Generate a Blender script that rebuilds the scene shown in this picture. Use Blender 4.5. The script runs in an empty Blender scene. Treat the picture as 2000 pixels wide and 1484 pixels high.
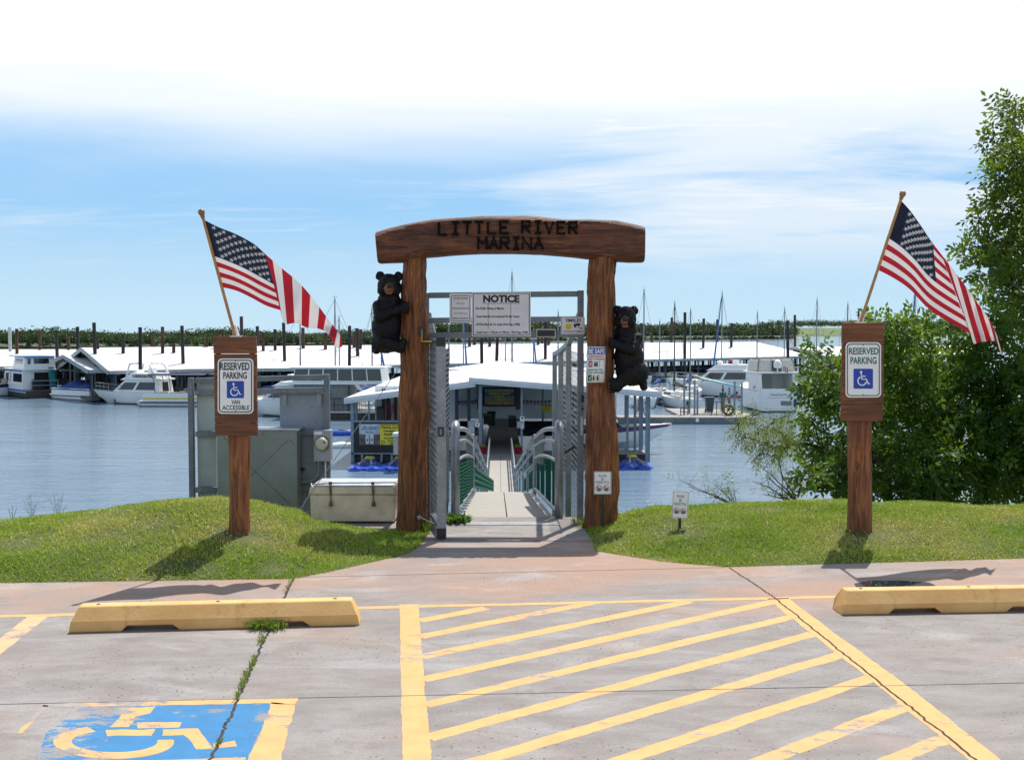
import bpy, bmesh, math, random
import numpy as np
from mathutils import Vector, Matrix, noise, Quaternion
from mathutils.bvhtree import BVHTree
random.seed(7); RNG = np.random.default_rng(7)
SC = bpy.context.scene; COL = SC.collection
# ------------------------------------------------------------------ camera, sky, sun, exposure
F = 2100.0; PITCH = math.atan(94/F); CAMZ = 1.86
cam_d = bpy.data.cameras.new('camera'); cam = bpy.data.objects.new('camera', cam_d); COL.objects.link(cam)
cam.location = (0, 0, CAMZ); cam.rotation_euler = (math.pi/2 - PITCH, 0, 0)
cam_d.sensor_width = 36; cam_d.lens = 36*F/2000; cam_d.clip_start = .05; cam_d.clip_end = 9000
SC.camera = cam
TO_SUN = Vector((.20, .42, 1)).normalized()
SUN_EL = math.asin(TO_SUN.z); SUN_AZ = math.atan2(TO_SUN.x, TO_SUN.y)
sun_d = bpy.data.lights.new('sun', 'SUN'); sun_d.energy = 4.3; sun_d.angle = math.radians(.5); sun_d.color = (1, .96, .9)
sun = bpy.data.objects.new('sun', sun_d); COL.objects.link(sun); sun.location = (0, 0, 30)
sun.rotation_euler = TO_SUN.to_track_quat('Z', 'Y').to_euler()
SC.view_settings.view_transform = 'Standard'; SC.view_settings.look = 'None'
SC.view_settings.exposure = 0.30; SC.view_settings.gamma = 1
SC.cycles.max_bounces = 6; SC.cycles.transparent_max_bounces = 12
SC.cycles.caustics_reflective = False; SC.cycles.caustics_refractive = False

def N(nt, t, **kw):
    n = nt.nodes.new(t)
    for k, v in kw.items():
        if k.startswith('i_'):
            k = k[2:]; n.inputs[int(k) if k.isdigit() else k.replace('_', ' ')].default_value = v
        else: setattr(n, k, v)
    return n
def mth(nt, op, a, b=None, c=None, clamp=False):
    n = nt.nodes.new('ShaderNodeMath'); n.operation = op; n.use_clamp = clamp
    for i, x in enumerate((a, b, c)):
        if x is None: continue
        if isinstance(x, (int, float)): n.inputs[i].default_value = x
        else: nt.links.new(x, n.inputs[i])
    return n.outputs[0]
def mixc(nt, fac, a, b, blend='MIX'):
    n = nt.nodes.new('ShaderNodeMix'); n.data_type = 'RGBA'; n.blend_type = blend
    for s, x in ((n.inputs[0], fac), (n.inputs[6], a), (n.inputs[7], b)):
        if isinstance(x, (int, float)): s.default_value = x
        elif isinstance(x, (tuple, list)): s.default_value = (*x[:3], 1)
        else: nt.links.new(x, s)
    return n.outputs[2]
def smooth(nt, x, a, b, lo=0., hi=1.):
    n = nt.nodes.new('ShaderNodeMapRange'); n.interpolation_type = 'SMOOTHSTEP'
    n.inputs[1].default_value = a; n.inputs[2].default_value = b; n.inputs[3].default_value = lo; n.inputs[4].default_value = hi
    nt.links.new(x, n.inputs[0]); return n.outputs[0]
def nz(nt, vec, scale, detail=4, rough=.55, dist=0.):
    n = N(nt, 'ShaderNodeTexNoise'); n.inputs['Scale'].default_value = scale; n.inputs['Detail'].default_value = detail
    n.inputs['Roughness'].default_value = rough; n.inputs['Distortion'].default_value = dist
    if vec is not None: nt.links.new(vec, n.inputs['Vector'])
    return n.outputs['Fac']
def scl(nt, vec, s, loc=(0, 0, 0), rot=(0, 0, 0)):
    n = N(nt, 'ShaderNodeMapping'); n.inputs['Scale'].default_value = s; n.inputs['Location'].default_value = loc
    n.inputs['Rotation'].default_value = rot; nt.links.new(vec, n.inputs['Vector']); return n.outputs[0]

def make_world():
    w = bpy.data.worlds.new('World'); SC.world = w; w.use_nodes = True; nt = w.node_tree; nt.nodes.clear()
    out = N(nt, 'ShaderNodeOutputWorld'); bg = N(nt, 'ShaderNodeBackground'); nt.links.new(bg.outputs[0], out.inputs[0])
    sky = N(nt, 'ShaderNodeTexSky'); sky.sky_type = 'NISHITA'; sky.sun_disc = False
    sky.sun_elevation = SUN_EL; sky.sun_rotation = SUN_AZ; sky.altitude = 300; sky.air_density = 1.0; sky.dust_density = .6; sky.ozone_density = 1.2
    bg.inputs[1].default_value = .12
    tc = N(nt, 'ShaderNodeTexCoord'); v = tc.outputs['Generated']
    sep = N(nt, 'ShaderNodeSeparateXYZ'); nt.links.new(v, sep.inputs[0]); z = sep.outputs[2]; x = sep.outputs[0]
    # the light blue of the photograph's lower sky
    elev = smooth(nt, z, 0.0, .16)
    low = mixc(nt, elev, (3.9, 5.4, 6.4), (2.05, 4.1, 6.5))
    near = smooth(nt, z, .25, .6)
    ahead = smooth(nt, sep.outputs[1], -.25, .35)
    near = mth(nt, 'MAXIMUM', near, mth(nt, 'MULTIPLY', mth(nt, 'SUBTRACT', 1., ahead), .32))
    base = mixc(nt, near, low, sky.outputs[0])
    # thin cloud streaks laid on a high plane
    den = mth(nt, 'ADD', mth(nt, 'MAXIMUM', z, 0.), .09)
    cx = mth(nt, 'DIVIDE', sep.outputs[0], den); cy = mth(nt, 'DIVIDE', sep.outputs[1], den)
    cmb = N(nt, 'ShaderNodeCombineXYZ'); nt.links.new(cx, cmb.inputs[0]); nt.links.new(cy, cmb.inputs[1])
    a = nz(nt, scl(nt, cmb.outputs[0], (.55, .9, 1), (3.1, 1.7, 0), (0, 0, .25)), 1.0, 7, .55, .5)
    b = nz(nt, scl(nt, cmb.outputs[0], (1.3, 3.6, 1), (9.1, 4.7, 0), (0, 0, .15)), 1.0, 8, .6, .8)
    side = smooth(nt, x, -.25, .25, -.12, .16)
    c1 = smooth(nt, mth(nt, 'ADD', a, side), .44, .70)
    c2 = smooth(nt, b, .5, .8)
    band = mth(nt, 'MULTIPLY', smooth(nt, z, .03, .10), 1.0)
    wisp = mth(nt, 'MULTIPLY', mth(nt, 'ADD', mth(nt, 'MULTIPLY', c1, .8), mth(nt, 'MULTIPLY', c2, .42), clamp=True), band)
    # added white cloud bank above the lower sky; its unseen rear half gives fill
    zz = mth(nt, 'ADD', z, mth(nt, 'MULTIPLY', mth(nt, 'SUBTRACT', a, .5), .10))
    bank = mth(nt, 'MULTIPLY', smooth(nt, zz, .105, .24), smooth(nt, z, .5, .75, 1., 0.))
    bank = mth(nt, 'MULTIPLY', bank, mth(nt, 'ADD', mth(nt, 'MULTIPLY', ahead, .45), .55)); wisp = mth(nt, 'MULTIPLY', wisp, ahead)
    cl = mth(nt, 'MAXIMUM', wisp, bank)
    white = mixc(nt, bank, (5.7, 6.2, 6.7), (7.2, 7.3, 7.5))
    c = mixc(nt, cl, base, white)
    nt.links.new(c, bg.inputs[0])
make_world()

# ------------------------------------------------------------------ picture <-> place
cP, sP = math.cos(PITCH), math.sin(PITCH)
def ray(px, py):
    u = (px-1000)/F; w = -(py-742)/F
    return Vector((u, cP + w*sP, -sP + w*cP))
def at(px, py, d):
    r = ray(px, py); k = d/r.y; return Vector((r.x*k, d, CAMZ + r.z*k))
def gp(px, py, z=0.):
    r = ray(px, py); k = (z-CAMZ)/r.z; return Vector((r.x*k, r.y*k, z))
def zof(py, d): return at(1000, py, d).z
def xof(px, d): return (px-1000)/F*d*1.0/1.0 if False else at(px, 742, d).x

# ------------------------------------------------------------------ mesh builder
def rootloc(o):
    L = Vector((0, 0, 0))
    while o is not None: L = L + o.location; o = o.parent
    return L
def lerp(a, b, t): return a + (b-a)*t
class MB:
    def __init__(s): s.v = []; s.f = []; s.m = []
    def face(s, pts, m=0):
        n = len(s.v); s.v += [tuple(p) for p in pts]; s.f.append(tuple(range(n, n+len(pts)))); s.m.append(m)
    def box(s, c, d, m=0, rz=0.):
        cx, cy, cz = c; hx, hy, hz = d[0]/2, d[1]/2, d[2]/2; n = len(s.v); co, si = math.cos(rz), math.sin(rz)
        for dz in (-hz, hz):
            for dx, dy in ((-hx, -hy), (hx, -hy), (hx, hy), (-hx, hy)):
                s.v.append((cx+dx*co-dy*si, cy+dx*si+dy*co, cz+dz))
        for q in ((3, 2, 1, 0), (4, 5, 6, 7), (0, 1, 5, 4), (1, 2, 6, 5), (2, 3, 7, 6), (3, 0, 4, 7)):
            s.f.append(tuple(n+i for i in q)); s.m.append(m)
    def bb(s, a, b, m=0):
        s.box(((a[0]+b[0])/2, (a[1]+b[1])/2, (a[2]+b[2])/2), (abs(b[0]-a[0]), abs(b[1]-a[1]), abs(b[2]-a[2])), m)
    def hexa(s, p, m=0):
        n = len(s.v); s.v += [tuple(q) for q in p]
        for q in ((3, 2, 1, 0), (4, 5, 6, 7), (0, 1, 5, 4), (1, 2, 6, 5), (2, 3, 7, 6), (3, 0, 4, 7)):
            s.f.append(tuple(n+i for i in q)); s.m.append(m)
    def bar(s, a, b, w, h, m=0):
        a = Vector(a); b = Vector(b); t = (b-a).normalized()
        up = Vector((0, 0, 1)) if abs(t.z) < .95 else Vector((0, 1, 0))
        sx = t.cross(up).normalized()*w/2; sz = sx.cross(t).normalized()*h/2
        s.hexa([a-sx-sz, a+sx-sz, b+sx-sz, b-sx-sz, a-sx+sz, a+sx+sz, b+sx+sz, b-sx+sz], m)
    def tube(s, pts, r, n=8, m=0, cap=True):
        pts = [Vector(p) for p in pts]; k = len(pts); rs = r if isinstance(r, (list, tuple)) else [r]*k
        t0 = (pts[1]-pts[0]).normalized(); up = Vector((0, 0, 1)) if abs(t0.z) < .9 else Vector((1, 0, 0))
        nx = t0.cross(up).normalized(); base = len(s.v); tp = t0
        for i in range(k):
            t = (pts[min(i+1, k-1)]-pts[max(i-1, 0)])
            t = t.normalized() if t.length > 1e-9 else tp
            if i: nx = (tp.rotation_difference(t) @ nx)
            nx = (nx - t*nx.dot(t)).normalized(); ny = t.cross(nx); tp = t
            for j in range(n):
                a = 2*math.pi*j/n; s.v.append(tuple(pts[i]+(nx*math.cos(a)+ny*math.sin(a))*rs[i]))
        for i in range(k-1):
            for j in range(n):
                a = base+i*n+j; b = base+i*n+(j+1) % n
                s.f.append((a, b, b+n, a+n)); s.m.append(m)
        if cap:
            s.f.append(tuple(base+j for j in reversed(range(n)))); s.m.append(m)
            s.f.append(tuple(base+(k-1)*n+j for j in range(n))); s.m.append(m)
    def prism(s, poly, vec, m=0, ms=None, mb_=None):
        n = len(s.v); k = len(poly); vec = Vector(vec); ms = m if ms is None else ms
        s.v += [tuple(p) for p in poly] + [tuple(Vector(p)+vec) for p in poly]
        s.f.append(tuple(range(n, n+k))); s.m.append(m); s.f.append(tuple(reversed(range(n+k, n+2*k)))); s.m.append(m if mb_ is None else mb_)
        for i in range(k):
            j = (i+1) % k; s.f.append((n+j, n+i, n+k+i, n+k+j)); s.m.append(ms)
    def lathe(s, c, prof, n=20, m=0, axis='z'):
        base = len(s.v)
        for r, z in prof:
            for j in range(n):
                a = 2*math.pi*j/n; p = (r*math.cos(a), r*math.sin(a), z)
                if axis == 'y': p = (p[0], -p[2], p[1])
                if axis == 'x': p = (p[2], p[0], p[1])
                s.v.append((c[0]+p[0], c[1]+p[1], c[2]+p[2]))
        for i in range(len(prof)-1):
            for j in range(n):
                a = base+i*n+j; b = base+i*n+(j+1) % n; s.f.append((a, b, b+n, a+n)); s.m.append(m)
        s.f.append(tuple(base+j for j in reversed(range(n)))); s.m.append(m)
        s.f.append(tuple(base+(len(prof)-1)*n+j for j in range(n))); s.m.append(m)
    def ell(s, c, r, n=10, m=0):
        prof = [(max(1e-3, math.sin(math.pi*i/n)), -math.cos(math.pi*i/n)) for i in range(n+1)]
        t = MB(); t.lathe((0, 0, 0), prof, 2*n, m); base = len(s.v)
        s.v += [(c[0]+p[0]*r[0], c[1]+p[1]*r[1], c[2]+p[2]*r[2]) for p in t.v]
        s.f += [tuple(base+i for i in f) for f in t.f]; s.m += t.m
    def grid(s, P, m=0):
        h = len(P); w = len(P[0]); base = len(s.v)
        for row in P: s.v += [tuple(p) for p in row]
        for i in range(h-1):
            for j in range(w-1):
                a = base+i*w+j; s.f.append((a, a+1, a+w+1, a+w)); s.m.append(m(i, j) if callable(m) else m)
    def build(s, name, mats, parent=None, smooth=False, bevel=0., seg=2, sm_ang=None, solid=0., weld=0.):
        L = rootloc(parent); me = bpy.data.meshes.new(name)
        v = [(p[0]-L.x, p[1]-L.y, p[2]-L.z) for p in s.v] if parent is not None else s.v
        me.from_pydata(v, [], s.f)
        mats = mats if isinstance(mats, (list, tuple)) else [mats]
        for x in mats: me.materials.append(x)
        if len(mats) > 1: me.polygons.foreach_set('material_index', s.m)
        if weld or smooth:
            bm = bmesh.new(); bm.from_mesh(me); bmesh.ops.remove_doubles(bm, verts=bm.verts, dist=weld or 1e-5); 
            bmesh.ops.recalc_face_normals(bm, faces=bm.faces); bm.to_mesh(me); bm.free()
        else:
            bm = bmesh.new(); bm.from_mesh(me); bmesh.ops.recalc_face_normals(bm, faces=bm.faces); bm.to_mesh(me); bm.free()
        if smooth: me.polygons.foreach_set('use_smooth', [True]*len(me.polygons))
        if sm_ang is not None: me.set_sharp_from_angle(angle=math.radians(sm_ang))
        o = bpy.data.objects.new(name, me); COL.objects.link(o)
        if parent is not None: o.parent = parent
        if solid: md = o.modifiers.new('solid', 'SOLIDIFY'); md.thickness = solid; md.offset = 0
        if bevel:
            md = o.modifiers.new('bevel', 'BEVEL'); md.width = bevel; md.segments = seg; md.limit_method = 'ANGLE'; md.angle_limit = math.radians(40)
        return o
def tag(o, label=None, cat=None, group=None, kind=None):
    if label: o['label'] = label
    if cat: o['category'] = cat
    if group: o['group'] = group
    if kind: o['kind'] = kind
    return o
def thing(name, label, cat, loc=(0, 0, 0), group=None):
    o = bpy.data.objects.new(name, None); COL.objects.link(o); o.location = loc; o.empty_display_size = .2
    return tag(o, label, cat, group)
def dup(o, loc=None, rz=None, label=None, parent=None):
    c = o.copy(); COL.objects.link(c)
    if parent is not None: c.parent = parent
    if loc is not None: c.location = loc
    if rz is not None: c.rotation_euler.z = rz
    if label: c['label'] = label
    for ch in o.children: dup(ch, parent=c)
    return c
def npmesh(name, V, faces_per, nv, mats, matidx=None, parent=None, attr=None, smooth=False):
    """V (n*nv,3): n identical pieces of nv verts, faces_per: list of index tuples in one piece"""
    n = len(V)//nv; me = bpy.data.meshes.new(name)
    L = rootloc(parent); V = V - np.array(L)
    me.vertices.add(len(V)); me.vertices.foreach_set('co', V.astype(np.float32).ravel())
    lens = [len(f) for f in faces_per]; flat = np.concatenate([np.array(f) for f in faces_per]); per = len(flat)
    loops = (np.arange(n)[:, None]*nv + flat[None, :]).ravel()
    starts1 = np.concatenate([[0], np.cumsum(lens)[:-1]]); starts = (np.arange(n)[:, None]*per + starts1[None, :]).ravel()
    me.loops.add(len(loops)); me.loops.foreach_set('vertex_index', loops.astype(np.int32))
    me.polygons.add(len(starts)); me.polygons.foreach_set('loop_start', starts.astype(np.int32))
    for x in (mats if isinstance(mats, (list, tuple)) else [mats]): me.materials.append(x)
    if matidx is not None: me.polygons.foreach_set('material_index', np.repeat(matidx, len(lens)).astype(np.int32))
    if smooth: me.polygons.foreach_set('use_smooth', np.ones(len(starts), dtype=bool))
    if attr is not None:
        a = me.attributes.new('tint', 'FLOAT', 'POINT'); a.data.foreach_set('value', np.repeat(attr, nv).astype(np.float32))
    me.update(calc_edges=True); me.validate()
    o = bpy.data.objects.new(name, me); COL.objects.link(o)
    if parent is not None: o.parent = parent
    return o

# ------------------------------------------------------------------ materials
MATS = {}
def new_mat(name):
    m = bpy.data.materials.new(name); m.use_nodes = True; nt = m.node_tree; nt.nodes.clear()
    out = N(nt, 'ShaderNodeOutputMaterial'); p = N(nt, 'ShaderNodeBsdfPrincipled'); nt.links.new(p.outputs[0], out.inputs[0])
    return m, nt, p, out
def bump(nt, p, h, strength=.3, dist=.01):
    b = N(nt, 'ShaderNodeBump'); b.inputs['Strength'].default_value = strength; b.inputs['Distance'].default_value = dist
    nt.links.new(h, b.inputs['Height']); nt.links.new(b.outputs[0], p.inputs['Normal']); return b
def mat(name, col, rough=.55, metal=0., var=.12, scale=6., bmp=0., bscale=40., stretch=(1, 1, 1), col2=None, spec=.5, dirt=0., dirtcol=(.1, .08, .06), dscale=3.):
    if name in MATS: return MATS[name]
    m, nt, p, out = new_mat(name); tc = N(nt, 'ShaderNodeTexCoord'); v = scl(nt, tc.outputs['Object'], stretch)
    f = nz(nt, v, scale, 5, .6)
    c2 = col2 or tuple(max(0, x*(1-2.2*var)) for x in col); c1 = col if col2 else tuple(min(1, x*(1+var*.8)) for x in col)
    c = mixc(nt, smooth(nt, f, .3, .7), c2, c1)
    if dirt:
        g = nz(nt, scl(nt, v, (1, 1, 1), (5, 3, 1)), dscale, 8, .7); c = mixc(nt, smooth(nt, g, .62-dirt*.25, .72, 0, min(1, dirt*2)), c, dirtcol)
    nt.links.new(c, p.inputs['Base Color'])
    r = mth(nt, 'ADD', mth(nt, 'MULTIPLY', f, .2), rough-.1, clamp=True); nt.links.new(r, p.inputs['Roughness'])
    p.inputs['Metallic'].default_value = metal; p.inputs['Specular IOR Level'].default_value = spec
    if bmp: bump(nt, p, nz(nt, v, bscale, 4, .6), bmp, .01)
    MATS[name] = m; return m
def wood(name, c_dark, c_mid, c_light, axis='z', scale=1., bmp=.6, fleck=.0, rough=.6):
    m, nt, p, out = new_mat(name); tc = N(nt, 'ShaderNodeTexCoord')
    st = {'z': (9*scale, 9*scale, .8*scale), 'x': (.8*scale, 9*scale, 9*scale)}[axis]
    v = scl(nt, tc.outputs['Object'], st)
    a = nz(nt, v, 2.2, 6, .65, 1.2); b = nz(nt, v, 9., 4, .6, .4); big = nz(nt, tc.outputs['Object'], 2.5, 3, .5)
    c = mixc(nt, smooth(nt, a, .38, .62), c_dark, c_mid); c = mixc(nt, smooth(nt, b, .48, .75, 0, .8), c, c_light)
    c = mixc(nt, smooth(nt, big, .35, .65, 0, .45), c, c_dark)
    if fleck:
        g = nz(nt, scl(nt, tc.outputs['Object'], (st[0]*1.6, st[1]*1.6, st[2]*2.2), (3, 7, 2)), 3.0, 6, .7)
        c = mixc(nt, smooth(nt, g, .70, .76, 0, fleck), c, (.55, .45, .38))
    nt.links.new(c, p.inputs['Base Color']); p.inputs['Roughness'].default_value = rough
    h = mth(nt, 'ADD', mth(nt, 'MULTIPLY', a, .7), mth(nt, 'MULTIPLY', b, .35)); bump(nt, p, h, bmp, .02)
    MATS[name] = m; return m
def galv(name, col=(.36, .39, .42), rough=.45, metal=.55):
    m, nt, p, out = new_mat(name); tc = N(nt, 'ShaderNodeTexCoord')
    vo = N(nt, 'ShaderNodeTexVoronoi'); vo.inputs['Scale'].default_value = 70; nt.links.new(tc.outputs['Object'], vo.inputs['Vector'])
    f = mth(nt, 'ADD', mth(nt, 'MULTIPLY', vo.outputs['Color'], .22), mth(nt, 'MULTIPLY', nz(nt, tc.outputs['Object'], 5, 5), .75))
    c = mixc(nt, smooth(nt, f, .3, .85), tuple(x*.65 for x in col), tuple(min(1, x*1.2) for x in col))
    nt.links.new(c, p.inputs['Base Color']); p.inputs['Metallic'].default_value = metal
    nt.links.new(mth(nt, 'ADD', mth(nt, 'MULTIPLY', f, .25), rough-.12), p.inputs['Roughness'])
    MATS[name] = m; return m
def leafmat(name, c1, c2, c3, trans=.35):
    m = bpy.data.materials.new(name); m.use_nodes = True; nt = m.node_tree; nt.nodes.clear()
    out = N(nt, 'ShaderNodeOutputMaterial'); at_ = N(nt, 'ShaderNodeAttribute'); at_.attribute_name = 'tint'; f = at_.outputs['Fac']
    c = mixc(nt, smooth(nt, f, 0, .5), c1, c2); c = mixc(nt, smooth(nt, f, .5, 1.), c, c3)
    p = N(nt, 'ShaderNodeBsdfPrincipled'); nt.links.new(c, p.inputs['Base Color']); p.inputs['Roughness'].default_value = .5
    p.inputs['Specular IOR Level'].default_value = .3
    t = N(nt, 'ShaderNodeBsdfTranslucent'); nt.links.new(mixc(nt, .5, c, (.35, .5, .03), 'MIX'), t.inputs[0])
    mx = N(nt, 'ShaderNodeMixShader'); mx.inputs[0].default_value = trans
    nt.links.new(p.outputs[0], mx.inputs[1]); nt.links.new(t.outputs[0], mx.inputs[2]); nt.links.new(mx.outputs[0], out.inputs[0])
    MATS[name] = m; return m

CEDAR = wood('cedar_bark', (.09, .027, .007), (.32, .112, .026), (.5, .22, .065), 'z', 1., .9, .35)
BEAMW = wood('cedar_beam', (.045, .013, .005), (.20, .062, .016), (.32, .12, .038), 'x', 1., 1., .45)
POSTW = wood('post_timber', (.09, .028, .01), (.32, .105, .028), (.46, .18, .06), 'z', 1.2, .5, .12)
BOARDW = wood('stained_board', (.10, .033, .011), (.235, .08, .023), (.30, .11, .036), 'x', .8, .25)
POLEW = wood('varnished_pole', (.35, .17, .05), (.5, .27, .09), (.6, .36, .14), 'z', 2, .1, 0, .35)
GALV = galv('galvanised_steel'); GALVL = galv('galvanised_tube', (.29, .315, .34), .36, .5); GALVD = galv('galvanised_frame', (.21, .235, .27), .5, .4)
SIGNW = mat('sign_white', (.87, .87, .85), .35, var=.03, dirt=.12, dirtcol=(.5, .45, .38), dscale=5)
SIGNG = mat('sign_grey', (.72, .72, .73), .4, var=.05, dirt=.15, dirtcol=(.4, .36, .34), dscale=6)
INK = mat('sign_black', (.012, .013, .015), .5, var=.1)
INKGR = mat('sign_dark_green', (.012, .035, .035), .5, var=.1)
INKG = mat('sign_green', (.0, .16, .10), .5, var=.1)
INKB = mat('sign_blue', (.01, .06, .42), .4, var=.08)
INKR = mat('sign_red', (.45, .02, .03), .45, var=.08)
YEL = mat('sign_yellow', (.75, .62, .04), .45, var=.06)
BLK = mat('black_plastic', (.012, .012, .013), .4, var=.2)
DARK = mat('dark_steel', (.03, .033, .037), .5, var=.2)
WHT = mat('white_gelcoat', (.84, .83, .80), .3, var=.02, dirt=.06, dirtcol=(.5, .47, .4))
CREAM = mat('cream_canvas', (.68, .63, .52), .7, var=.06, bmp=.2, bscale=9)
ROOFW = None
GLASS = mat('tinted_window', (.018, .022, .028), .08, var=.3, spec=.9)
STEELP = mat('painted_steel_grey', (.33, .36, .39), .5, .1, var=.06, dirt=.12, dirtcol=(.16, .14, .12), dscale=7, bmp=.03)
def roof_mat():
    m, nt, p, out = new_mat('white_roof_sheet'); g = N(nt, 'ShaderNodeNewGeometry'); tc = N(nt, 'ShaderNodeTexCoord')
    uv = tc.outputs['UV']; w = N(nt, 'ShaderNodeTexWave'); w.inputs['Scale'].default_value = 1.6; nt.links.new(uv, w.inputs['Vector'])
    f = nz(nt, tc.outputs['Object'], .5, 5)
    c = mixc(nt, smooth(nt, f, .3, .7), (.68, .69, .70), (.78, .78, .78)); c = mixc(nt, smooth(nt, w.outputs['Fac'], .0, .14, .45, 0.), c, (.5, .52, .55))
    nt.links.new(c, p.inputs['Base Color']); p.inputs['Roughness'].default_value = .4
    bump(nt, p, w.outputs['Fac'], .25, .03); MATS['white_roof_sheet'] = m; return m
ROOFW = roof_mat()
def rib_mat(name, c0, axis='x', period=.2, depth=.3):
    m, nt, p, out = new_mat(name); tc = N(nt, 'ShaderNodeTexCoord'); s = N(nt, 'ShaderNodeSeparateXYZ'); nt.links.new(tc.outputs['Object'], s.inputs[0])
    k = mth(nt, 'FRACT', mth(nt, 'DIVIDE', s.outputs['xyz'.index(axis)], period)); e = smooth(nt, mth(nt, 'ABSOLUTE', mth(nt, 'SUBTRACT', k, .5)), .38, .48)
    f = nz(nt, tc.outputs['Object'], 1.2, 5); c = mixc(nt, smooth(nt, f, .3, .7), tuple(x*.86 for x in c0), c0); c = mixc(nt, mth(nt, 'MULTIPLY', e, .35), c, tuple(x*.5 for x in c0))
    nt.links.new(c, p.inputs['Base Color']); p.inputs['Roughness'].default_value = .45; bump(nt, p, e, depth, .02); MATS[name] = m; return m
SIDING = rib_mat('ribbed_siding', (.66, .66, .67))

# ------------------------------------------------------------------ lettering and flat marks
_dg = bpy.context.evaluated_depsgraph_get
def text_poly(s, bold=0.):
    cu = bpy.data.curves.new('t', 'FONT'); cu.body = s; cu.resolution_u = 3; cu.offset = bold; cu.fill_mode = 'FRONT'
    o = bpy.data.objects.new('t', cu); COL.objects.link(o); bpy.context.view_layer.update()
    me = bpy.data.meshes.new_from_object(o.evaluated_get(_dg()))
    V = [tuple(v.co) for v in me.vertices]; Fc = [tuple(p.vertices) for p in me.polygons]
    bpy.data.objects.remove(o); bpy.data.curves.remove(cu); bpy.data.meshes.remove(me); return V, Fc
def add_text(mb, s, P, x0, x1, y0, y1, bold=.01, m=0):
    """lettering fitted to a box; P maps (x, y) of that box to a point in the place"""
    V, Fc = text_poly(s, bold)
    if not V: return
    ax = min(v[0] for v in V); bx = max(v[0] for v in V); ay = min(v[1] for v in V); by = max(v[1] for v in V); n = len(mb.v)
    for v in V: mb.v.append(tuple(P(x0+(v[0]-ax)/(bx-ax)*(x1-x0), y1+(v[1]-ay)/(by-ay)*(y0-y1))))
    for f in Fc: mb.f.append(tuple(n+i for i in f)); mb.m.append(m)
def rrect(x0, x1, y0, y1, r, n=5):
    out = []
    for cx, cy, a0 in ((x1-r, y0+r, -90), (x1-r, y1-r, 0), (x0+r, y1-r, 90), (x0+r, y0+r, 180)):
        for i in range(n+1):
            a = math.radians(a0+90*i/n); out.append((cx+r*math.cos(a), cy+r*math.sin(a)))
    return out
def add_poly(mb, poly, P, m=0): mb.face([P(*q) for q in poly], m)
def add_ring(mb, outer, inner, P, m=0):
    n = len(outer)
    for i in range(n):
        j = (i+1) % n; mb.face([P(*outer[i]), P(*outer[j]), P(*inner[j]), P(*inner[i])], m)
def stroke(mb, pts, w, P, m=0, closed=False):
    pts = [Vector(p) for p in pts]; k = len(pts); L = []; R = []
    for i in range(k):
        a = pts[(i-1) % k] if (i or closed) else pts[i]; b = pts[(i+1) % k] if (i < k-1 or closed) else pts[i]
        t = (b-a).normalized(); nn = Vector((-t.y, t.x))*w/2; L.append(pts[i]+nn); R.append(pts[i]-nn)
    for i in range(k if closed else k-1):
        j = (i+1) % k; mb.face([P(*L[i]), P(*L[j]), P(*R[j]), P(*R[i])], m)
def disc(cx, cy, rx, ry=None, n=20): ry = ry or rx; return [(cx+rx*math.cos(2*math.pi*i/n), cy+ry*math.sin(2*math.pi*i/n)) for i in range(n)]
def wheelchair(mb, x0, y0, s, P, m=0):
    """the wheelchair symbol in a box of side s"""
    q = lambda pts: [(x0+a*s, y0+b*s) for a, b in pts]
    add_poly(mb, disc(x0+.36*s, y0+.14*s, .075*s), P, m)
    stroke(mb, q([(.37, .2), (.41, .55), (.66, .55), (.80, .84), (.88, .80)]), .075*s, P, m)
    stroke(mb, q([(.39, .38), (.62, .38)]), .065*s, P, m)
    stroke(mb, [(x0+s*(.42+.245*math.cos(math.radians(a))), y0+s*(.66+.245*math.sin(math.radians(a)))) for a in range(10, 262, 12)], .07*s, P, m)
def flatP(d, off=0.): return lambda x, y: at(x, y, d-off)

def remesh(name, build, voxel, mats, parent=None, smooth_it=3, disp=0., dscale=.04, face_mat=None):
    mb = MB(); build(mb); L = rootloc(parent)
    me = bpy.data.meshes.new('tmp'); me.from_pydata(mb.v, [], mb.f); o = bpy.data.objects.new('tmp', me); COL.objects.link(o)
    r = o.modifiers.new('r', 'REMESH'); r.mode = 'VOXEL'; r.voxel_size = voxel
    if smooth_it: s = o.modifiers.new('s', 'SMOOTH'); s.iterations = smooth_it; s.factor = .5
    bpy.context.view_layer.update(); m2 = bpy.data.meshes.new_from_object(o.evaluated_get(_dg())); bpy.data.objects.remove(o); bpy.data.meshes.remove(me)
    m2.name = name
    if disp:
        nr = [v.normal.copy() for v in m2.vertices]
        for v, n_ in zip(m2.vertices, nr):
            p = v.co; q = Vector((p.x/dscale, p.y/dscale, p.z/(dscale*2.4)))
            v.co = p + n_*disp*(noise.noise(q)+.5*noise.noise(q*2.3))
    for x in mats: m2.materials.append(x)
    if face_mat:
        for p in m2.polygons: p.material_index = face_mat(p.center, p.normal)
    for v in m2.vertices: v.co -= L
    m2.polygons.foreach_set('use_smooth', [True]*len(m2.polygons))
    o = bpy.data.objects.new(name, m2); COL.objects.link(o)
    if parent is not None: o.parent = parent
    return o
def caps(mb, a, b, ra, rb, k=None):
    a = Vector(a); b = Vector(b); L = (b-a).length; k = k or max(3, int(L/(min(ra, rb)*.45))+1)
    for i in range(k+1):
        t = i/k; r = ra+(rb-ra)*t; mb.ell(a.lerp(b, t), (r, r, r), 7)
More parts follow.
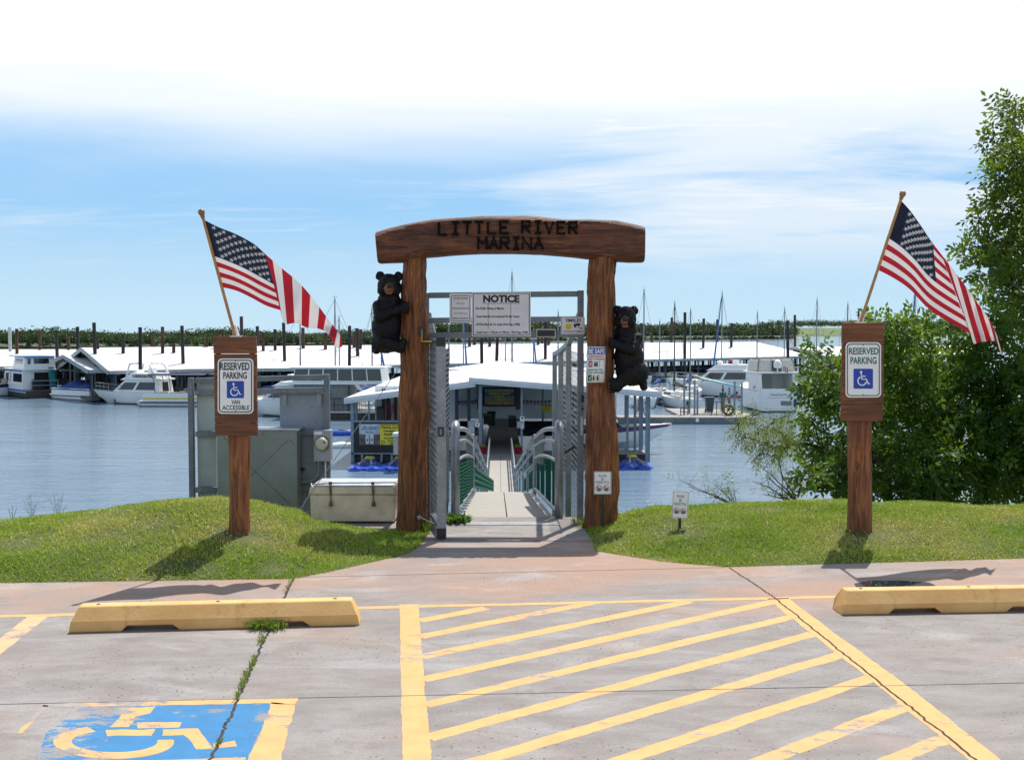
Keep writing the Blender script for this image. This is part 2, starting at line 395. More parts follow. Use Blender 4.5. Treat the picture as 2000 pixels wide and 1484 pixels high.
# ================================================================== the setting
WATER_Z = -4.6
def concrete_nodes(nt):
    g = N(nt, 'ShaderNodeNewGeometry'); pos = g.outputs['Position']; s = N(nt, 'ShaderNodeSeparateXYZ'); nt.links.new(pos, s.inputs[0])
    big = nz(nt, scl(nt, pos, (.7, 1.5, 1), (2, 3, 0)), .9, 6, .6, .4); mid = nz(nt, scl(nt, pos, (1.2, 2.6, 1), (7, 1, 0), (0, 0, .1)), 2.0, 8, .68, .3)
    fine = nz(nt, pos, 60, 5, .75); grit = nz(nt, pos, 210, 2, .5)
    c = mixc(nt, smooth(nt, mid, .3, .7), (.238, .213, .198), (.325, .302, .286))
    red = mth(nt, 'ADD', big, smooth(nt, s.outputs[1], 6.7, 7.9, 0, .22)); red = mth(nt, 'ADD', red, smooth(nt, s.outputs[1], 9.3, 10.0, 0, -.22))
    c = mixc(nt, smooth(nt, red, .50, .82, 0, .9), c, (.41, .265, .195))
    lt = nz(nt, scl(nt, pos, (.9, 1.9, 1), (1, 9, 0), (0, 0, -.12)), 1.3, 9, .68, .7)
    c = mixc(nt, smooth(nt, lt, .50, .72, 0, .55), c, (.46, .445, .43))
    c = mixc(nt, smooth(nt, fine, .35, .7, .25, 0), c, (.1, .085, .075))
    # scattered pits and gravel, thickest in the foreground patches
    vo = N(nt, 'ShaderNodeTexVoronoi'); vo.inputs['Scale'].default_value = 34; nt.links.new(pos, vo.inputs['Vector'])
    patch = smooth(nt, nz(nt, scl(nt, pos, (1, 1, 1), (4, 4, 0)), .9, 3), .40, .60)
    pit = mth(nt, 'MULTIPLY', smooth(nt, vo.outputs['Distance'], .14, .24, 1, 0), patch)
    vc = N(nt, 'ShaderNodeSeparateColor'); nt.links.new(vo.outputs['Color'], vc.inputs[0])
    pit = mth(nt, 'MULTIPLY', pit, smooth(nt, vc.outputs[0], .66, .7))
    c = mixc(nt, mth(nt, 'MULTIPLY', pit, .85), c, (.05, .04, .035))
    h = mth(nt, 'ADD', mth(nt, 'MULTIPLY', fine, .5), mth(nt, 'MULTIPLY', grit, .5)); h = mth(nt, 'SUBTRACT', h, pit)
    return c, h, pos, s
def make_concrete():
    m, nt, p, out = new_mat('weathered_concrete'); c, h, pos, s = concrete_nodes(nt)
    nt.links.new(c, p.inputs['Base Color']); p.inputs['Roughness'].default_value = .85; p.inputs['Specular IOR Level'].default_value = .25
    bump(nt, p, h, .35, .006); return m
def make_paint(name, col, wear=.0, leftwear=None):
    m, nt, p, out = new_mat(name); c, h, pos, s = concrete_nodes(nt)
    w1 = nz(nt, scl(nt, pos, (1.0, 2.2, 1), (3, 8, 0), (0, 0, .25)), 5., 10, .78); w2 = nz(nt, pos, 1.1, 3)
    t = mth(nt, 'ADD', mth(nt, 'MULTIPLY', w1, 1.0), mth(nt, 'MULTIPLY', mth(nt, 'SUBTRACT', w2, .5), .55))
    if leftwear: t = mth(nt, 'ADD', t, smooth(nt, s.outputs[0], leftwear[0], leftwear[1], leftwear[2], 0))
    k = smooth(nt, t, .61-wear, .655-wear, 1., .0)
    f = nz(nt, pos, 9, 5); pc = mixc(nt, smooth(nt, f, .3, .7), tuple(x*.86 for x in col), col)
    pc = mixc(nt, smooth(nt, nz(nt, pos, 2.2, 4), .5, .75, 0, .3), pc, (.62, .36, .22) if col[0] > col[2] else col)
    nt.links.new(mixc(nt, k, c, pc), p.inputs['Base Color']); p.inputs['Roughness'].default_value = .75; bump(nt, p, h, .25, .006); return m
CONC = make_concrete(); PAINT = make_paint('worn_yellow_paint', (.66, .385, .145)); PAINTW = make_paint('very_worn_yellow_paint', (.66, .385, .15), .075)
PAINTADA = make_paint('worn_symbol_paint', (.66, .385, .15), .02, (-2.3, -1.1, .13)); PAINTB = make_paint('worn_blue_paint', (.03, .19, .40), .03, (-2.4, -1.3, .17))
FAINT = make_paint('faded_orange_paint', (.75, .42, .22), .06)

def line_y(a, b, X):   # straight line through two ground points
    return a.y+(b.y-a.y)*(X-a.x)/(b.x-a.x)
gL0, gL1 = gp(0, 1138), gp(570, 1130); gR0, gR1 = gp(1420, 1107), gp(2000, 1090)
EDGE_L = [gp(*q) for q in ((570, 1130), (650, 1115), (720, 1099), (785, 1084), (810, 1074), (822, 1060), (836, 1042))]
EDGE_R = [gp(*q) for q in ((1144, 1036), (1155, 1056), (1166, 1076), (1290, 1096), (1420, 1107))]
CPOLY = [(-70, -60), (70, -60), (70, line_y(gR0, gR1, 70)), (gR1.x, gR1.y)] + [(p.x, p.y) for p in reversed(EDGE_R)] + [(.72, 10.75), (-.72, 10.75), (-.78, 10.15)] + \
        [(p.x, p.y) for p in reversed(EDGE_L)] + [(gL0.x, gL0.y), (-70, line_y(gL0, gL1, -70))]
mb = MB(); mb.face([(x, y, 0) for x, y in CPOLY]); tag(mb.build('parking_lot', CONC), kind='structure')
mb = MB(); mb.bb((-2.02, 10.16, -.3), (-.74, 11.25, -.004)); tag(mb.build('concrete_pad', CONC, bevel=.01), kind='structure')

def sdist(X, Y):
    """signed distance to the concrete's edge, positive on the grass"""
    P = np.array(CPOLY); n = len(P); d = np.full(X.shape, 1e9); ins = np.zeros(X.shape, bool)
    for i in range(n):
        a = P[i]; b = P[(i+1) % n]; e = b-a; t = np.clip(((X-a[0])*e[0]+(Y-a[1])*e[1])/(e@e), 0, 1)
        d = np.minimum(d, np.hypot(X-a[0]-t*e[0], Y-a[1]-t*e[1]))
        c = ((a[1] > Y) != (b[1] > Y)) & (X < (b[0]-a[0])*(Y-a[1])/(b[1]-a[1]+1e-12)+a[0]); ins ^= c
    return np.where(ins, -d, d)
XL = [(x-1000)/218.75 for x in (-400, 0, 150, 230, 290, 400, 480, 560, 600, 700, 790)]; ZL = [.09, .135, .215, .285, .315, .35, .285, .215, .13, .06, .01]
XR = [(x-1000)/206. for x in (1145, 1205, 1290, 1450, 1680, 1740, 2000, 2600)]; ZR = [.0, .065, .165, .19, .215, .18, .16, .165]
def sst(t): t = np.clip(t, 0, 1); return t*t*(3-2*t)
def vnoise(X, Y, s, seed=0):
    r = np.random.default_rng(seed); G = r.random((64, 64)); x = X*s; y = Y*s; xi = np.floor(x).astype(int); yi = np.floor(y).astype(int); fx = sst(x-xi); fy = sst(y-yi)
    g = lambda i, j: G[(xi+i) % 64, (yi+j) % 64]
    return (g(0, 0)*(1-fx)+g(1, 0)*fx)*(1-fy)+(g(0, 1)*(1-fx)+g(1, 1)*fx)*fy
def lawn_z(X, Y):
    X = np.asarray(X, float); Y = np.asarray(Y, float); sd = sdist(X, Y)
    left = X < 0
    crest = np.where(left, np.interp(X, XL, ZL), np.interp(X, XR, ZR)); yc = np.where(left, 9.6, 10.2)
    yf = np.where(left, np.interp(X, [gL0.x, gL1.x, -1.7, -1.0, -.8], [gL0.y, gL1.y, 8.5, 9.0, 9.8]), np.interp(X, [.7, .8, 1.5, gR0.x, gR1.x], [9.9, 9.1, 8.7, gR0.y, gR1.y]))
    t = np.clip((Y-yf)/(yc-yf), 0, 1); z = crest*(1-(1-t)**1.6)
    z = np.where(Y > yc, crest - .09*np.clip(Y-yc, 0, .5) - .62*np.clip(Y-yc-.5, 0, 12), z)
    z = z + (vnoise(X, Y, 1.7, 1)-.5)*.05*np.clip(sd*2, 0, 1) + (vnoise(X, Y, 5, 2)-.5)*.018*np.clip(sd*2, 0, 1)
    pad = (X > -2.3) & (X < -.6) & (Y > 10.1) & (Y < 11.3); z = np.where(pad, np.minimum(z, -.03), z)
    z = np.minimum(z, sd*.55+.0)
    z = np.where(sd < 0, np.maximum(sd*.5, -.06), z)
    z = np.where((np.abs(X) < .85) & (Y > 10.4), np.minimum(z, -.12-.62*np.clip(Y-10.4, 0, 20)), z)
    return np.maximum(z, -6.6)
def make_terrain():
    xs = np.unique(np.concatenate([np.array([-4000, -1500, -500, -150, -60, -30, -15, -11]), np.arange(-8.5, 8.5, .06), np.array([11, 15, 30, 60, 150, 500, 1500, 4000])]))
    ys = np.unique(np.concatenate([np.array([-300, -70, -40, -10, 3, 6]), np.arange(7.2, 12.6, .06), np.arange(13, 24, .5), np.array([30, 60, 200, 800, 2000, 5000])]))
    X, Y = np.meshgrid(xs, ys); Z = lawn_z(X, Y); Z = np.where(Y < 6.5, -.06, Z)
    V = np.stack([X, Y, Z], -1).reshape(-1, 3); h, w = X.shape; i = np.arange(h-1)[:, None]*w+np.arange(w-1)[None, :]; i = i.ravel()
    Fc = np.stack([i, i+1, i+w+1, i+w], 1)
    me = bpy.data.meshes.new('ground'); me.from_pydata(V.tolist(), [], Fc.tolist()); me.polygons.foreach_set('use_smooth', [True]*len(Fc))
    m, nt, p, out = new_mat('turf_soil'); g = N(nt, 'ShaderNodeNewGeometry'); pos = g.outputs['Position']
    c = mixc(nt, smooth(nt, nz(nt, pos, 3, 6), .35, .65), (.06, .085, .02), (.11, .12, .035)); c = mixc(nt, smooth(nt, nz(nt, pos, 1.3, 6, .7), .58, .7, 0, .7), c, (.2, .13, .06))
    nt.links.new(c, p.inputs['Base Color']); p.inputs['Roughness'].default_value = .95; bump(nt, p, nz(nt, pos, 60, 4), .6, .02)
    me.materials.append(m); o = bpy.data.objects.new('ground', me); COL.objects.link(o); tag(o, kind='structure')
make_terrain()

POST_L = Vector((at(467, 1048, 8.9).x, 8.9, 0)); POST_R = Vector((at(1678, 1030, 9.3).x, 9.3, 0)); SIGN_S = Vector((at(1328, 1048, 9.45).x, 9.45, 0))
def make_grass():
    def sample(n, x0, x1, y0, y1): return RNG.uniform(x0, x1, n), RNG.uniform(y0, y1, n)
    xl, yl = sample(150000, -5.6, -.7, 7.3, 10.5); xr, yr = sample(165000, .7, 6.4, 8.2, 11.2)
    X = np.concatenate([xl, xr]); Y = np.concatenate([yl, yr]); sd = sdist(X, Y); Z = lawn_z(X, Y)
    bare = np.zeros_like(X)
    for q, r in ((POST_L, .3), (POST_R, .34), (SIGN_S, .3)): bare += np.exp(-(((X-q.x-.02)/1.4)**2+((Y-q.y+.12)/.75)**2)/(r*r*.6))
    patch = vnoise(X, Y, 2.3, 5)*.6+vnoise(X, Y, 6.5, 6)*.4
    keep = (sd > -.012) & (Z > -.5) & (RNG.random(len(X)) > np.clip(bare*.92, 0, .93)) & (RNG.random(len(X)) < .42+.8*(patch)) & (RNG.random(len(X)) > .8*np.clip(vnoise(X, Y, 3.3, 21)*.7+vnoise(X, Y, 9, 22)*.5-.72, 0, .25)/.25)
    keep &= ~((X > -2.05) & (X < -.7) & (Y > 10.15))
    X, Y, Z, sd, patch, bare = (a[keep] for a in (X, Y, Z, sd, patch, bare)); n = len(X)
    L = RNG.uniform(.018, .042, n)*(.75+.6*patch)*np.where(sd < .06, .8, 1); W = RNG.uniform(.0022, .0042, n)
    az = RNG.uniform(0, 2*np.pi, n); tilt = RNG.uniform(.15, 1.15, n); ba = RNG.uniform(0, 2*np.pi, n)
    dx, dy = np.cos(az), np.sin(az); sx, sy = np.cos(ba)*W, np.sin(ba)*W
    def P(t, wd):
        lean = np.sin(tilt)*L*t*t*1.0+.3*L*t*np.sin(tilt); up = L*t*np.cos(tilt*t)
        return np.stack([X+dx*lean+sx*wd, Y+dy*lean+sy*wd, Z-.004+up], 1)
    V = np.stack([P(0, -1), P(0, 1), P(.55, -.85), P(.55, .85), P(1, 0)], 1).reshape(-1, 3)
    dry = np.clip(vnoise(X, Y, 1.1, 9)*.9+vnoise(X, Y, 4.1, 10)*.4-.37, 0, 1)+bare*.5
    tint = np.clip(RNG.normal(.36, .17, n)+(patch-.5)*-.35+dry*.75, 0, 1)
    gm = leafmat('lawn_blades', (.10, .21, .018), (.31, .42, .045), (.60, .50, .17), .3)
    o = npmesh('grass', V, [(0, 1, 3, 2), (2, 3, 4)], 5, gm, attr=tint); tag(o, 'short mown grass covering the banks either side of the path', 'grass', kind='stuff')
make_grass()

def weed_mesh(pts, n, h, spread, name, label, c=None, kind=None, broad=False):
    Vs = []; T = []
    for (x, y, z) in pts:
        for _ in range(n):
            a = random.uniform(0, 6.28); r = random.uniform(0, 1)**.7*spread; L = random.uniform(.5, 1)*h; b = random.uniform(.1, 1.0); w = (.003 if not broad else .022)*random.uniform(.7, 1.3)
            px, py = x+math.cos(a)*r, y+math.sin(a)*r; dx, dy = math.cos(a), math.sin(a); sx, sy = -dy*w, dx*w
            e = random.uniform(0, 6.28); sx, sy = math.cos(e)*w, math.sin(e)*w
            q = [(px-sx*.4, py-sy*.4, z), (px+sx*.4, py+sy*.4, z), (px+dx*L*.3*b-sx, py+dy*L*.3*b-sy, z+L*.55), (px+dx*L*.3*b+sx, py+dy*L*.3*b+sy, z+L*.55), (px+dx*L*b, py+dy*L*b, z+L*(1-.5*b))]
            Vs += q; T.append(random.uniform(.1, .8))
    return np.array(Vs), np.array(T)
WEED = leafmat('weed_leaves', (.05, .11, .012), (.16, .23, .03), (.36, .36, .08), .3)

# ---- joints, painted lines
JOINT = mat('joint_dark', (.055, .045, .038), .95, var=.3, scale=20)  # dark colour of the concrete joints and cracks
def wobble(a, b, n=60, amp=.006):
    a = Vector((a.x, a.y)); b = Vector((b.x, b.y)); t = (b-a).normalized(); nn = Vector((-t.y, t.x)); return [tuple(a.lerp(b, i/n)+nn*random.gauss(0, amp)) for i in range(n+1)]
mb = MB()
for a, b, w in ((gp(572, 1131), gp(556, 1166), .013), (gp(556, 1166), gp(524, 1232), .015), (gp(524, 1232), gp(395, 1520), .015), (gp(395, 1520), gp(300, 1750), .015), (gp(1424, 1108), gp(1512, 1166), .012),
                (gp(1512, 1166), gp(2000, 1560), .013), (gp(826, 1054), gp(1152, 1057), .012), (gp(812, 1076), gp(1165, 1078), .004), (gp(585, 1127), gp(1415, 1108), .006)):
    stroke(mb, wobble(a, b, 90, w*.3), w, lambda x, y: (x, y, .0016))
tag(mb.build('concrete_joint', JOINT), kind='structure')
mb = MB(); stroke(mb, wobble(gp(-200, 1379), gp(2200, 1329), 50, .001), .0055, lambda x, y: (x, y, .0015)); tag(mb.build('concrete_joint', mat('fine_joint', (.13, .115, .105), .95, var=.3, scale=4)), kind='structure')
def ragged(mb, pts, w, z):
    # a brushed line: both edges wander by a few millimetres
    P = [Vector(pts[0])]
    for a, b in zip(pts[:-1], pts[1:]): a = Vector(a); b = Vector(b); k = max(1, int((b-a).length/.03)); P += [a.lerp(b, (i+1)/k) for i in range(k)]
    s1 = random.uniform(0, 99); L = []; R = []
    for i, p in enumerate(P):
        t = (P[min(i+1, len(P)-1)]-P[max(i-1, 0)]).normalized(); n_ = Vector((-t.y, t.x)); e = lambda o: .010*noise.noise(Vector((i*.11, s1, o)))+.006*noise.noise(Vector((i*.6, s1, o)))
        L.append(p+n_*(w/2+e(0))); R.append(p-n_*(w/2+e(7)))
    for i in range(len(P)-1): mb.face([(*L[i], z), (*L[i+1], z), (*R[i+1], z), (*R[i], z)])
def ragged_poly(mb, poly, z):
    q = [gp(*p) for p in poly]; out = []; s1 = random.uniform(0, 99); j = 0
    for a, b in zip(q, q[1:]+q[:1]):
        k = max(1, int((b-a).length/.025))
        for i in range(k): c = a.lerp(b, i/k); j += 1; out.append((c.x+.011*noise.noise(Vector((j*.35, s1, 0))), c.y+.011*noise.noise(Vector((j*.35, s1, 5))), z))
    mb.face(out)
def marking(pts, w, m, z=.0006, name='road_marking'):
    mb = MB(); ragged(mb, pts, w, z); return tag(mb.build(name, m), kind='structure')
def G2(px, py): q = gp(px, py); return (q.x, q.y)
marking([G2(799, 1180), G2(806, 1330), G2(818, 1530), G2(838, 1800)], .125, PAINT)
marking([G2(-600, 1217), G2(0, 1203), G2(700, 1187), G2(1504, 1168), G2(1640, 1165), G2(2600, 1142)], .062, PAINT, .0010)
marking([G2(1519, 1168), G2(1610, 1238), G2(1760, 1352), G2(1926, 1484), G2(2200, 1700)], .15, PAINT, .0010)
marking([G2(75, 1202), G2(-60, 1310), G2(-300, 1500)], .12, FAINT, .0008)
STR = [((820, 1212), (950, 1187)), ((820, 1243), (1158, 1176)), ((823, 1282), (1345, 1174)), ((826, 1327), (1512, 1174)), ((830, 1376), (1553, 1202)), ((836, 1440), (1590, 1237)),
       ((846, 1512), (1650, 1275)), ((866, 1600), (1710, 1320)), ((880, 1720), (1780, 1374)), ((1100, 1750), (1848, 1440))]
for i, (a, b) in enumerate(STR):
    marking([G2(*a), G2((a[0]+b[0])/2, (a[1]+b[1])/2), G2(*b)], .093, PAINTW if i >= 8 else PAINT, .0004)
# wheelchair symbol painted on the bay
GPz = lambda z: (lambda x, y: gp(x, y, z))
mb = MB(); ragged_poly(mb, [(150, 1379), (532, 1373), (520, 1400), (486, 1476), (475, 1500), (60, 1510), (90, 1430)], .0006); tag(mb.build('road_marking', PAINTB), kind='structure')
mb = MB()
for poly in (((85, 1374), (583, 1362), (576, 1376), (528, 1373), (150, 1380), (80, 1380)), ((530, 1372), (577, 1375), (545, 1496), (484, 1492), (486, 1474), (505, 1440)), ((84, 1376), (94, 1377), (44, 1432), (32, 1434)),
             ((228, 1382), (304, 1380), (294, 1392), (266, 1399), (250, 1420), (214, 1420), (238, 1396)), ((268, 1410), (355, 1410), (350, 1420), (268, 1422)), ((207, 1425), (302, 1424), (299, 1436), (206, 1437)),
             ((318, 1424), (385, 1422), (418, 1463), (386, 1463), (359, 1435), (316, 1436)), ((412, 1453), (458, 1446), (465, 1456), (420, 1461))):
    ragged_poly(mb, poly, .0011)
arc = [(222+math.cos(math.radians(a))*x, 1447+math.sin(math.radians(a))*y) for x, y, A in ((130, 36, range(-5, 251, 12)), (95, 24, range(250, -6, -12))) for a in A]
o_ = [(222+118*math.cos(math.radians(a)), 1448+33*math.sin(math.radians(a))) for a in range(-8, 253, 9)]; i_ = [(224+84*math.cos(math.radians(a)), 1447+21*math.sin(math.radians(a))) for a in range(-8, 253, 9)]
for k in range(len(o_)-1): mb.face([gp(*q, .0011) for q in (o_[k], o_[k+1], i_[k+1], i_[k])])
add_poly(mb, [(300, 1484), (480, 1478), (478, 1492), (300, 1498)], GPz(.0011))
tag(mb.build('road_marking', PAINTADA), kind='structure')
# puddle behind the right wheel stop
def mk_puddle():
    m, nt, p, out = new_mat('puddle_water'); p.inputs['Base Color'].default_value = (.2, .22, .25, 1); p.inputs['Roughness'].default_value = .02; p.inputs['IOR'].default_value = 2.2; p.inputs['Specular IOR Level'].default_value = 1.0; p.inputs['Metallic'].default_value = .55
    mb = MB(); add_poly(mb, [(1668, 1139), (1700, 1133), (1760, 1133), (1815, 1137), (1828, 1143), (1800, 1150), (1720, 1150), (1672, 1146)], GPz(.001)); tag(mb.build('puddle', m), kind='structure')
mk_puddle()
# weeds along the left joint
pts = []
for (a, b, k) in (((508, 1256), (512, 1238), 5), ((515, 1250), (505, 1262), 5), ((498, 1285), (470, 1345), 26), ((470, 1345), (458, 1375), 6), ((424, 1450), (420, 1462), 4), ((572, 1131), (556, 1160), 9)):
    for i in range(k):
        q = gp(a[0]+(b[0]-a[0])*i/k, a[1]+(b[1]-a[1])*i/k); pts.append((q.x+random.gauss(0, .006), q.y, .004))
V, T = weed_mesh(pts, 7, .034, .014, '', ''); o = npmesh('weeds', V, [(0, 1, 3, 2), (2, 3, 4)], 5, WEED, attr=T); tag(o, 'low weeds sprouting along the open joint of the parking bay', 'weeds', kind='stuff')
q = gp(526, 1228); V, T = weed_mesh([(q.x+random.gauss(0, .05), q.y+random.gauss(0, .018), .003) for _ in range(30)], 14, .085, .04, '', '')
o = npmesh('weed_clump', V, [(0, 1, 3, 2), (2, 3, 4)], 5, WEED, attr=T); tag(o, 'bushy green weed clump growing against the left yellow wheel stop', 'weed')

# ---- lake
def make_water():
    m, nt, p, out = new_mat('lake_water'); g = N(nt, 'ShaderNodeNewGeometry'); pos = g.outputs['Position']
    p.inputs['Base Color'].default_value = (.15, .225, .30, 1); p.inputs['Roughness'].default_value = .09; p.inputs['IOR'].default_value = 1.33; p.inputs['Specular IOR Level'].default_value = .3
    a = nz(nt, scl(nt, pos, (.55, 1.5, 1), (0, 0, 0), (0, 0, .2)), 1.0, 5, .6, .3); b = nz(nt, scl(nt, pos, (1.2, 3.8, 1), (5, 2, 0), (0, 0, -.12)), 1.5, 4, .6); c = nz(nt, scl(nt, pos, (.05, .16, 1)), 1., 4)
    h = mth(nt, 'ADD', mth(nt, 'MULTIPLY', a, .62), mth(nt, 'MULTIPLY', b, .25)); h = mth(nt, 'MULTIPLY', h, smooth(nt, c, .3, .65, .5, 1.))
    bump(nt, p, h, 1., .2)
    mb = MB(); mb.face([(-5000, 11.5, WATER_Z), (5000, 11.5, WATER_Z), (5000, 6000, WATER_Z), (-5000, 6000, WATER_Z)]); tag(mb.build('water', m), kind='structure')
make_water()

# ---- far shore and its woods
SH = [(-900, 683), (0, 683), (400, 681), (700, 674), (850, 670), (1000, 668), (1250, 665.5), (1480, 663), (1550, 661.5)]
SH2 = [(1500, 657.5), (1700, 657.3), (2000, 657), (2900, 657)]
def shore(name, pts, prof, m):
    P = []
    for d, z in prof:
        row = []
        for q in pts:
            g = gp(q[0], q[1], WATER_Z); t = Vector((g.x, g.y, 0)).normalized(); row.append((g.x+t.x*d, g.y+t.y*d, WATER_Z+z))
        P.append(row)
    mb = MB(); mb.grid(P); return tag(mb.build(name, m, smooth=True), kind='structure')
def hill_mat():
    m, nt, p, out = new_mat('far_grass'); g = N(nt, 'ShaderNodeNewGeometry'); c = mixc(nt, smooth(nt, nz(nt, g.outputs['Position'], .02, 5), .35, .65), (.07, .115, .03), (.105, .15, .045))
    c = mixc(nt, smooth(nt, nz(nt, g.outputs['Position'], .05, 4), .55, .7, 0, .6), c, (.17, .15, .07)); nt.links.new(c, p.inputs['Base Color']); p.inputs['Roughness'].default_value = .9; return m
HG = hill_mat(); SHM = mat('shore_undergrowth', (.07, .085, .03), .9, var=.3, scale=.03, col2=(.03, .05, .018))
shore('far_shore', SH, ((-3, -.6), (2, .1), (8, .5), (60, 1.0), (300, 2.), (2500, 3)), SHM)
shore('hills', SH2, ((-3, -.6), (3, .4), (30, 1.5), (300, 12), (500, 13.5), (2500, 14)), HG)
def forest():
    C = []
    def row(pts, step, dist, hgt, jit, n_rows=3):
        for (a, b) in zip(pts[:-1], pts[1:]):
            A = gp(a[0], a[1], WATER_Z); B = gp(b[0], b[1], WATER_Z); n = max(2, int((B-A).length/step))
            for i in range(n):
                for k in range(n_rows):
                    p = A.lerp(B, (i+random.random())/n); t = Vector((p.x, p.y, 0)).normalized(); p = p+t*(dist+k*step*1.2+random.uniform(0, jit))
                    C.append((p.x, p.y, hgt*((.86+.30*noise.noise(Vector((p.x*.035, p.y*.035, 0))))*random.uniform(.88, 1.05)+.035*k)*(1.13 if random.random() < .08 else 1), random.uniform(1.0, 1.6), WATER_Z))
    row(SH[:5], 3.2, 3, 6.6, 5, 7)
    row(SH[4:], 4.6, 9, 12.0, 12, 6)
    for (a, b, hh) in ((0, 9, 3.2),):
        for (a, b) in zip(SH[:-1], SH[1:]):
            A = gp(a[0], a[1], WATER_Z); B = gp(b[0], b[1], WATER_Z)
            for i in range(int((B-A).length/2.2)):
                p = A.lerp(B, random.random()); t = Vector((p.x, p.y, 0)).normalized()*random.uniform(5, 12); C.append((p.x+t.x, p.y+t.y, random.uniform(1.6, 3.4), 1.3, WATER_Z))
    for (px0, px1, d, n, h0, h1) in ((1540, 2050, 2080, 190, 9, 17), (1500, 2000, 2250, 190, 13, 21), (1480, 1640, 1990, 30, 3, 7), (1540, 1900, 1830, 26, 2, 4.5), (2000, 2900, 2000, 120, 8, 14)):
        for i in range(n):
            px = random.uniform(px0, px1); q = at(px, 648, d*random.uniform(.98, 1.02)); base = WATER_Z+13. if d > 1900 else WATER_Z+2.0
            C.append((q.x, q.y, random.uniform(h0, h1), 1.1, base))
    Vs = []; T = []
    for (x, y, h, w, zb) in C:
        nl = 330 if y < 1000 else 160; r = h*.42*w; tone = random.uniform(-.2, .2)+(.35 if h < 5 else 0)
        u = RNG.normal(size=(nl, 3)); u /= np.linalg.norm(u, axis=1)[:, None]; u[:, 2] = np.abs(u[:, 2])*1.0-.35*(RNG.random(nl) < .5)
        lob = 1+.28*np.sin(u[:, 0]*5+x)*np.cos(u[:, 1]*6+y); k = (RNG.random(nl)**.3)[:, None]*lob[:, None]
        c = np.array([x, y, zb+h*.5])+u*k*np.array([r, r, h*.5])
        s = h*.05*RNG.uniform(.6, 1.5, nl); a = RNG.normal(size=(nl, 3)); b = RNG.normal(size=(nl, 3)); a /= np.linalg.norm(a, axis=1)[:, None]; b /= np.linalg.norm(b, axis=1)[:, None]
        a *= s[:, None]; b *= s[:, None]*.8
        Vs.append(np.stack([c-a, c-b, c+a, c+b], 1).reshape(-1, 3)); T.append(np.clip(.42+tone+RNG.normal(0, .10, nl), 0, 1))
    m = leafmat('far_leaves', (.012, .034, .014), (.028, .062, .022), (.075, .125, .032), .1)
    o = npmesh('far_woods', np.concatenate(Vs), [(0, 1, 2, 3)], 4, m, attr=np.concatenate(T)); tag(o, 'dark green woods along the far shore of the lake', 'woods', kind='stuff')
forest()
# ================================================================== foreground things
# ---- wheel stops
STOPP = None
def stop_mat():
    m, nt, p, out = new_mat('yellow_stop_paint'); tc = N(nt, 'ShaderNodeTexCoord'); v = tc.outputs['Object']
    c = mixc(nt, smooth(nt, nz(nt, v, 4, 5), .3, .7), (.66, .365, .12), (.77, .46, .17)); c = mixc(nt, smooth(nt, nz(nt, scl(nt, v, (3, 3, .7)), 3, 6, .7), .56, .75, 0, .55), c, (.33, .17, .06))
    c = mixc(nt, smooth(nt, nz(nt, v, 14, 6, .7), .70, .73, 0, .8), c, (.08, .06, .04)); nt.links.new(c, p.inputs['Base Color']); p.inputs['Roughness'].default_value = .65
    bump(nt, p, nz(nt, v, 45, 4), .3, .006); return m
STOPP = stop_mat()
def wheel_stop(a, b, h, wb, wt, label, endcut=.12):
    a = Vector(a); b = Vector(b); mid = (a+b)/2; L = (b-a).length; t = (b-a).normalized(); n = Vector((-t.y, t.x, 0)); up = Vector((0, 0, 1))
    mb = MB(); W = wb/2; Wt = wt/2
    # stations along the stop: full-height feet with two gaps for drainage
    st = [(0, 0, 1), (.178, 0, 0), (.198, 1, 0), (.352, 1, 0), (.378, 0, 0), (.622, 0, 0), (.646, 1, 0), (.80, 1, 0), (.828, 0, 0), (1, 0, 1)]
    rings = []
    for s, gap, end in st:
        x = (s-.5)*L; zb = .036 if gap else 0.0; xt = x*(1-2*endcut/L) if end else x
        rings.append([a.lerp(b, .5)+t*x-n*W*.95+up*zb, a.lerp(b, .5)+t*(x*.985 if end else x)-n*W+up*h*.46, a.lerp(b, .5)+t*xt-n*Wt+up*h, a.lerp(b, .5)+t*xt+n*Wt+up*h, a.lerp(b, .5)+t*(x*.985 if end else x)+n*W+up*h*.46, a.lerp(b, .5)+t*x+n*W*.95+up*zb])
    for r0, r1 in zip(rings[:-1], rings[1:]):
        for j in range(6): k = (j+1) % 6; mb.face([r0[j], r1[j], r1[k], r0[k]])
    mb.face(rings[0]); mb.face(list(reversed(rings[-1])))
    o = thing('wheel_stop', label, 'wheel stop', mid)
    b_ = mb.build('concrete_bar', STOPP, o, bevel=.008, weld=1e-5)
    for s in (.09, .5, .91): q = a.lerp(b, s); mb = MB(); mb.lathe((q.x, q.y, h-.01), [(.012, 0), (.012, .0125)], 10); mb.build('anchor_pin', DARK, o)
    return o
fa = gp(133, 1236); fb = gp(703, 1221); n_ = Vector((-(fb-fa).y, (fb-fa).x, 0)).normalized()*.085
wheel_stop(fa+n_, fb+n_, .155, .18, .085, 'long yellow concrete wheel stop with a weed clump growing at it', .055)
fa = gp(1643, 1201); fb = fa+Vector((1.8, .115, 0)); n_ = Vector((-(fb-fa).y, (fb-fa).x, 0)).normalized()*.085
wheel_stop(fa+n_, fb+n_, .155, .18, .085, 'yellow concrete wheel stop beside the puddle, cut by the right picture edge', .05)

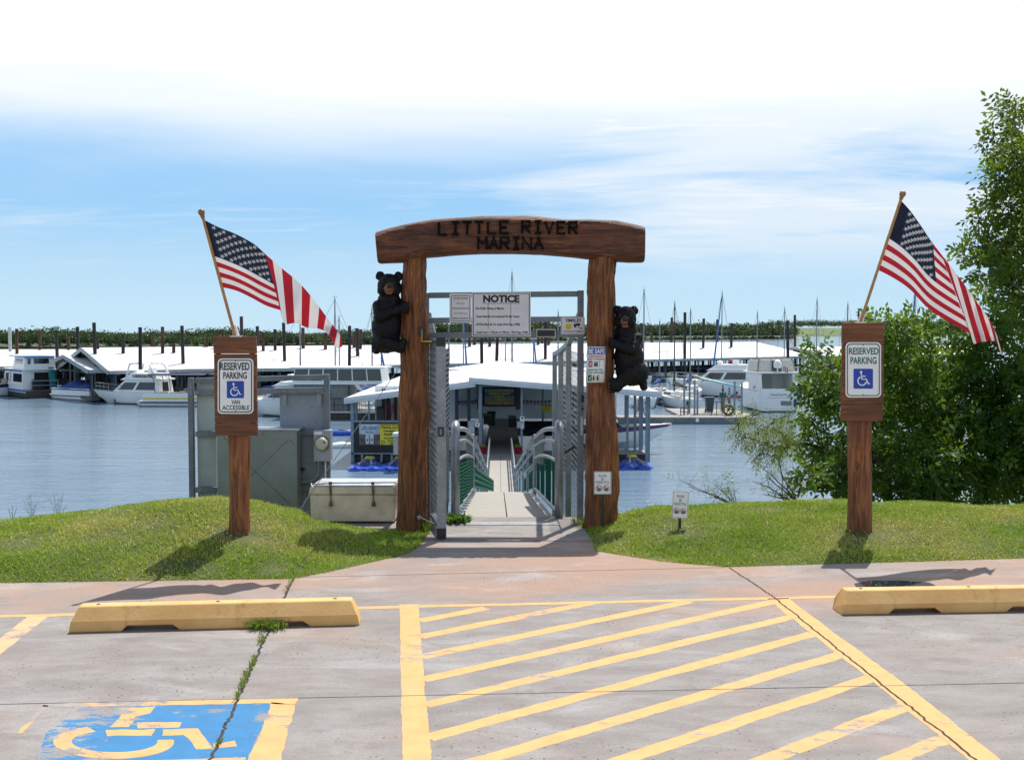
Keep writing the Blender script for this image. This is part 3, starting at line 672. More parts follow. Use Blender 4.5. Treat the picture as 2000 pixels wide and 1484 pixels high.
# ---- reserved parking sign posts
def rough_post(rows, d, depth, seed, nseg=20, nlev=46, squarish=.55, rid=.02):
    """a hewn post: rows of (py, px_left, px_right) in the plane Y = d"""
    mb = MB(); zs = [zof(r[0], d) for r in rows]; P = []
    ys = np.linspace(rows[0][0], rows[-1][0], nlev)
    for y in ys:
        xl = np.interp(y, [r[0] for r in rows], [r[1] for r in rows]); xr = np.interp(y, [r[0] for r in rows], [r[2] for r in rows])
        A = at(xl, y, d); B = at(xr, y, d); c = (A+B)/2; rx = (B.x-A.x)/2; ry = depth/2; row = []
        for j in range(nseg):
            a = 2*math.pi*j/nseg; ca, sa = math.cos(a), math.sin(a); k = (abs(ca)**(2/squarish if squarish < 1 else 2)+abs(sa)**(2/squarish if squarish < 1 else 2))**(-(squarish if squarish < 1 else 1)/2)
            q = noise.noise(Vector((ca*2.3+seed, sa*2.3, c.z*1.3)))*rid*1.2 + noise.noise(Vector((ca*7+seed, sa*7, c.z*1.1)))*rid
            row.append((c.x+ca*k*rx*(1+q/max(rx, .05)), d+depth*0+sa*k*ry*(1+q/max(ry, .05)), c.z))
        P.append(row+[row[0]])
    mb.grid(P); mb.face(P[0][:-1]); mb.face(list(reversed(P[-1][:-1]))); return mb
def parking_sign(label, d, post_rows, brd, seams, plate, col_txt, lines, sq, holder, z0):
    base = Vector((at((post_rows[-1][1]+post_rows[-1][2])/2, 742, d).x, d, z0)); o = thing('sign_post', label, 'parking sign', base, 'reserved parking sign posts')
    rough_post(post_rows, d, .15, d).build('post', POSTW, o, smooth=True, sm_ang=50)
    mb = MB(); (x0t, x1t, x0b, x1b, y0, y1) = brd; ys = [y0]+seams+[y1]; fr = d-.10
    for k, (a, b) in enumerate(zip(ys[:-1], ys[1:])):
        f = lambda y: (lerp(x0t, x0b, (y-y0)/(y1-y0)), lerp(x1t, x1b, (y-y0)/(y1-y0)))
        a2 = a+(.35 if k else 0); b2 = b-.35; jl = random.uniform(-.6, .6); jr = random.uniform(-.6, .6)
        A = at(f(a2)[0]+jl, a2, fr); B = at(f(a2)[1]+jr, a2, fr); C = at(f(b2)[1]+jr, b2, fr); D = at(f(b2)[0]+jl, b2, fr)
        mb.prism([A, B, C, D], (0, .038, 0))
    for sx in (.1, .9):
        xx = lerp(x0t, x1t, sx); A = at(xx, y0+2, fr+.038); B = at(xx, y1-2, fr+.038); mb.bb((A.x-.02, fr+.039, B.z), (A.x+.02, fr+.075, A.z))
    mb.build('board', BOARDW, o, bevel=.004)
    px0, px1, py0, py1 = plate; pf = fr-.004
    mb = MB(); mb.prism([at(*q, pf) for q in rrect(px0, px1, py0, py1, 8.5, 6)], (0, .003, 0)); pl = mb.build('sign_plate', SIGNW, o)
    P = flatP(pf, .0012); mb = MB(); add_ring(mb, rrect(px0+2.6, px1-2.6, py0+2.6, py1-2.6, 7.2, 6), rrect(px0+4.6, px1-4.6, py0+4.6, py1-4.6, 5.6, 6), P); mb.build('border', col_txt, pl)
    mb = MB()
    for s, a, b, c, e, bd in lines: add_text(mb, s, P, a, b, c, e, bd)
    mb.build('lettering', col_txt, pl)
    mb = MB(); add_poly(mb, rrect(sq[0], sq[1], sq[2], sq[3], 2, 4), P); sy = mb.build('symbol', INKB, pl)
    P2 = flatP(pf, .0022); s_ = sq[1]-sq[0]; mb = MB(); wheelchair(mb, sq[0]+s_*.07, sq[2]+s_*.05, s_*.88, P2); mb.build('wheelchair_mark', SIGNW, pl)
    for yy in (py0+5.5, py1-5.5): c = at((px0+px1)/2, yy, pf); mb = MB(); mb.lathe((c.x, c.y, c.z), [(.006, -.0005), (.006, .002), (.003, .004)], 10, axis='y'); mb.build('bolt', STEELP, pl)
    hx, hy = holder; c = at(hx, hy, d-.05); mb = MB(); return o, c, fr
POSTROWS_L = ((840, 448, 487), (860, 447.5, 487), (880, 450, 487), (950, 449, 487), (1000, 448.5, 486.5), (1050, 448, 487), (1066, 447, 488))
POSTROWS_R = ((815, 1660, 1698), (850, 1659, 1699), (880, 1656.5, 1698), (910, 1657.5, 1700), (950, 1658, 1699), (1000, 1657, 1699), (1030, 1656, 1699), (1046, 1655, 1700))
oL, hL, fL = parking_sign('stained wood post with white and black van accessible reserved parking sign', 8.9, POSTROWS_L, (416, 500, 420, 503, 657, 851), [691, 738, 782, 826], (425, 495, 700, 808), INKGR,
    [('RESERVED', 429.5, 487.5, 708, 723, .028), ('PARKING', 436, 482, 726.5, 740, .028), ('VAN', 452, 468.5, 781, 789.5, .02), ('ACCESSIBLE', 434, 487, 791.5, 800.5, .02)], (443, 476.5, 744, 777.5), (462, 652), .157)
oR, hR, fR = parking_sign('stained wood post with white and green reserved parking sign', 9.3, POSTROWS_R, (1646, 1727, 1643, 1725, 630, 823), [672, 712, 752, 790], (1651.5, 1721, 668.5, 776), INKG,
    [('RESERVED', 1658, 1716, 679, 692.5, .024), ('PARKING', 1661, 1712, 697, 711, .024)], (1667, 1705, 720, 759), (1681, 624), .168)

# ---- flags on slanted wooden poles
FRED = mat('flag_red', (.42, .012, .03), .8, var=.06); FWHT = mat('flag_white', (.76, .75, .76), .8, var=.03); FBLU = mat('flag_navy', (.008, .022, .055), .8, var=.15); FSLV = mat('flag_sleeve', (.006, .012, .028), .85, var=.15)
def cloth_trans(m, k=.22):
    nt = m.node_tree; p = [n for n in nt.nodes if n.type == 'BSDF_PRINCIPLED'][0]; out = [n for n in nt.nodes if n.type == 'OUTPUT_MATERIAL'][0]
    src = p.inputs['Base Color'].links[0].from_socket; t = N(nt, 'ShaderNodeBsdfTranslucent'); nt.links.new(src, t.inputs[0]); mx = N(nt, 'ShaderNodeMixShader'); mx.inputs[0].default_value = k
    nt.links.new(p.outputs[0], mx.inputs[1]); nt.links.new(t.outputs[0], mx.inputs[2]); nt.links.new(mx.outputs[0], out.inputs[0])
for m_ in (FRED, FWHT, FBLU, FSLV): cloth_trans(m_)
def pline(pts, t):
    t = max(0, min(1, t)); n = len(pts)-1; x = t*n; i = min(n-1, int(x)); f = x-i
    p0 = pts[max(i-1, 0)]; p1 = pts[i]; p2 = pts[i+1]; p3 = pts[min(i+2, n)]; o = []
    for k in (0, 1): o.append(.5*((2*p1[k])+(-p0[k]+p2[k])*f+(2*p0[k]-5*p1[k]+4*p2[k]-p3[k])*f*f+(-p0[k]+3*p1[k]-3*p2[k]+p3[k])*f**3))
    return o
def flag(label, d, top, bot, U, Lw, pole, sc, sleeve, NB=11):
    (pa, pb) = pole; LD = lambda y: d-.02-.36*(pa[1]-y)/(pa[1]-pb[1]); A = at(*pa, d-.02); B = at(*pb, LD(pb[1])); base = A.copy(); o = thing('flag', label, 'flag', base, 'national flags on wooden poles')
    mb = MB(); mb.tube([A, B], [.013, .0115], 14); mb.build('pole', POLEW, o, smooth=True, sm_ang=50)
    t = (B-A).normalized(); mb = MB(); prof = [(.012, -.01), (.017, 0), (.0155, .012), (.022, .022), (.0265, .036), (.0255, .05), (.018, .06), (.006, .064)]
    mb.lathe((0, 0, 0), prof, 18); q = Vector((0, 0, 1)).rotation_difference(t); mb.v = [tuple(B+q @ Vector(v)) for v in mb.v]; mb.build('finial', mat('finial_wood', (.3, .15, .06), .35, var=.15), o, smooth=True, sm_ang=60)
    def S1(s, tt):
        a = pline(top, s); b = pline(bot, s); x = lerp(a[0], b[0], tt); y = lerp(a[1], b[1], tt)
        rip = .022*math.sin(s*7+tt*3.2)*s+.010*math.sin(s*15-tt*6)*s - .10*s*s
        return at(x, y, LD(min(y, pa[1]))+rip+.05*s)
    def S2(a, b):
        u = pline(U, a); l = pline(Lw, a); e = S1(1, b); rip = .055*math.sin(a*11+b*2)*min(1, a*4)+.016*math.sin(a*27+b*4)*min(1, a*5) - .03*a
        p = at(lerp(u[0], l[0], b), lerp(u[1], l[1], b), e.y+rip*1.0); 
        return p
    mb = MB(); nx, ny = 30, 52
    P = [[S1(j/nx, i/ny) for j in range(nx+1)] for i in range(ny+1)]
    def mi(i, j):
        s = (j+.5)/nx; k = int((i+.5)/ny*13)
        if s < sleeve: return 3 if k < 7 else (0 if k % 2 == 0 else 1)
        if k < 7 and s < sc: return 2
        return 0 if k % 2 == 0 else 1
    mb.grid(P, mi); na = 56; nb = 24
    P = [[S2(j/na, i/nb) for j in range(na+1)] for i in range(nb+1)]
    mb.grid(P, lambda i, j: 0 if int((j+.5)/na*NB) % 2 == 0 else 1)
    cl = mb.build('cloth', [FRED, FWHT, FBLU, FSLV], o, smooth=True, weld=1e-6)
    mb = MB(); s0, s1 = sleeve+.01, min(sc, .985)-.005
    for r in range(9):
        for c in range(6 if r % 2 == 0 else 5):
            s = lerp(s0, s1, ((c+.5)/6 if r % 2 == 0 else (c+1)/6)); tt = (r+.9)/9.8*7/13
            e = .004; o0 = S1(s, tt); du = (S1(s+e, tt)-o0).normalized(); dv = (S1(s, tt+e)-o0); dv = (dv-du*dv.dot(du)).normalized(); nn = du.cross(dv)
            ru = (S1(s+e, tt)-o0).length/e*(s1-s0)/6*.42; rv = (S1(s, tt+e)-o0).length/e*(7/13/9)*.62; R = min(max(ru*.92, .008), .022); R2 = min(R*1.08, rv*1.0)
            ud = Vector((0, 0, -1)); 
            for sg in (1, -1):
                mb.face([o0+nn*.003*sg+du*(R if k % 2 == 0 else R*.42)*math.sin(k*math.pi/5)-dv*(R2 if k % 2 == 0 else R2*.42)*math.cos(k*math.pi/5) for k in range(10)])
    mb.build('stars', FWHT, cl); return o
flag('american flag on slanted pole above the van accessible sign, drooping over the lake', 8.83, [(396, 428), (425, 443), (460, 457), (495, 476), (519, 497)], [(434, 561), (462, 568), (490, 581), (520, 597), (548, 606)],
     [(519, 497), (548, 522), (585, 553), (615, 588), (640, 622), (660, 648), (666, 660)], [(548, 607), (556, 632), (578, 631), (600, 640), (622, 642), (640, 652), (657, 679), (669, 676)], ((459, 655), (396, 424)), 1.01, .10)
flag('american flag on slanted pole above the green lettered sign, hanging before the trees', 9.23, [(1761, 393), (1778, 412), (1798, 440), (1818, 470), (1838, 496)], [(1712, 526), (1745, 543), (1778, 566), (1820, 608), (1895, 652)],
     [(1838, 496), (1862, 527), (1885, 558), (1908, 590), (1930, 620), (1945, 650), (1950, 664)], [(1897, 654), (1902, 671), (1913, 668), (1925, 667), (1938, 666), (1946, 668), (1956, 692), (1958, 690)], ((1681, 628), (1760, 388)), .80, .19, 9)
def flag_holder(parent, d, p0, p1, bolt):
    A = at(*p0, d); B = at(*p1, d); mb = MB(); mb.tube([A, B], [.026, .022], 14); mb.box((A.x, A.y+.0, A.z-.004), (.09, .06, .012)); h = mb.build('flag_holder', mat('white_plastic', (.75, .75, .76), .4, var=.04), parent, smooth=True, sm_ang=40)
    c = at(*bolt, d+.02); mb = MB(); mb.tube([c-Vector((0, 0, .05)), c+Vector((0, 0, .022))], .008, 8); mb.build('bolt', BLK, h)
flag_holder(oL, 8.83, (461.5, 656), (457, 636), (464, 643)); flag_holder(oR, 9.23, (1680, 629), (1686, 611), (1677, 612))

# ---- log gateway with carved lettering
D0 = 10.17
def bark_log(rows, d, depth, seed):
    mb = MB(); nseg, nlev = 72, 200; ys = np.linspace(rows[0][0], rows[-1][0], nlev); P = []; R0 = [r[0] for r in rows]
    for y in ys:
        A = at(np.interp(y, R0, [r[1] for r in rows]), y, d); B = at(np.interp(y, R0, [r[2] for r in rows]), y, d); c = (A+B)/2; rx = (B.x-A.x)/2; row = []
        for j in range(nseg):
            a = 2*math.pi*j/nseg; ca, sa = math.cos(a), math.sin(a); tw = a+c.z*.12
            q = .016*noise.noise(Vector((math.cos(tw)*1.6+seed, math.sin(tw)*1.6, c.z*1.0)))
            r1 = noise.noise(Vector((math.cos(tw)*8+seed, math.sin(tw)*8, c.z*1.7))); r2 = noise.noise(Vector((math.cos(tw)*17+seed, math.sin(tw)*17, c.z*3.2)))
            kn = noise.noise(Vector((ca*3+seed*2, sa*3, c.z*4.5))); q += .017*(1-abs(r1)*2.6)+.011*r2+(.03*(kn-.55) if kn > .55 else 0)
            row.append((c.x+ca*(rx+q-.004), d+sa*(depth*(rx*.4+.6*.135)/.135+q), c.z))
        P.append(row+[row[0]])
    mb.grid(P); mb.face(P[0][:-1]); mb.face(list(reversed(P[-1][:-1]))); return mb
gate = thing('gateway_arch', 'red brown cedar log gateway with black LITTLE RIVER MARINA lettering over the path', 'gateway', (xof(1000, D0), D0, 0))
LOGL = ((495, 790, 829), (530, 790, 829), (560, 787, 830), (600, 786, 830), (625, 787, 835), (655, 786, 838), (680, 785, 834), (740, 784, 833), (780, 782, 834), (802, 781, 838), (830, 780, 835), (900, 779, 833), (960, 778, 833), (1000, 777, 834), (1034, 775, 837), (1050, 774, 838))
LOGR = ((495, 1155, 1203), (520, 1151, 1203), (545, 1149, 1200), (600, 1149, 1200), (640, 1150, 1200), (680, 1150, 1198), (720, 1149, 1197), (790, 1147, 1198), (830, 1145, 1203), (870, 1145, 1208), (920, 1144, 1208), (960, 1144, 1210), (985, 1145, 1206), (1010, 1144, 1205), (1033, 1143, 1206), (1050, 1142, 1207))
lp = bark_log(LOGL, D0, .13, 1.3).build('log_post', CEDAR, gate, smooth=True); rp = bark_log(LOGR, D0, .135, 5.1).build('log_post', CEDAR, gate, smooth=True)
def beam():
    T = [(736, 457), (760, 449), (800, 440), (850, 430), (900, 427), (940, 425), (1000, 424), (1050, 425), (1100, 430), (1150, 431), (1200, 433), (1230, 439), (1257, 446)]
    Bt = [(741, 514), (790, 512), (810, 509), (830, 503), (880, 499), (940, 496), (1000, 495), (1060, 497), (1120, 502), (1160, 506), (1205, 511), (1230, 512.5), (1256, 512)]
    mb = MB(); P = []; nx, ns = 260, 56
    for i in range(nx+1):
        t = i/nx; a = (np.interp(t, np.linspace(0, 1, 13), [q[0] for q in T]), np.interp(t, np.linspace(0, 1, 13), [q[1] for q in T])); b = (np.interp(t, np.linspace(0, 1, 13), [q[0] for q in Bt]), np.interp(t, np.linspace(0, 1, 13), [q[1] for q in Bt]))
        A = at(*a, D0); B = at(*b, D0); c = (A+B)/2; hz = (A.z-B.z)/2; row = []
        for j in range(ns):
            an = 2*math.pi*j/ns; ca, sa = math.cos(an), math.sin(an); k = (abs(ca)**5+abs(sa)**5)**(-.2)
            py, pz = ca*k, sa*k; X = lerp(B.x, A.x, (pz+1)/2)
            g = noise.noise(Vector((X*1.3, py*.9*2, pz*hz*9+1.3*math.sin(X*2)*.3))); g2 = noise.noise(Vector((X*3.5, py*3, pz*hz*38))); q = .008*(1-2*abs(g))+.007*g2
            if i in (0, nx): q *= .3
            row.append((X+(0 if 0 < i < nx else 0), D0+py*(.15+q), c.z+pz*(hz+q*.7)))
        P.append(row+[row[0]])
    mb.grid(P); mb.face(P[0][:-1]); mb.face(list(reversed(P[-1][:-1]))); return mb.build('beam', BEAMW, gate, smooth=True, sm_ang=55)
bm_ = beam()
GL = {'L': [[(0, 0), (0, 1), (.9, 1)]], 'I': [[(.1, 0), (.9, 0)], [(.5, 0), (.5, 1)], [(.1, 1), (.9, 1)]], 'T': [[(0, 0), (1, 0)], [(.5, 0), (.5, 1)]], 'E': [[(.95, 0), (0, 0), (0, 1), (.95, 1)], [(0, .5), (.75, .5)]],
      'R': [[(0, 1), (0, 0), (.9, 0), (.9, .45), (0, .45)], [(.35, .45), (.95, 1)]], 'V': [[(0, 0), (.5, 1), (1, 0)]], 'M': [[(0, 1), (0, 0), (.5, .5), (1, 0), (1, 1)]], 'A': [[(0, 1), (.5, 0), (1, 1)], [(.2, .62), (.8, .62)]], 'N': [[(0, 1), (0, 0), (1, 1), (1, 0)]]}
mb = MB()
def glyph(ch, x0, x1, y0, y1, w=4.6):
    for ki, pl in enumerate(GL[ch]):
        pts = [(lerp(x0, x1, a), lerp(y0, y1, b)) for a, b in pl]; m2 = MB(); stroke(m2, pts, w, lambda x, y: at(x, y, D0-.176-.0023*ki))
        for f in m2.f: mb.prism([m2.v[i] for i in f], (0, .045, 0))
        for q in pts[1:-1]: mb.prism([at(*p, D0-.1745-.0023*ki) for p in disc(q[0], q[1], w/2, n=10)], (0, .03, 0))
for ch, x in zip('LITTLE', (857, 881, 904, 927, 953, 977)): glyph(ch, x, x+17, 434-.012*(x-857), 458-.02*(x-857))
for ch, x in zip('RIVER', (1020, 1043, 1065, 1089, 1112)): glyph(ch, x, x+16, 431.5+.02*(x-1020), 455+.02*(x-1020))
for ch, x in zip('MARINA', (934, 956, 978, 1000, 1021, 1044)): glyph(ch, x, x+16.5, 464, 487)
mb.build('lettering', mat('carved_black_letters', (.009, .009, .010), .9, var=.1, spec=.08), bm_)
mb = MB()
for (y0, x) in ((640, 823), (652, 824)): c = at(x, y0, D0-.15); mb.box((c.x, c.y, c.z), (.055, .012, .014))
c = at(826, 646, D0-.155); mb.box((c.x-.02, c.y, c.z), (.012, .02, .09)); mb.box((c.x+.03, c.y, c.z), (.012, .02, .07)); mb.build('latch_plate', DARK, lp)
mb = MB(); A = at(824, 643, D0-.165); B = at(824, 667, D0-.165); C = at(845, 667, D0-.18); mb.tube([A, B, C], .006, 6); mb.build('yellow_cord', mat('yellow_cord', (.4, .4, .06), .7), lp)
c = at(819, 1010, D0-.15); mb = MB(); mb.lathe((c.x, c.y, c.z), [(.02, -.004), (.022, .012), (.014, .018)], 12, axis='y'); mb.tube([c, at(829, 1014, D0-.18), at(848, 1022, D0-.3)], .004, 6); mb.build('ring_bolt', GALV, lp)

# ---- carved black bears hugging the posts
BEARM = mat('bear_black', (.008, .008, .0095), .58, var=.3, scale=14, bmp=.6, bscale=60, spec=.22); MUZ = mat('bear_muzzle', (.16, .075, .03), .55, var=.2); LIP = mat('bear_lip', (.24, .065, .03), .5, var=.15)
def bear(label, joints, d):
    P = lambda x, y, o=0.: at(x, y, d+o)
    s = 1/206.
    def body(mb):
        for k in joints['ell']: c = P(k[0], k[1], k[2]); mb.ell(c, (k[3]*s, k[5] if len(k) > 5 else k[3]*s*.9, k[4]*s), 12)
        for k in joints['cap']: caps(mb, P(*k[0]), P(*k[1]), k[2]*s, k[3]*s)
    hx, hy = joints['head']; mc = P(hx, hy+6, -.175); root = P(hx, joints['bottom'])
    o = thing('bear_statue', label, 'bear statue', root, 'carved black bears on the gateway posts')
    def fm(c, n):
        px = 1000+c.x/c.y*F; q = (c-mc)
        if (q.x/.044)**2+(q.z/.052)**2 < 1 and c.y < d-.135: return 1
        return 0
    remesh('body', body, .0075, [BEARM, MUZ], o, 4, .006, .019, fm)
    mb = MB(); c = P(hx+1, hy+1, -.232); mb.ell(c, (.028, .02, .02), 10); mb.build('nose', BLK, o, smooth=True)
    mb = MB(); c = P(hx, hy+15.5, -.205); mb.ell(c, (.032, .018, .013), 10); mb.build('lower_lip', LIP, o, smooth=True)
    for sx in (-1, 1):
        mb = MB(); c = P(hx+sx*9.5, hy-5, -.128); mb.ell(c, (.011, .01, .011), 8); mb.build('eye', mat('bear_eye', (.006, .005, .004), .12, spec=.8), o, smooth=True)
    if 'claws' in joints:
        mb = MB()
        for (x, y, oo, dx, dy) in joints['claws']: a = P(x, y, oo); b = P(x+dx, y+dy, oo-.012); mb.tube([a, a.lerp(b, .5)+Vector((0, -.008, 0)), b], [.006, .005, .0015], 8)
        mb.build('claws', mat('bear_claw', (.09, .09, .095), .3, var=.2), o, smooth=True)
    return o
bear('black carved bear hugging the left gateway post, one hind leg bent up', dict(head=(760, 557), bottom=690, ell=[
    (760, 559, -.03, 22.5, 24, .105), (760, 552, -.06, 19, 16, .09), (759, 566, -.145, 9.5, 10, .07), (749, 566, -.06, 12, 13, .075), (771, 566, -.06, 12, 13, .075),
    (742.5, 539, -.02, 9, 9.5, .026), (778, 540, -.02, 9, 9.5, .026), (760, 585, -.01, 22, 16, .1), (757, 602, 0, 28, 23, .13), (755, 640, 0, 29, 34, .14), (753, 667, 0, 29, 23, .14), (757, 625, 0, 28, 25, .13),
    (790, 600, -.12, 8, 11, .05)],
    cap=[((739, 598, -.06), (742, 618, -.13), 12, 12), ((742, 618, -.13), (789, 601, -.14), 12, 8), ((779, 594, 0), (796, 587, .02), 8, 6), ((788, 596, -.155), (797, 592, -.16), 3.4, 2.8), ((788, 601, -.16), (798.5, 598.5, -.165), 3.4, 2.8), ((788, 606, -.16), (798, 605, -.165), 3.4, 2.8), ((787, 611, -.15), (796, 611, -.155), 3.2, 2.6),
         ((748, 668, -.09), (782, 679, -.14), 15, 11), ((782, 680, -.14), (788, 668, -.15), 9, 7.5), ((740, 668, 0), (732, 683, 0), 11, 7), ((732, 684, 0), (736, 686, -.05), 6.5, 6)]), D0-.03)
bear('black carved bear hugging the right gateway post with forepaws and foot', dict(head=(1221, 622), bottom=766, ell=[
    (1222, 622, -.03, 20.5, 24, .105), (1222, 615, -.06, 18, 15, .09), (1217, 629, -.145, 9, 10, .07), (1212, 630, -.06, 11, 12, .07), (1231, 630, -.06, 11, 12, .07),
    (1206, 605, -.02, 8.5, 8.5, .026), (1238, 606.5, -.02, 9, 9.5, .026), (1224, 647, -.01, 22, 16, .1), (1226, 665, 0, 26, 22, .125), (1228, 698, 0, 29, 36, .14), (1234, 726, 0, 31, 28, .145), (1196, 669, -.1, 7, 10, .045)],
    cap=[((1243, 660, -.05), (1234, 684, -.12), 12, 12), ((1234, 684, -.12), (1200, 671, -.14), 12, 8.5), ((1205, 648, 0), (1192, 655, .0), 8, 6), ((1198, 664, -.15), (1191.5, 661, -.155), 3.4, 3), ((1198, 669, -.155), (1190.5, 667, -.16), 3.4, 3), ((1198, 674, -.155), (1191, 673.5, -.16), 3.4, 3), ((1199, 679, -.15), (1192.5, 679, -.15), 3, 2.6),
         ((1232, 727, -.09), (1206, 752, -.12), 17, 11), ((1205, 755, -.12), (1198, 748, -.13), 11, 10), ((1198, 746, -.13), (1196, 762, -.13), 9, 7), ((1248, 730, 0), (1257, 752, 0), 13, 7.5), ((1256, 756, 0), (1259, 757, -.03), 6.5, 6)],
    claws=[(1190.5, 748, -.18, -1.5, 4.5), (1190.5, 755, -.18, -2, 4), (1192, 762, -.17, -2, 3), (1196, 766, -.165, -1, 3)]), D0-.03)

# ---- galvanised gate enclosure
DG = 10.42
def gx(d): return -.0125*(d-10.5)
frame = thing('gate_enclosure', 'galvanised steel gate frame with chain link sides behind the log posts', 'gate frame', (0, DG, 0))
def square(mb, a, b, w=.06): mb.bar(a, b, w, w)
for (x0, x1) in ((826, 838), (1128, 1140)):
    mb = MB(); A = at((x0+x1)/2, 567 if x0 > 1000 else 572, DG); mb.bb((A.x-.03, DG-.03, -.05), (A.x+.03, DG+.03, A.z)); mb.build('post', GALVD, frame, bevel=.005)
for (y0, y1) in ((570, 581), (619, 630), (648, 660)):
    mb = MB(); A = at(838, (y0+y1)/2+1.5, DG); B = at(1128, (y0+y1)/2-1.5, DG); h = (y1-y0)/2100*DG; mb.prism([(A.x, DG-.025, A.z-h/2), (A.x, DG-.025, A.z+h/2), (B.x, DG-.025, B.z+h/2), (B.x, DG-.025, B.z-h/2)], (0, .05, 0)); mb.build('cross_rail', GALVD, frame, bevel=.004)
WIRE = mat('chain_link_wire', (.17, .185, .2), .4, .5, var=.15)
def chain(mb, O, U, V, W, H, pitch=.055, r=.0022, seedj=.004, m=0):
    O = Vector(O); U = Vector(U).normalized(); V = Vector(V).normalized(); n = U.cross(V); k = int(W/pitch); rows = int(H/(pitch*.62))
    for i in range(k):
        pts = []
        for j in range(rows+1):
            x = (i+.5)*pitch+(pitch*.52 if j % 2 else -pitch*.02); pts.append(O+U*min(W, max(0, x))+V*(j*H/rows)+n*(.004 if (j+i) % 2 else -.004))
        for a, b in zip(pts[:-1], pts[1:]):
            t = (b-a).normalized(); p = t.cross(n).normalized()*r; q = n*r; base = len(mb.v)
            for c in (a, b):
                mb.v += [tuple(c+p), tuple(c-p*.5+q*.87), tuple(c-p*.5-q*.87)]
            for e in range(3): f = (e+1) % 3; mb.f.append((base+e, base+f, base+3+f, base+3+e)); mb.m.append(m)
# receding side panels
SIDE_R = [(DG, .655, 2.06), (11.8, .622, 1.76), (12.9, .585, 1.66), (14.0, .556, 1.6)]; SIDE_L = [(DG, -.81, 2.06), (11.8, -.83, 1.76), (14.0, -.865, 1.6)]
for S in (SIDE_R, SIDE_L):
    for (d, x, zt) in S[1:]:
        mb = MB(); mb.bb((x-.03, d-.03, -1.2), (x+.03, d+.03, zt)); mb.build('side_post', GALV, frame, bevel=.005)
    for (a, b) in zip(S[:-1], S[1:]):
        mb = MB(); mb.bar((a[1], a[0]+.03, a[2]-.03 if a[0] > DG else 2.02), (b[1], b[0]-.03, b[2]-.03), .05, .05); mb.build('side_rail', GALV, frame)
    a, b = S[0], S[-1]; mb = MB(); L = math.hypot(b[0]-a[0], b[1]-a[1]); chain(mb, (a[1]+.045, a[0], -.35), (b[1]-a[1], b[0]-a[0], 0), (0, 0, 1), L, 2.0, .05, .002); mb.build('chain_link', WIRE, frame)
mb = MB(); c = at(1136, 832, DG-.035); mb.box((c.x, c.y, c.z), (.022, .012, .18)); mb.build('white_strike_plate', mat('strike_plate', (.5, .52, .5), .5), frame)
mb = MB(); c = at(1138, 778, DG-.04); mb.box((c.x, c.y, c.z), (.032, .03, .07)); c2 = at(1138, 798, DG-.04); mb.lathe((c2.x, c2.y, c2.z), [(.014, -.005), (.014, .02), (.01, .026)], 12, axis='y'); mb.build('lock_box', BLK, frame, bevel=.003)
mb = MB(); c = at(1111, 795, 11.7); mb.tube([at(1111, 745, 11.72), at(1111, 800, 11.72)], .012, 8); mb.tube([at(1118, 802, 11.5), at(1128, 800, 10.9), at(1136, 803, 10.5)], .008, 6); mb.build('latch_bar', GALV, frame)
mb = MB(); mb.bar(at(1104, 884, 11.2), at(1122, 872, 10.9), .02, .02); mb.build('rusty_pin', mat('rust', (.06, .022, .012), .8, var=.2), frame)

# chain-link gate leaf standing open
leaf = thing('gate_leaf', 'narrow chain link gate leaf standing open beside the left log post, seen edge on', 'gate', (-.72, 10.0, 0))
ax, ay, bx, by = -.765, 10.36, -.632, 9.58
mb = MB(); zt = zof(660, by); mb.bb((bx-.041, by-.03, .045), (bx+.041, by+.025, zt)); lf = mb.build('front_stile', galv('gate_tube_steel', (.33, .345, .36), .5, .35), leaf, bevel=.005)
mb = MB(); mb.bb((bx-.042, by-.031, .012), (bx+.042, by+.026, .105)); mb.build('end_cap', BLK, leaf); mb = MB(); mb.bb((bx-.042, by-.031, zt-.075), (bx+.042, by+.026, zt+.006)); mb.build('end_cap', BLK, leaf)
mb = MB(); mb.bb((ax-.025, ay-.025, .08), (ax+.025, ay+.025, zt-.02)); mb.build('hinge_stile', GALVD, leaf)
for z in (zt-.035, .09):
    mb = MB(); mb.bar((ax, ay-.03, z), (bx, by+.03, z), .05, .05); mb.build('leaf_rail', GALV, leaf)
mb = MB(); chain(mb, (ax-.04, ay, .05), (bx-ax, by-ay, 0), (0, 0, 1), .78, zt-.06, .048, .0026); mb.build('chain_link', WIRE, leaf)
c = at(861, 843, by-.035); mb = MB(); mb.box((c.x, c.y, c.z), (.052, .02, .082)); lk = mb.build('lock_case', BLK, leaf, bevel=.003); mb = MB(); mb.box((c.x, c.y-.011, c.z), (.02, .004, .05)); mb.lathe((c.x, c.y-.012, c.z), [(.008, 0), (.008, .006)], 8, axis='y'); mb.build('lock_face', GALVL, lk)
mb = MB(); mb.tube([at(838, 843, by), at(881, 842, by+.01)], .011, 10); mb.tube([at(876, 843, by+.01), at(876, 852, by+.01)], .007, 6); mb.build('latch_bar', GALVL, leaf)

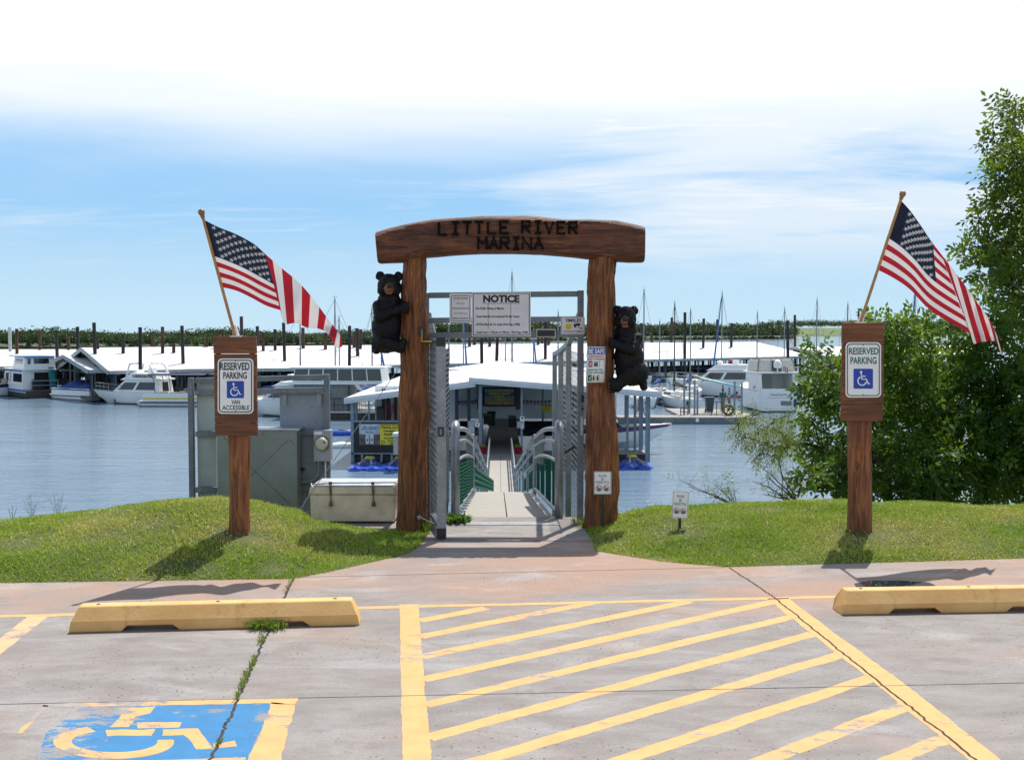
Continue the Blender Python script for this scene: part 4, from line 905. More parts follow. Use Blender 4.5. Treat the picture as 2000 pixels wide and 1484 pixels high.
# ---- signs bolted on the gate frame
def panel_sign(name, label, cat, x0, x1, y0, y1, d, r=3., thick=.004, m=None, group=None):
    o = thing(name, label, cat, at((x0+x1)/2, y1, d), group); mb = MB(); mb.prism([at(*q, d) for q in rrect(x0, x1, y0, y1, r, 4)], (0, thick, 0)); mb.build('panel', m or SIGNG, o); return o
dS = DG-.045
o = panel_sign('notice_sign', 'large white NOTICE board with four rules on the gate frame', 'notice board', 921.5, 1036.5, 570.5, 657, dS, 1.)
P = flatP(dS, .0012); mb = MB(); add_ring(mb, rrect(923.5, 1034.5, 572.5, 655, .6, 2), rrect(925, 1033, 574, 653.6, .5, 2), P); mb.build('border', INK, o)
mb = MB(); add_text(mb, 'NOTICE', P, 943.5, 1014.5, 576, 591, .055); add_poly(mb, [(942.5, 592.2), (1015.5, 592.2), (1015.5, 593.1), (942.5, 593.1)], P)
for s, y, x1 in (('No Public Fishing in Marina', 600, 984), ('Guest Must Be Accompanied By Slip Tenant', 615.5, 1015), ('All Pets Must Be On Leash (Park Reg. 4.308)', 631, 1015), ('Quiet Hours 11:00 pm to 7:00 am  ( Park Reg. 4.308)', 646.5, 1031)):
    add_text(mb, s, P, 930, x1, y, y+6, .03); add_poly(mb, disc(928, y+3.2, .6, n=8), P)
mb.build('lettering', INK, o)
for x in (953.5, 997.3): mb = MB(); add_poly(mb, [(x-1, 593.5), (x+1, 593.5), (x+.8, 643 if x < 980 else 638), (x-.6, 642 if x < 980 else 636)], flatP(dS, .0009)); mb.build('rust_streak', mat('rust_streak', (.42, .35, .29), .7, var=.1), o)
o = panel_sign('visitor_sign', 'small white visitor hours sign left of the NOTICE board', 'sign', 878, 920.8, 573, 630, dS-.004, 2.)
mb = MB(); P = flatP(dS-.004, .0012); add_ring(mb, rrect(880.8, 918, 577, 627.5, 3, 4), rrect(881.8, 917, 578, 626.5, 2.4, 4), P); mb.build('border', INK, o); mb = MB()
for s, a, b, y in (('VISITORS WELCOME', 885.5, 913.5, 581.5), ('UNTIL 9pm', 891.5, 907.5, 591.5), ('PRIVATE SLIP TENANTS', 883.5, 916, 601), ('ONLY AS OF 9 pm', 887.5, 912, 611), ('BRENDA WOODS BUS.', 884.5, 915, 620.5)): add_text(mb, s, P, a, b, y, y+2.6, .03)
mb.build('lettering', INK, o)
o = panel_sign('camera_sign', 'white SMILE sign with yellow smiling face and camera', 'sign', 1095.5, 1142, 618.5, 653.5, DG-.05, 2.)
P = flatP(DG-.05, .0012); mb = MB(); add_text(mb, 'SMILE!', P, 1104.5, 1134.5, 622.3, 629, .02); add_text(mb, "YOU'RE ON CAMERA", P, 1100, 1139, 645.3, 649.2, .012)
add_poly(mb, [(1119.5, 633.2), (1131, 630.8), (1134, 634.2), (1133, 636), (1121.5, 637.2)], P); add_poly(mb, disc(1123.2, 638.2, 2.3, 2, 12), P); stroke(mb, [(1129, 636), (1131, 640.5), (1136, 641.4)], 1.1, P); add_poly(mb, [(1135.2, 639.4), (1136.6, 639.4), (1136.6, 642.8), (1135.2, 642.8)], P); mb.build('lettering', INK, o)
mb = MB(); add_poly(mb, disc(1110.3, 637.4, 6.2, n=24), P); sm = mb.build('smiling_face', YEL, o); P2 = flatP(DG-.05, .002); mb = MB(); add_poly(mb, disc(1107.9, 635.7, .9, 1.3, 8), P2); add_poly(mb, disc(1112.7, 635.7, .9, 1.3, 8), P2)
stroke(mb, [(1106.2+i*.82, 638.6+2.3*math.sin(i/10*math.pi)) for i in range(11)], .7, P2); mb.build('face_features', INK, sm)
mb = MB(); add_poly(mb, disc(1123.2, 638.2, 1.2, 1.1, 10), P2); mb.build('lens_mark', INKR, o)
mb = MB(); add_ring(mb, rrect(1096.6, 1140.9, 619.6, 652.4, 1.6, 3), rrect(1097.2, 1140.3, 620.2, 651.8, 1.3, 3), P); mb.build('border', INK, o)
o = thing('floodlight', 'black floodlight box with pale rim right of the NOTICE board', 'floodlight', at(1066, 659, DG-.05)); A = at(1047.5, 642.5, DG-.03); B = at(1085.5, 658.5, DG-.03)
mb = MB(); mb.prism([at(*q, DG-.075) for q in rrect(1047.5, 1085.5, 642.5, 658.5, 1.2, 3)], (0, .045, 0)); mb.build('housing', mat('pale_rim', (.5, .51, .52), .4), o, bevel=.002); mb = MB(); mb.prism([at(*q, DG-.079) for q in rrect(1049.5, 1083.5, 644.8, 656.8, .6, 2)], (0, .004, 0)); mb.build('glass_front', mat('black_glass', (.006, .006, .007), .15), o)

# ---- be safe notice curved round the right log
def be_safe():
    d = D0-.20; o = thing('health_notice', 'white BE SAFE health notice wrapped on the right log post', 'notice', at(1162, 747, d))
    def P(x, y, off=0.): u = (x-1163)/21.; return at(x-(y-677)*.045+2, y, d+.055*u*u-off)
    def patch(x0, x1, y0, y1, m, off, name, par, n=10):
        mb = MB(); mb.grid([[P(x0+(x1-x0)*j/n, y0+(y1-y0)*i/4, off) for j in range(n+1)] for i in range(5)]); return mb.build(name, m, par, smooth=True)
    s = patch(1145, 1182, 677, 747, SIGNW, 0, 'sheet', o); s.modifiers.new('solid', 'SOLIDIFY').thickness = .002
    patch(1146.5, 1181, 679, 692, INKB, .003, 'blue_band', s)
    mb = MB(); add_text(mb, 'BE SAFE', lambda x, y: P(x, y, .005), 1148, 1179.5, 681, 690.5, .025); mb.build('lettering', SIGNW, s)
    mb = MB(); add_text(mb, 'CORONAVIRUS IS', lambda x, y: P(x, y, .004), 1149, 1176.5, 694, 697.7, .02); add_text(mb, 'HIGHLY CONTAGIOUS', lambda x, y: P(x, y, .004), 1146.5, 1179, 699.3, 703, .02); mb.build('lettering', INKR, s)
    mb = MB(); add_text(mb, 'PLEASE PRACTICE', lambda x, y: P(x, y, .004), 1147.5, 1177, 720.5, 724.2, .02); add_text(mb, 'SOCIAL DISTANCING', lambda x, y: P(x, y, .004), 1146.5, 1179, 726, 729.7, .02); mb.build('lettering', INKG, s)
    mb = MB()
    for (y0, y1, far) in ((705, 717, 0), (732, 744, 1)):
        patch(1149, 1156.5, y0, y1, INKR if not far else INKG, .003, 'mark_box', s, 3)
        add_ring(mb, [(1149, y0), (1171, y0), (1171, y1), (1149, y1)], [(1149.5, y0+.5), (1170.5, y0+.5), (1170.5, y1-.5), (1149.5, y1-.5)], lambda x, y: P(x, y, .005))
        for cx in ((1161.5, 1165.5) if not far else (1160.3, 1167.5)):
            add_poly(mb, disc(cx, y0+2.6, 1.5, n=10), lambda x, y: P(x, y, .005)); add_poly(mb, [(cx-1.8, y0+4.5), (cx+1.8, y0+4.5), (cx+1.4, y0+11), (cx-1.4, y0+11)], lambda x, y: P(x, y, .005))
    mb.build('figures', INK, s); mb = MB(); Pw = lambda x, y: P(x, y, .0055)
    stroke(mb, [(1151, 707.5), (1154.7, 714.5)], 1.2, Pw); stroke(mb, [(1154.7, 707.5), (1151, 714.5)], 1.2, Pw); stroke(mb, [(1150.8, 738), (1152.3, 741.3), (1155, 734.5)], 1.2, Pw); mb.build('check_and_cross', SIGNW, s)
be_safe()

# ---- please be respectful signs on stakes
def respect(label, x0, y0, w, h, d, shear, stake, zb, stakem):
    P0 = lambda x, y, off=0.: at(x0+x+shear*y*0-(y*shear), y0+y+x*.05*(1 if shear else 0), d-off)
    base = at((stake[0]+stake[1])/2, stake[3], d); o = thing('courtesy_sign', label, 'sign', (base.x, d, zb), 'please be respectful signs')
    mb = MB(); A = at((stake[0]+stake[1])/2, stake[2], d+.012); hw = (stake[1]-stake[0])/2/2100*d; mb.bb((A.x-hw, d+.006, zb-.15), (A.x+hw, d+.022, A.z)); mb.build('stake', stakem, o)
    mb = MB(); mb.prism([P0(*q) for q in rrect(0, w, 0, h, 2, 4)], (0, .003, 0)); pl = mb.build('plate', SIGNW, o); P = lambda x, y: P0(x, y, .0012); P2 = lambda x, y: P0(x, y, .0022); P3 = lambda x, y: P0(x, y, .003)
    mb = MB(); add_ring(mb, rrect(.9, w-.9, .9, h-.9, 1.6, 4), rrect(1.5, w-1.5, 1.5, h-1.5, 1.2, 4), P); k = w/33.
    for s, a, b, y in (('PLEASE', 9, 24, 6.3), ('BE', 14, 19, 13), ('RESPECTFUL', 4, 29.5, 19)): add_text(mb, s, P, a*k, b*k, y*h/45, (y+4.6)*h/45, .0)
    mb.build('lettering', INK, pl)
    for cx in (9.6, 23.4):
        cx *= k; cy = h*.73; mb = MB(); add_poly(mb, [(cx-4.6*k, cy+2.2*k), (cx+4.6*k, cy+2.2*k), (cx+2.5*k, cy+5.2*k), (cx-2.5*k, cy+5.2*k)], P); mb.build('grass_mark', INKG, pl)
        mb = MB(); add_poly(mb, [(cx-3.6*k, cy-1.8*k), (cx-1.8*k, cy-2.2*k), (cx-1.2*k, cy-.4*k), (cx+2.2*k, cy-.8*k), (cx+3.4*k, cy-2.6*k), (cx+3*k, cy+.4*k), (cx+2.8*k, cy+2.6*k), (cx+1.8*k, cy+2.6*k), (cx+1.4*k, cy+1.2*k), (cx-1.2*k, cy+1.2*k), (cx-1.8*k, cy+2.6*k), (cx-2.6*k, cy+2.6*k), (cx-2.6*k, cy+.2*k)], P2); mb.build('dog_mark', INK, pl)
        mb = MB(); oo = disc(cx, cy, 6.1*k, n=24); ii = disc(cx, cy, 5.1*k, n=24); add_ring(mb, oo, ii, P3); stroke(mb, [(cx-3.9*k, cy-3.9*k), (cx+3.9*k, cy+3.9*k)], 1*k, P3); mb.build('ban_ring', INKR, pl)
    return o
STG = mat('green_stake', (.012, .035, .028), .5); STK = mat('dark_stake', (.03, .032, .035), .55)
respect('PLEASE BE RESPECTFUL sign on a green stake against the right log post', 1160, 920.5, 34, 44.5, 9.98, 0, (1174, 1180, 960, 1034), 0., STG)
respect('tilted PLEASE BE RESPECTFUL sign on its own stake in the grass', 1314.5, 958, 31.5, 53, 9.45, .055, (1325, 1330.5, 1008, 1048), .05, STK)
# ================================================================== gangway, chest, utility rack
PLANK = None
def plank_mat():
    m, nt, p, out = new_mat('gangway_plank'); g = N(nt, 'ShaderNodeNewGeometry'); s = N(nt, 'ShaderNodeSeparateXYZ'); nt.links.new(g.outputs['Position'], s.inputs[0])
    k = mth(nt, 'FRACT', mth(nt, 'DIVIDE', s.outputs[1], .30)); e = smooth(nt, mth(nt, 'ABSOLUTE', mth(nt, 'SUBTRACT', k, .5)), .47, .495)
    f = nz(nt, scl(nt, g.outputs['Position'], (1, 6, 1)), 2.5, 6, .65); row = N(nt, 'ShaderNodeTexWhiteNoise'); row.noise_dimensions = '1D'; nt.links.new(mth(nt, 'FLOOR', mth(nt, 'DIVIDE', s.outputs[1], .30)), row.inputs['W'])
    c = mixc(nt, smooth(nt, f, .3, .7), (.30, .28, .245), (.385, .36, .32)); c = mixc(nt, mth(nt, 'MULTIPLY', row.outputs['Value'], .35), c, (.36, .33, .28))
    c = mixc(nt, mth(nt, 'MULTIPLY', e, .8), c, (.09, .085, .08)); nt.links.new(c, p.inputs['Base Color']); p.inputs['Roughness'].default_value = .8; bump(nt, p, nz(nt, g.outputs['Position'], 70, 3), .2, .004); return m
PLANK = plank_mat()
def xl(d): return -.53-.0125*(d-10.5)
GW = .97
def deckprof(mb, prof, side=.0, th=.09, m=0, split=True):
    for (a, b) in zip(prof[:-1], prof[1:]):
        for (u0, u1) in ((side, GW/2-.006), (GW/2+.006, GW-side)) if split else ((side, GW-side),):
            mb.hexa([(xl(a[0])+u0, a[0], a[1]-th), (xl(a[0])+u1, a[0], a[1]-th), (xl(b[0])+u1, b[0], b[1]-th), (xl(b[0])+u0, b[0], b[1]-th), (xl(a[0])+u0, a[0], a[1]), (xl(a[0])+u1, a[0], a[1]), (xl(b[0])+u1, b[0], b[1]), (xl(b[0])+u0, b[0], b[1])], m)
GREEN = mat('green_vinyl_mesh', (.012, .13, .085), .4, var=.25, scale=20)
A0 = [(10.365, .008), (10.62, -.01), (18., -.83)]
ga = thing('gangway', 'short ramp with curved galvanised handrails and green mesh inside the gate', 'ramp', (0, 10.6, 0))
mb = MB(); deckprof(mb, A0); mb.build('deck', PLANK, ga)
mb = MB(); mb.hexa([(xl(10.3)-.02, 10.28, -.02), (xl(10.3)+GW+.02, 10.28, -.02), (xl(10.3)+GW+.02, 10.36, -.03), (xl(10.3)-.02, 10.36, -.03), (xl(10.3)-.02, 10.28, .006), (xl(10.3)+GW+.02, 10.28, .006), (xl(10.3)+GW+.02, 10.36, .012), (xl(10.3)-.02, 10.36, .012)]); mb.build('threshold_plate', GALV, ga)
def zr(d): return -.01-.111*(d-10.62)
for sd in (-1, 1):
    X = lambda d: (xl(d)-.035 if sd < 0 else xl(d)+GW+.035)
    mb = MB(); p0 = 10.72; hz = .93
    path = [(X(p0), p0, -.35), (X(p0), p0, hz-.13), (X(p0), p0+.02, hz-.045), (X(p0), p0+.07, hz-.008), (X(p0), p0+.16, hz)] + [(X(d), d, zr(d)+hz-.03+.07*math.sin(math.pi*(d-10.6)/7.6)) for d in np.arange(11.3, 18., .6)]
    mb.tube(path, [.045]*3+[.043, .037]+[.027]*(len(path)-5), 14); rail = mb.build('top_rail', GALVL, ga, smooth=True)
    for hh, r in ((.77, .02), (.57, .02), (.06, .024)):
        mb = MB(); mb.tube([(X(d), d, zr(d)+hh+(.06*math.sin(math.pi*(d-10.6)/7.6) if hh > .3 else 0)) for d in np.arange(10.9, 18., .7)], r, 10); mb.build('rail', GALVL, ga, smooth=True)
    for d in (10.9, 17.9):
        mb = MB(); mb.tube([(X(d), d, zr(d)-.2), (X(d), d, zr(d)+.9)], .024, 10); mb.build('stanchion', GALVL, ga, smooth=True)
    for d in np.arange(14.6, 17.6, .42):
        mb = MB(); mb.tube([(X(d), d, zr(d)+.50), (X(d), d, zr(d)+.93)], .012, 6); mb.build('baluster', GALVL, ga)
    # the mesh is shingled vertical slats of vinyl-coated wire
    for (d0, d1) in ((10.9, 12.7), (12.7, 14.5), (14.5, 16.2), (16.2, 17.9)):
        mb = MB(); off = .012*sd
        chain(mb, (X(d0)+off, d0+.02, zr(d0)+.07), (0, d1-d0-.04, zr(d1)-zr(d0)), (0, 0, 1), math.hypot(d1-d0-.04, zr(d1)-zr(d0)), .51, .034, .0062)
        mb.build('green_mesh', GREEN, ga)
for d in np.arange(10.95, 17.6, .62): mb = MB(); mb.box((xl(d)-.005, d, zr(d)+.035), (.09, .05, .012)); mb.build('deck_clip', GALVL, ga)
gb = thing('gangway', 'long steep middle ramp leading down between pipe handrails to the floating walkway', 'ramp', (0, 18.1, -.83))
Bp = [(18.02, -.835), (39.4, -4.12)]; mb = MB(); deckprof(mb, Bp); mb.build('deck', PLANK, gb)
def zb(d): return -.835-.1536*(d-18.02)
for sd in (-1, 1):
    X = lambda d: (xl(d)-.035 if sd < 0 else xl(d)+GW+.035)
    for hh, r in ((.95, .035), (.72, .024), (.48, .024)):
        mb = MB(); mb.tube([(X(d), d, zb(d)+hh) for d in (18.1, 25, 32, 39.3)], r, 10); mb.build('rail', GALVL, gb, smooth=True)
    for d in np.arange(18.2, 39.3, 4.2):
        mb = MB(); mb.tube([(X(d), d, zb(d)-.1), (X(d), d, zb(d)+.95)], .026, 8); mb.build('stanchion', GALVL, gb)
    mb = MB(); chain(mb, (X(18.2)+.01*sd, 18.2, zb(18.2)+.08), (0, 21, -3.2), (0, 0, 1), 21., .40, .09, .008); mb.build('green_mesh', GREEN, gb)
gc = thing('floating_walkway', 'level floating walkway with low pipe rails joining the ramps to the store dock', 'walkway', (0, 40, -4.2))
mb = MB(); deckprof(mb, [(39.45, -4.125), (52.3, -4.125)], 0, .35); mb.build('deck', PLANK, gc)
for sd in (-1, 1):
    X = lambda d: (xl(d)-.03 if sd < 0 else xl(d)+GW+.03)
    for hh, r in ((.95, .035), (.5, .026)):
        mb = MB(); mb.tube([(X(40), 40, -4.1), (X(40.1), 40.1, -4.12+hh-.08), (X(40.3), 40.3, -4.12+hh), (X(51.6), 51.6, -4.12+hh), (X(51.8), 51.8, -4.12+hh-.1), (X(51.8), 51.8, -4.12)], r, 10); mb.build('rail', GALVL, gc, smooth=True)
    for d in np.arange(42, 51.5, 1.9):
        mb = MB(); mb.tube([(X(d), d, -4.2), (X(d), d, -3.17)], .028, 8); mb.build('stanchion', GALVL, gc)

# leafy plant at the gate foot
V, T = weed_mesh([(at(884, 1015, 10.45).x+random.gauss(0, .05), 10.42+random.gauss(0, .05), 0.0) for _ in range(9)], 11, .13, .06, '', '', broad=True)
o = npmesh('leafy_plant', V, [(0, 1, 3, 2), (2, 3, 4)], 5, leafmat('broad_leaves', (.03, .10, .02), (.07, .19, .03), (.2, .32, .06), .25), attr=T); tag(o, 'small broad leaved plant growing beside the gate leaf foot', 'plant')
for (px, py, d, lab) in ((1137, 1025, 10.25, 'weeds at the foot of the right log post beside the gate'), (836, 1030, 10.1, 'weeds at the foot of the left log post by the gate leaf')):
    V, T = weed_mesh([(at(px, 742, d).x+random.gauss(0, .04), d+random.gauss(0, .08), 0.0) for _ in range(16)], 12, .12, .03, '', ''); o = npmesh('weed_clump', V, [(0, 1, 3, 2), (2, 3, 4)], 5, WEED, attr=T); tag(o, lab, 'weed')

# ---- cream storage chest
CHEST = mat('chest_fibreglass', (.70, .59, .43), .6, var=.10, scale=5, dirt=.3, dirtcol=(.2, .17, .12), dscale=9, bmp=.15); d = 10.4
ch = thing('storage_chest', 'weathered cream fibreglass storage chest with two hasps on the concrete pad', 'chest', (at(689, 742, d).x, d, 0))
A = at(605.5, 1017, d); B = at(773, 1017, d); z0 = 0.012; z1 = zof(966, d); z2 = zof(950, d)
mb = MB(); mb.prism([(A.x+.01, d, z0), (B.x-.01, d, z0), (B.x-.002, d, z1), (A.x, d, z1)], (0, .5, 0)); mb.build('tub', CHEST, ch, bevel=.015)
mb = MB(); mb.prism([(A.x-.012, d-.014, z1+.004), (B.x+.01, d-.014, z1+.004), (B.x-.005, d-.004, z2), (A.x+.004, d-.004, z2)], (0, .53, 0)); mb.build('lid', CHEST, ch, bevel=.012)
mb = MB(); mb.prism([at(612, 949, d), at(768, 949, d), at(768, 947.5, d), at(612, 947.5, d)], (0, .5, 0)); mb.build('lid_sheet', mat('pale_sheet', (.6, .62, .64), .25), ch)
for x in (645, 728):
    a = at(x, 948, d-.022); b = at(x+1, 966, d-.022); c = at(x+1.5, 978, d-.024); e = at(x+1.5, 985, d-.026); mb = MB(); mb.bar(a, b, .02, .008); mb.bar(b, c, .012, .006); mb.lathe((e.x, e.y, e.z), [(.021, -.006), (.021, .006), (.015, .01)], 14, axis='y'); mb.bar(c, e, .028, .012); mb.box((a.x, a.y+.01, a.z+.02), (.03, .03, .03)); mb.build('hasp', mat('hasp_metal', (.14, .13, .12), .45, .6, var=.25), ch)
mb = MB(); mb.tube([at(609, 946, d+.03), at(650, 943, d+.05), at(772, 942, d+.06)], .007, 8); mb.tube([at(609, 950, d), at(608, 944, d+.03)], .007, 6); mb.build('hinge_rod', GALVL, ch)

# ---- utility rack
dU = 11.9
def ub(mb, x0, x1, y0, y1, d0, th, m=0): A = at(x0, y0, d0); B = at(x1, y1, d0); mb.bb((A.x, d0, B.z), (B.x, d0+th, A.z), m)
ur = thing('utility_rack', 'galvanised steel rack of grey electrical panels standing behind the left bank', 'utility rack', (at(505, 742, dU).x, dU, -.5))
for (a, b, c, e) in (((366, 738), (380, 738), 1, 0), ((632, 731), (645, 731), 0, 0)):
    mb = MB(); ub(mb, a[0], b[0], a[1], 1060, dU, .075); mb.build('rack_post', GALVD, ur, bevel=.005)
for (xa, ya, xb, yb, h) in ((380, 743.5, 632, 736.5, 10), (380, 767, 632, 762, 10.5), (381, 848, 632, 844, 10.5), (381, 957, 632, 953, 11)):
    mb = MB(); A = at(xa, ya, dU); B = at(xb, yb, dU); hh = h/2/2100*dU; mb.prism([(A.x, dU+.004, A.z-hh), (A.x, dU+.004, A.z+hh), (B.x, dU+.004, B.z+hh), (B.x, dU+.004, B.z-hh)], (0, .065, 0)); r_ = mb.build('rack_rail', GALVD, ur, bevel=.004)
mb = MB()
for x, y in ((386, 767), (388, 750), (554, 764), (621, 764), (393, 967)): c = at(x, y, dU); mb.lathe((c.x, c.y+.003, c.z), [(.012, -.006), (.012, .006), (.006, .012)], 10, axis='y')
mb.build('bolt_heads', STEELP, ur)
PAN = mat('pale_panel', (.43, .47, .46), .5, .05, var=.05, dirt=.08); PANB = mat('blue_grey_panel', (.27, .31, .36), .5, .05, var=.05, dirt=.08)
mb = MB(); ub(mb, 384, 424, 747, 970, dU+.08, .02); mb.build('left_panel', PAN, ur)
mb = MB(); ub(mb, 546, 634, 770, 905, dU+.076, .03); p_ = mb.build('upper_panel', PANB, ur, bevel=.004)
mb = MB(); ub(mb, 544, 635.5, 767.5, 769.5, dU+.06, .06); ub(mb, 633, 635.5, 768, 905, dU+.066, .04); mb.build('bright_edge', GALVL, p_)
for x0 in (551, 619):
    mb = MB(); ub(mb, x0, x0+9, 766, 793, dU+.055, .02); ub(mb, x0+2.5, x0+6, 781, 789, dU+.05, .006); mb.build('hanger_strap', STEELP, p_)
mb = MB()
for x, y in ((568, 796), (609, 795.5), (618, 825), (560, 856), (626, 786)): c = at(x, y, dU+.074); mb.ell((c.x, c.y, c.z), (.006, .003, .006), 6)
mb.build('rivets', DARK, p_)
mb = MB(); ub(mb, 583, 643, 850, 1040, dU+.09, .02); mb.build('rear_panel', PANB, ur)
CAB = mat('cabinet_steel', (.235, .26, .25), .42, .25, var=.07, scale=2.5, dirt=.12, dirtcol=(.09, .08, .06), dscale=6)
mb = MB(); ub(mb, 423, 581, 841, 999, dU-.24, .3); cb = mb.build('cabinet', CAB, ur, bevel=.006)
mb = MB(); ub(mb, 421.5, 583, 838, 841.5, dU-.255, .32); mb.build('cabinet_cap', STEELP, cb, bevel=.003)
mb = MB(); dd = dU-.2405
for a, b in (((488, 931), (560, 862)), ((488, 910), (566, 984)), ((562, 857), (561.5, 865)), ((566, 860), (574, 868)), ((514, 842), (513, 851)), ((436, 852), (444, 861))): A = at(*a, dd); B = at(*b, dd); mb.bar(A, B, .003, .004)
mb.build('scratch', DARK, cb)
mb = MB()
for x, y, r in ((569, 932, .008), (552, 985, .007), (560, 992, .009), (574, 945, .004), (565, 975, .005), (577, 990, .01), (571, 996, .012), (556, 976, .004)): c = at(x+random.uniform(-1, 1), y, dd); mb.face([(c.x+math.cos(k)*r*random.uniform(.4, 1.5), c.y, c.z+math.sin(k)*r*random.uniform(.4, 1.2)) for k in np.arange(0, 6.28, .6)])
mb.build('rust_spots', mat('rust_dark', (.05, .03, .02), .8), cb)
mb = MB(); c = at(588.5, 916, dU-.02); mb.bar((c.x-.03, c.y, c.z+.008), (c.x+.035, c.y, c.z-.006), .05, .034); mb.tube([(c.x-.05, c.y, c.z+.012), (c.x-.02, c.y, c.z+.008)], .007, 6); mb.build('padlock', BLK, cb, bevel=.005)
mb = MB(); ub(mb, 612, 646, 840, 901, dU-.10, .14); mbx = mb.build('meter_box', STEELP, ur, bevel=.006)
mb = MB(); ub(mb, 613.5, 629, 843, 848.5, dU-.102, .002); mb.build('paper_label', SIGNW, mbx)
c = at(629, 866, dU-.10); r = 14.2/2100*dU; mb = MB(); mb.lathe((c.x, c.y, c.z), [(r*1.0, -.01), (r, .02), (r*.93, .03)], 32, axis='y'); mt = mb.build('meter', mat('meter_ring', (.20, .17, .12), .35, .6), mbx, smooth=True, sm_ang=40)
mb = MB(); mb.lathe((c.x, c.y-.03, c.z), [(r*.9, -.005), (r*.88, .02), (r*.7, .034), (r*.4, .042), (.003, .045)], 32, axis='y'); mb.build('meter_face', mat('meter_cream', (.56, .53, .42), .15, var=.05), mt, smooth=True)
mb = MB(); mb.prism([at(*q, dU-.172) for q in ((623.5, 862), (634.5, 862), (634.5, 866), (623.5, 866))], (0, .03, 0)); mb.build('meter_display', mat('lcd_grey', (.09, .1, .08), .3), mt)
mb = MB(); c1 = at(622, 901, dU-.03); pth = [c1, at(622, 912, dU-.03), at(621, 926, dU-.03), at(616, 934, dU-.03), at(606, 939, dU-.03), at(586, 941, dU-.03)]; mb.tube(pth, .016, 10); mb.lathe((c1.x, c1.y, c1.z-.03), [(.022, 0), (.022, .04)], 12); mb.build('conduit', GALVL, mbx, smooth=True, sm_ang=50)
mb = MB(); mb.tube([at(635.5, 901, dU-.03), at(636, 960, dU-.03)], .009, 8); mb.build('thin_pipe', SIGNW, mbx)
# guy cable with turnbuckle
gcb = thing('guy_cable', 'pale steel guy cable with turnbuckle rising from the bank to the left log post', 'cable', at(582, 1004, 10.2)); a = at(588, 994, 10.2); b = at(600, 973, 10.25); c = at(784, 712, 10.35)
mb = MB(); mb.tube([b, c], .0042, 6); mb.build('cable', mat('cable_steel', (.4, .39, .37), .4, .5), gcb)
mb = MB(); e0 = at(581, 1006, 10.2); mb.tube([e0, a], .012, 10); mb.tube([a, a.lerp(b, .3), b], [.005, .005, .005], 8); q = a.lerp(b, .12); mb.tube([q+Vector((math.cos(t)*.016, 0, math.sin(t)*.016)) for t in np.arange(0, 6.6, .5)], .004, 6); mb.tube([a.lerp(b, .45), a.lerp(b, .8)], .008, 8); mb.build('turnbuckle', GALVL, gcb)
# ================================================================== marina store dock
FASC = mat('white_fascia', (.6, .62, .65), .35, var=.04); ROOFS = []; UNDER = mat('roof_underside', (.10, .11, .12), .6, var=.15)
def roof_quad(mb, q, th=.06):
    q = [Vector(p) for p in q]; mb.prism(q, (0, 0, -th), 0, 0, 1)
def set_uv(o, scale=1., axis=None):
    """metres along the eave as U, so the sheet ribs run up the slope"""
    me = o.data; uv = me.uv_layers.new(name='UVMap'); L = rootloc(o.parent)
    a = Vector(axis).normalized()
    for lp in me.loops: v = me.vertices[lp.vertex_index].co; uv.data[lp.index].uv = (v.dot(a)*scale, v.z)
st = thing('marina_store', 'white roofed floating marina store with open boat slips at the foot of the ramp', 'store', (-1, 62, -4.6))
dN, dF = 51.6, 74.
XLn, XR_ = xof(672, dN), xof(1291, dN); XLf, XRf = XLn+.1, XR_
RGn = Vector((xof(928, dN), dN, zof(744.5, dN)))
RGn, RGf = Vector((xof(928, dN), dN, zof(744.5, dN))), Vector((RGn.x, dF+9, RGn.z))
zLe, zRe = zof(778, dN), zof(766, dN)
for (nm, pts, ax_) in (('roof', [(XLn, dN, zLe), tuple(RGn), tuple(RGf), (XLf-.1, dF+9, zLe)], 1), ('roof', [(RGn.x-.25, dN-.1, RGn.z+.17), (XR_, dN-.1, zRe), (XRf, dF+9, zRe), (RGf.x-.25, dF+9, RGf.z+.17)], 1)):
    mb = MB(); roof_quad(mb, pts, .05); o = mb.build(nm, [ROOFW, UNDER], st); set_uv(o, 1., (0, 1, 0)); ROOFS.append(o)
mb = MB()
for a, b, dy in (((XLn, dN-.05, zLe), tuple(RGn+Vector((0, -.05, 0))), 0), ((RGn.x-.3, dN-.16, RGn.z+.16), (XR_+.02, dN-.16, zRe), 0)):
    a = Vector(a); b = Vector(b); mb.prism([a+Vector((0, 0, .03)), b+Vector((0, 0, .03)), b-Vector((0, 0, .26)), a-Vector((0, 0, .26))], (0, .05, 0)); 
    mb.prism([a+Vector((0, -.06, -.06)), b+Vector((0, -.06, -.06)), b+Vector((0, -.06, -.15)), a+Vector((0, -.06, -.15))], (0, .06, 0))
mb.build('fascia', FASC, st)
mb = MB(); mb.bb((XLn-.02, dN, zLe-.2), (XLn+.04, dF, zLe-.0)); mb.build('gutter', FASC, st)
# decks: central walkway and the cross docks
DECKC = mat('dock_deck', (.33, .31, .28), .85, var=.12, scale=3); DECKD = mat('dock_edge_grey', (.10, .11, .12), .6, var=.2)
zD = -4.12
mb = MB(); mb.bb((-1.45, 52.35, zD-.4), (.55, dF, zD)); mb.build('central_deck', DECKC, st)
mb = MB(); mb.bb((XLn+.35, 52.4, zD-.35), (-1.5, 54.2, zD)); mb.bb((.6, 52.4, zD-.35), (2.2, 54, zD)); mb.build('front_deck', DECKD, st)
mb = MB(); mb.bb((xof(1195, 54), 53.2, zD-.3), (xof(1267, 52.5), 54.6, zD-.02)); mb.build('right_finger', DECKC, st); mb = MB(); mb.bb((xof(1195, 54), 53.17, zD-.62), (xof(1267, 52.5), 53.2, zD-.1)); mb.build('finger_skirt', DARK, st)
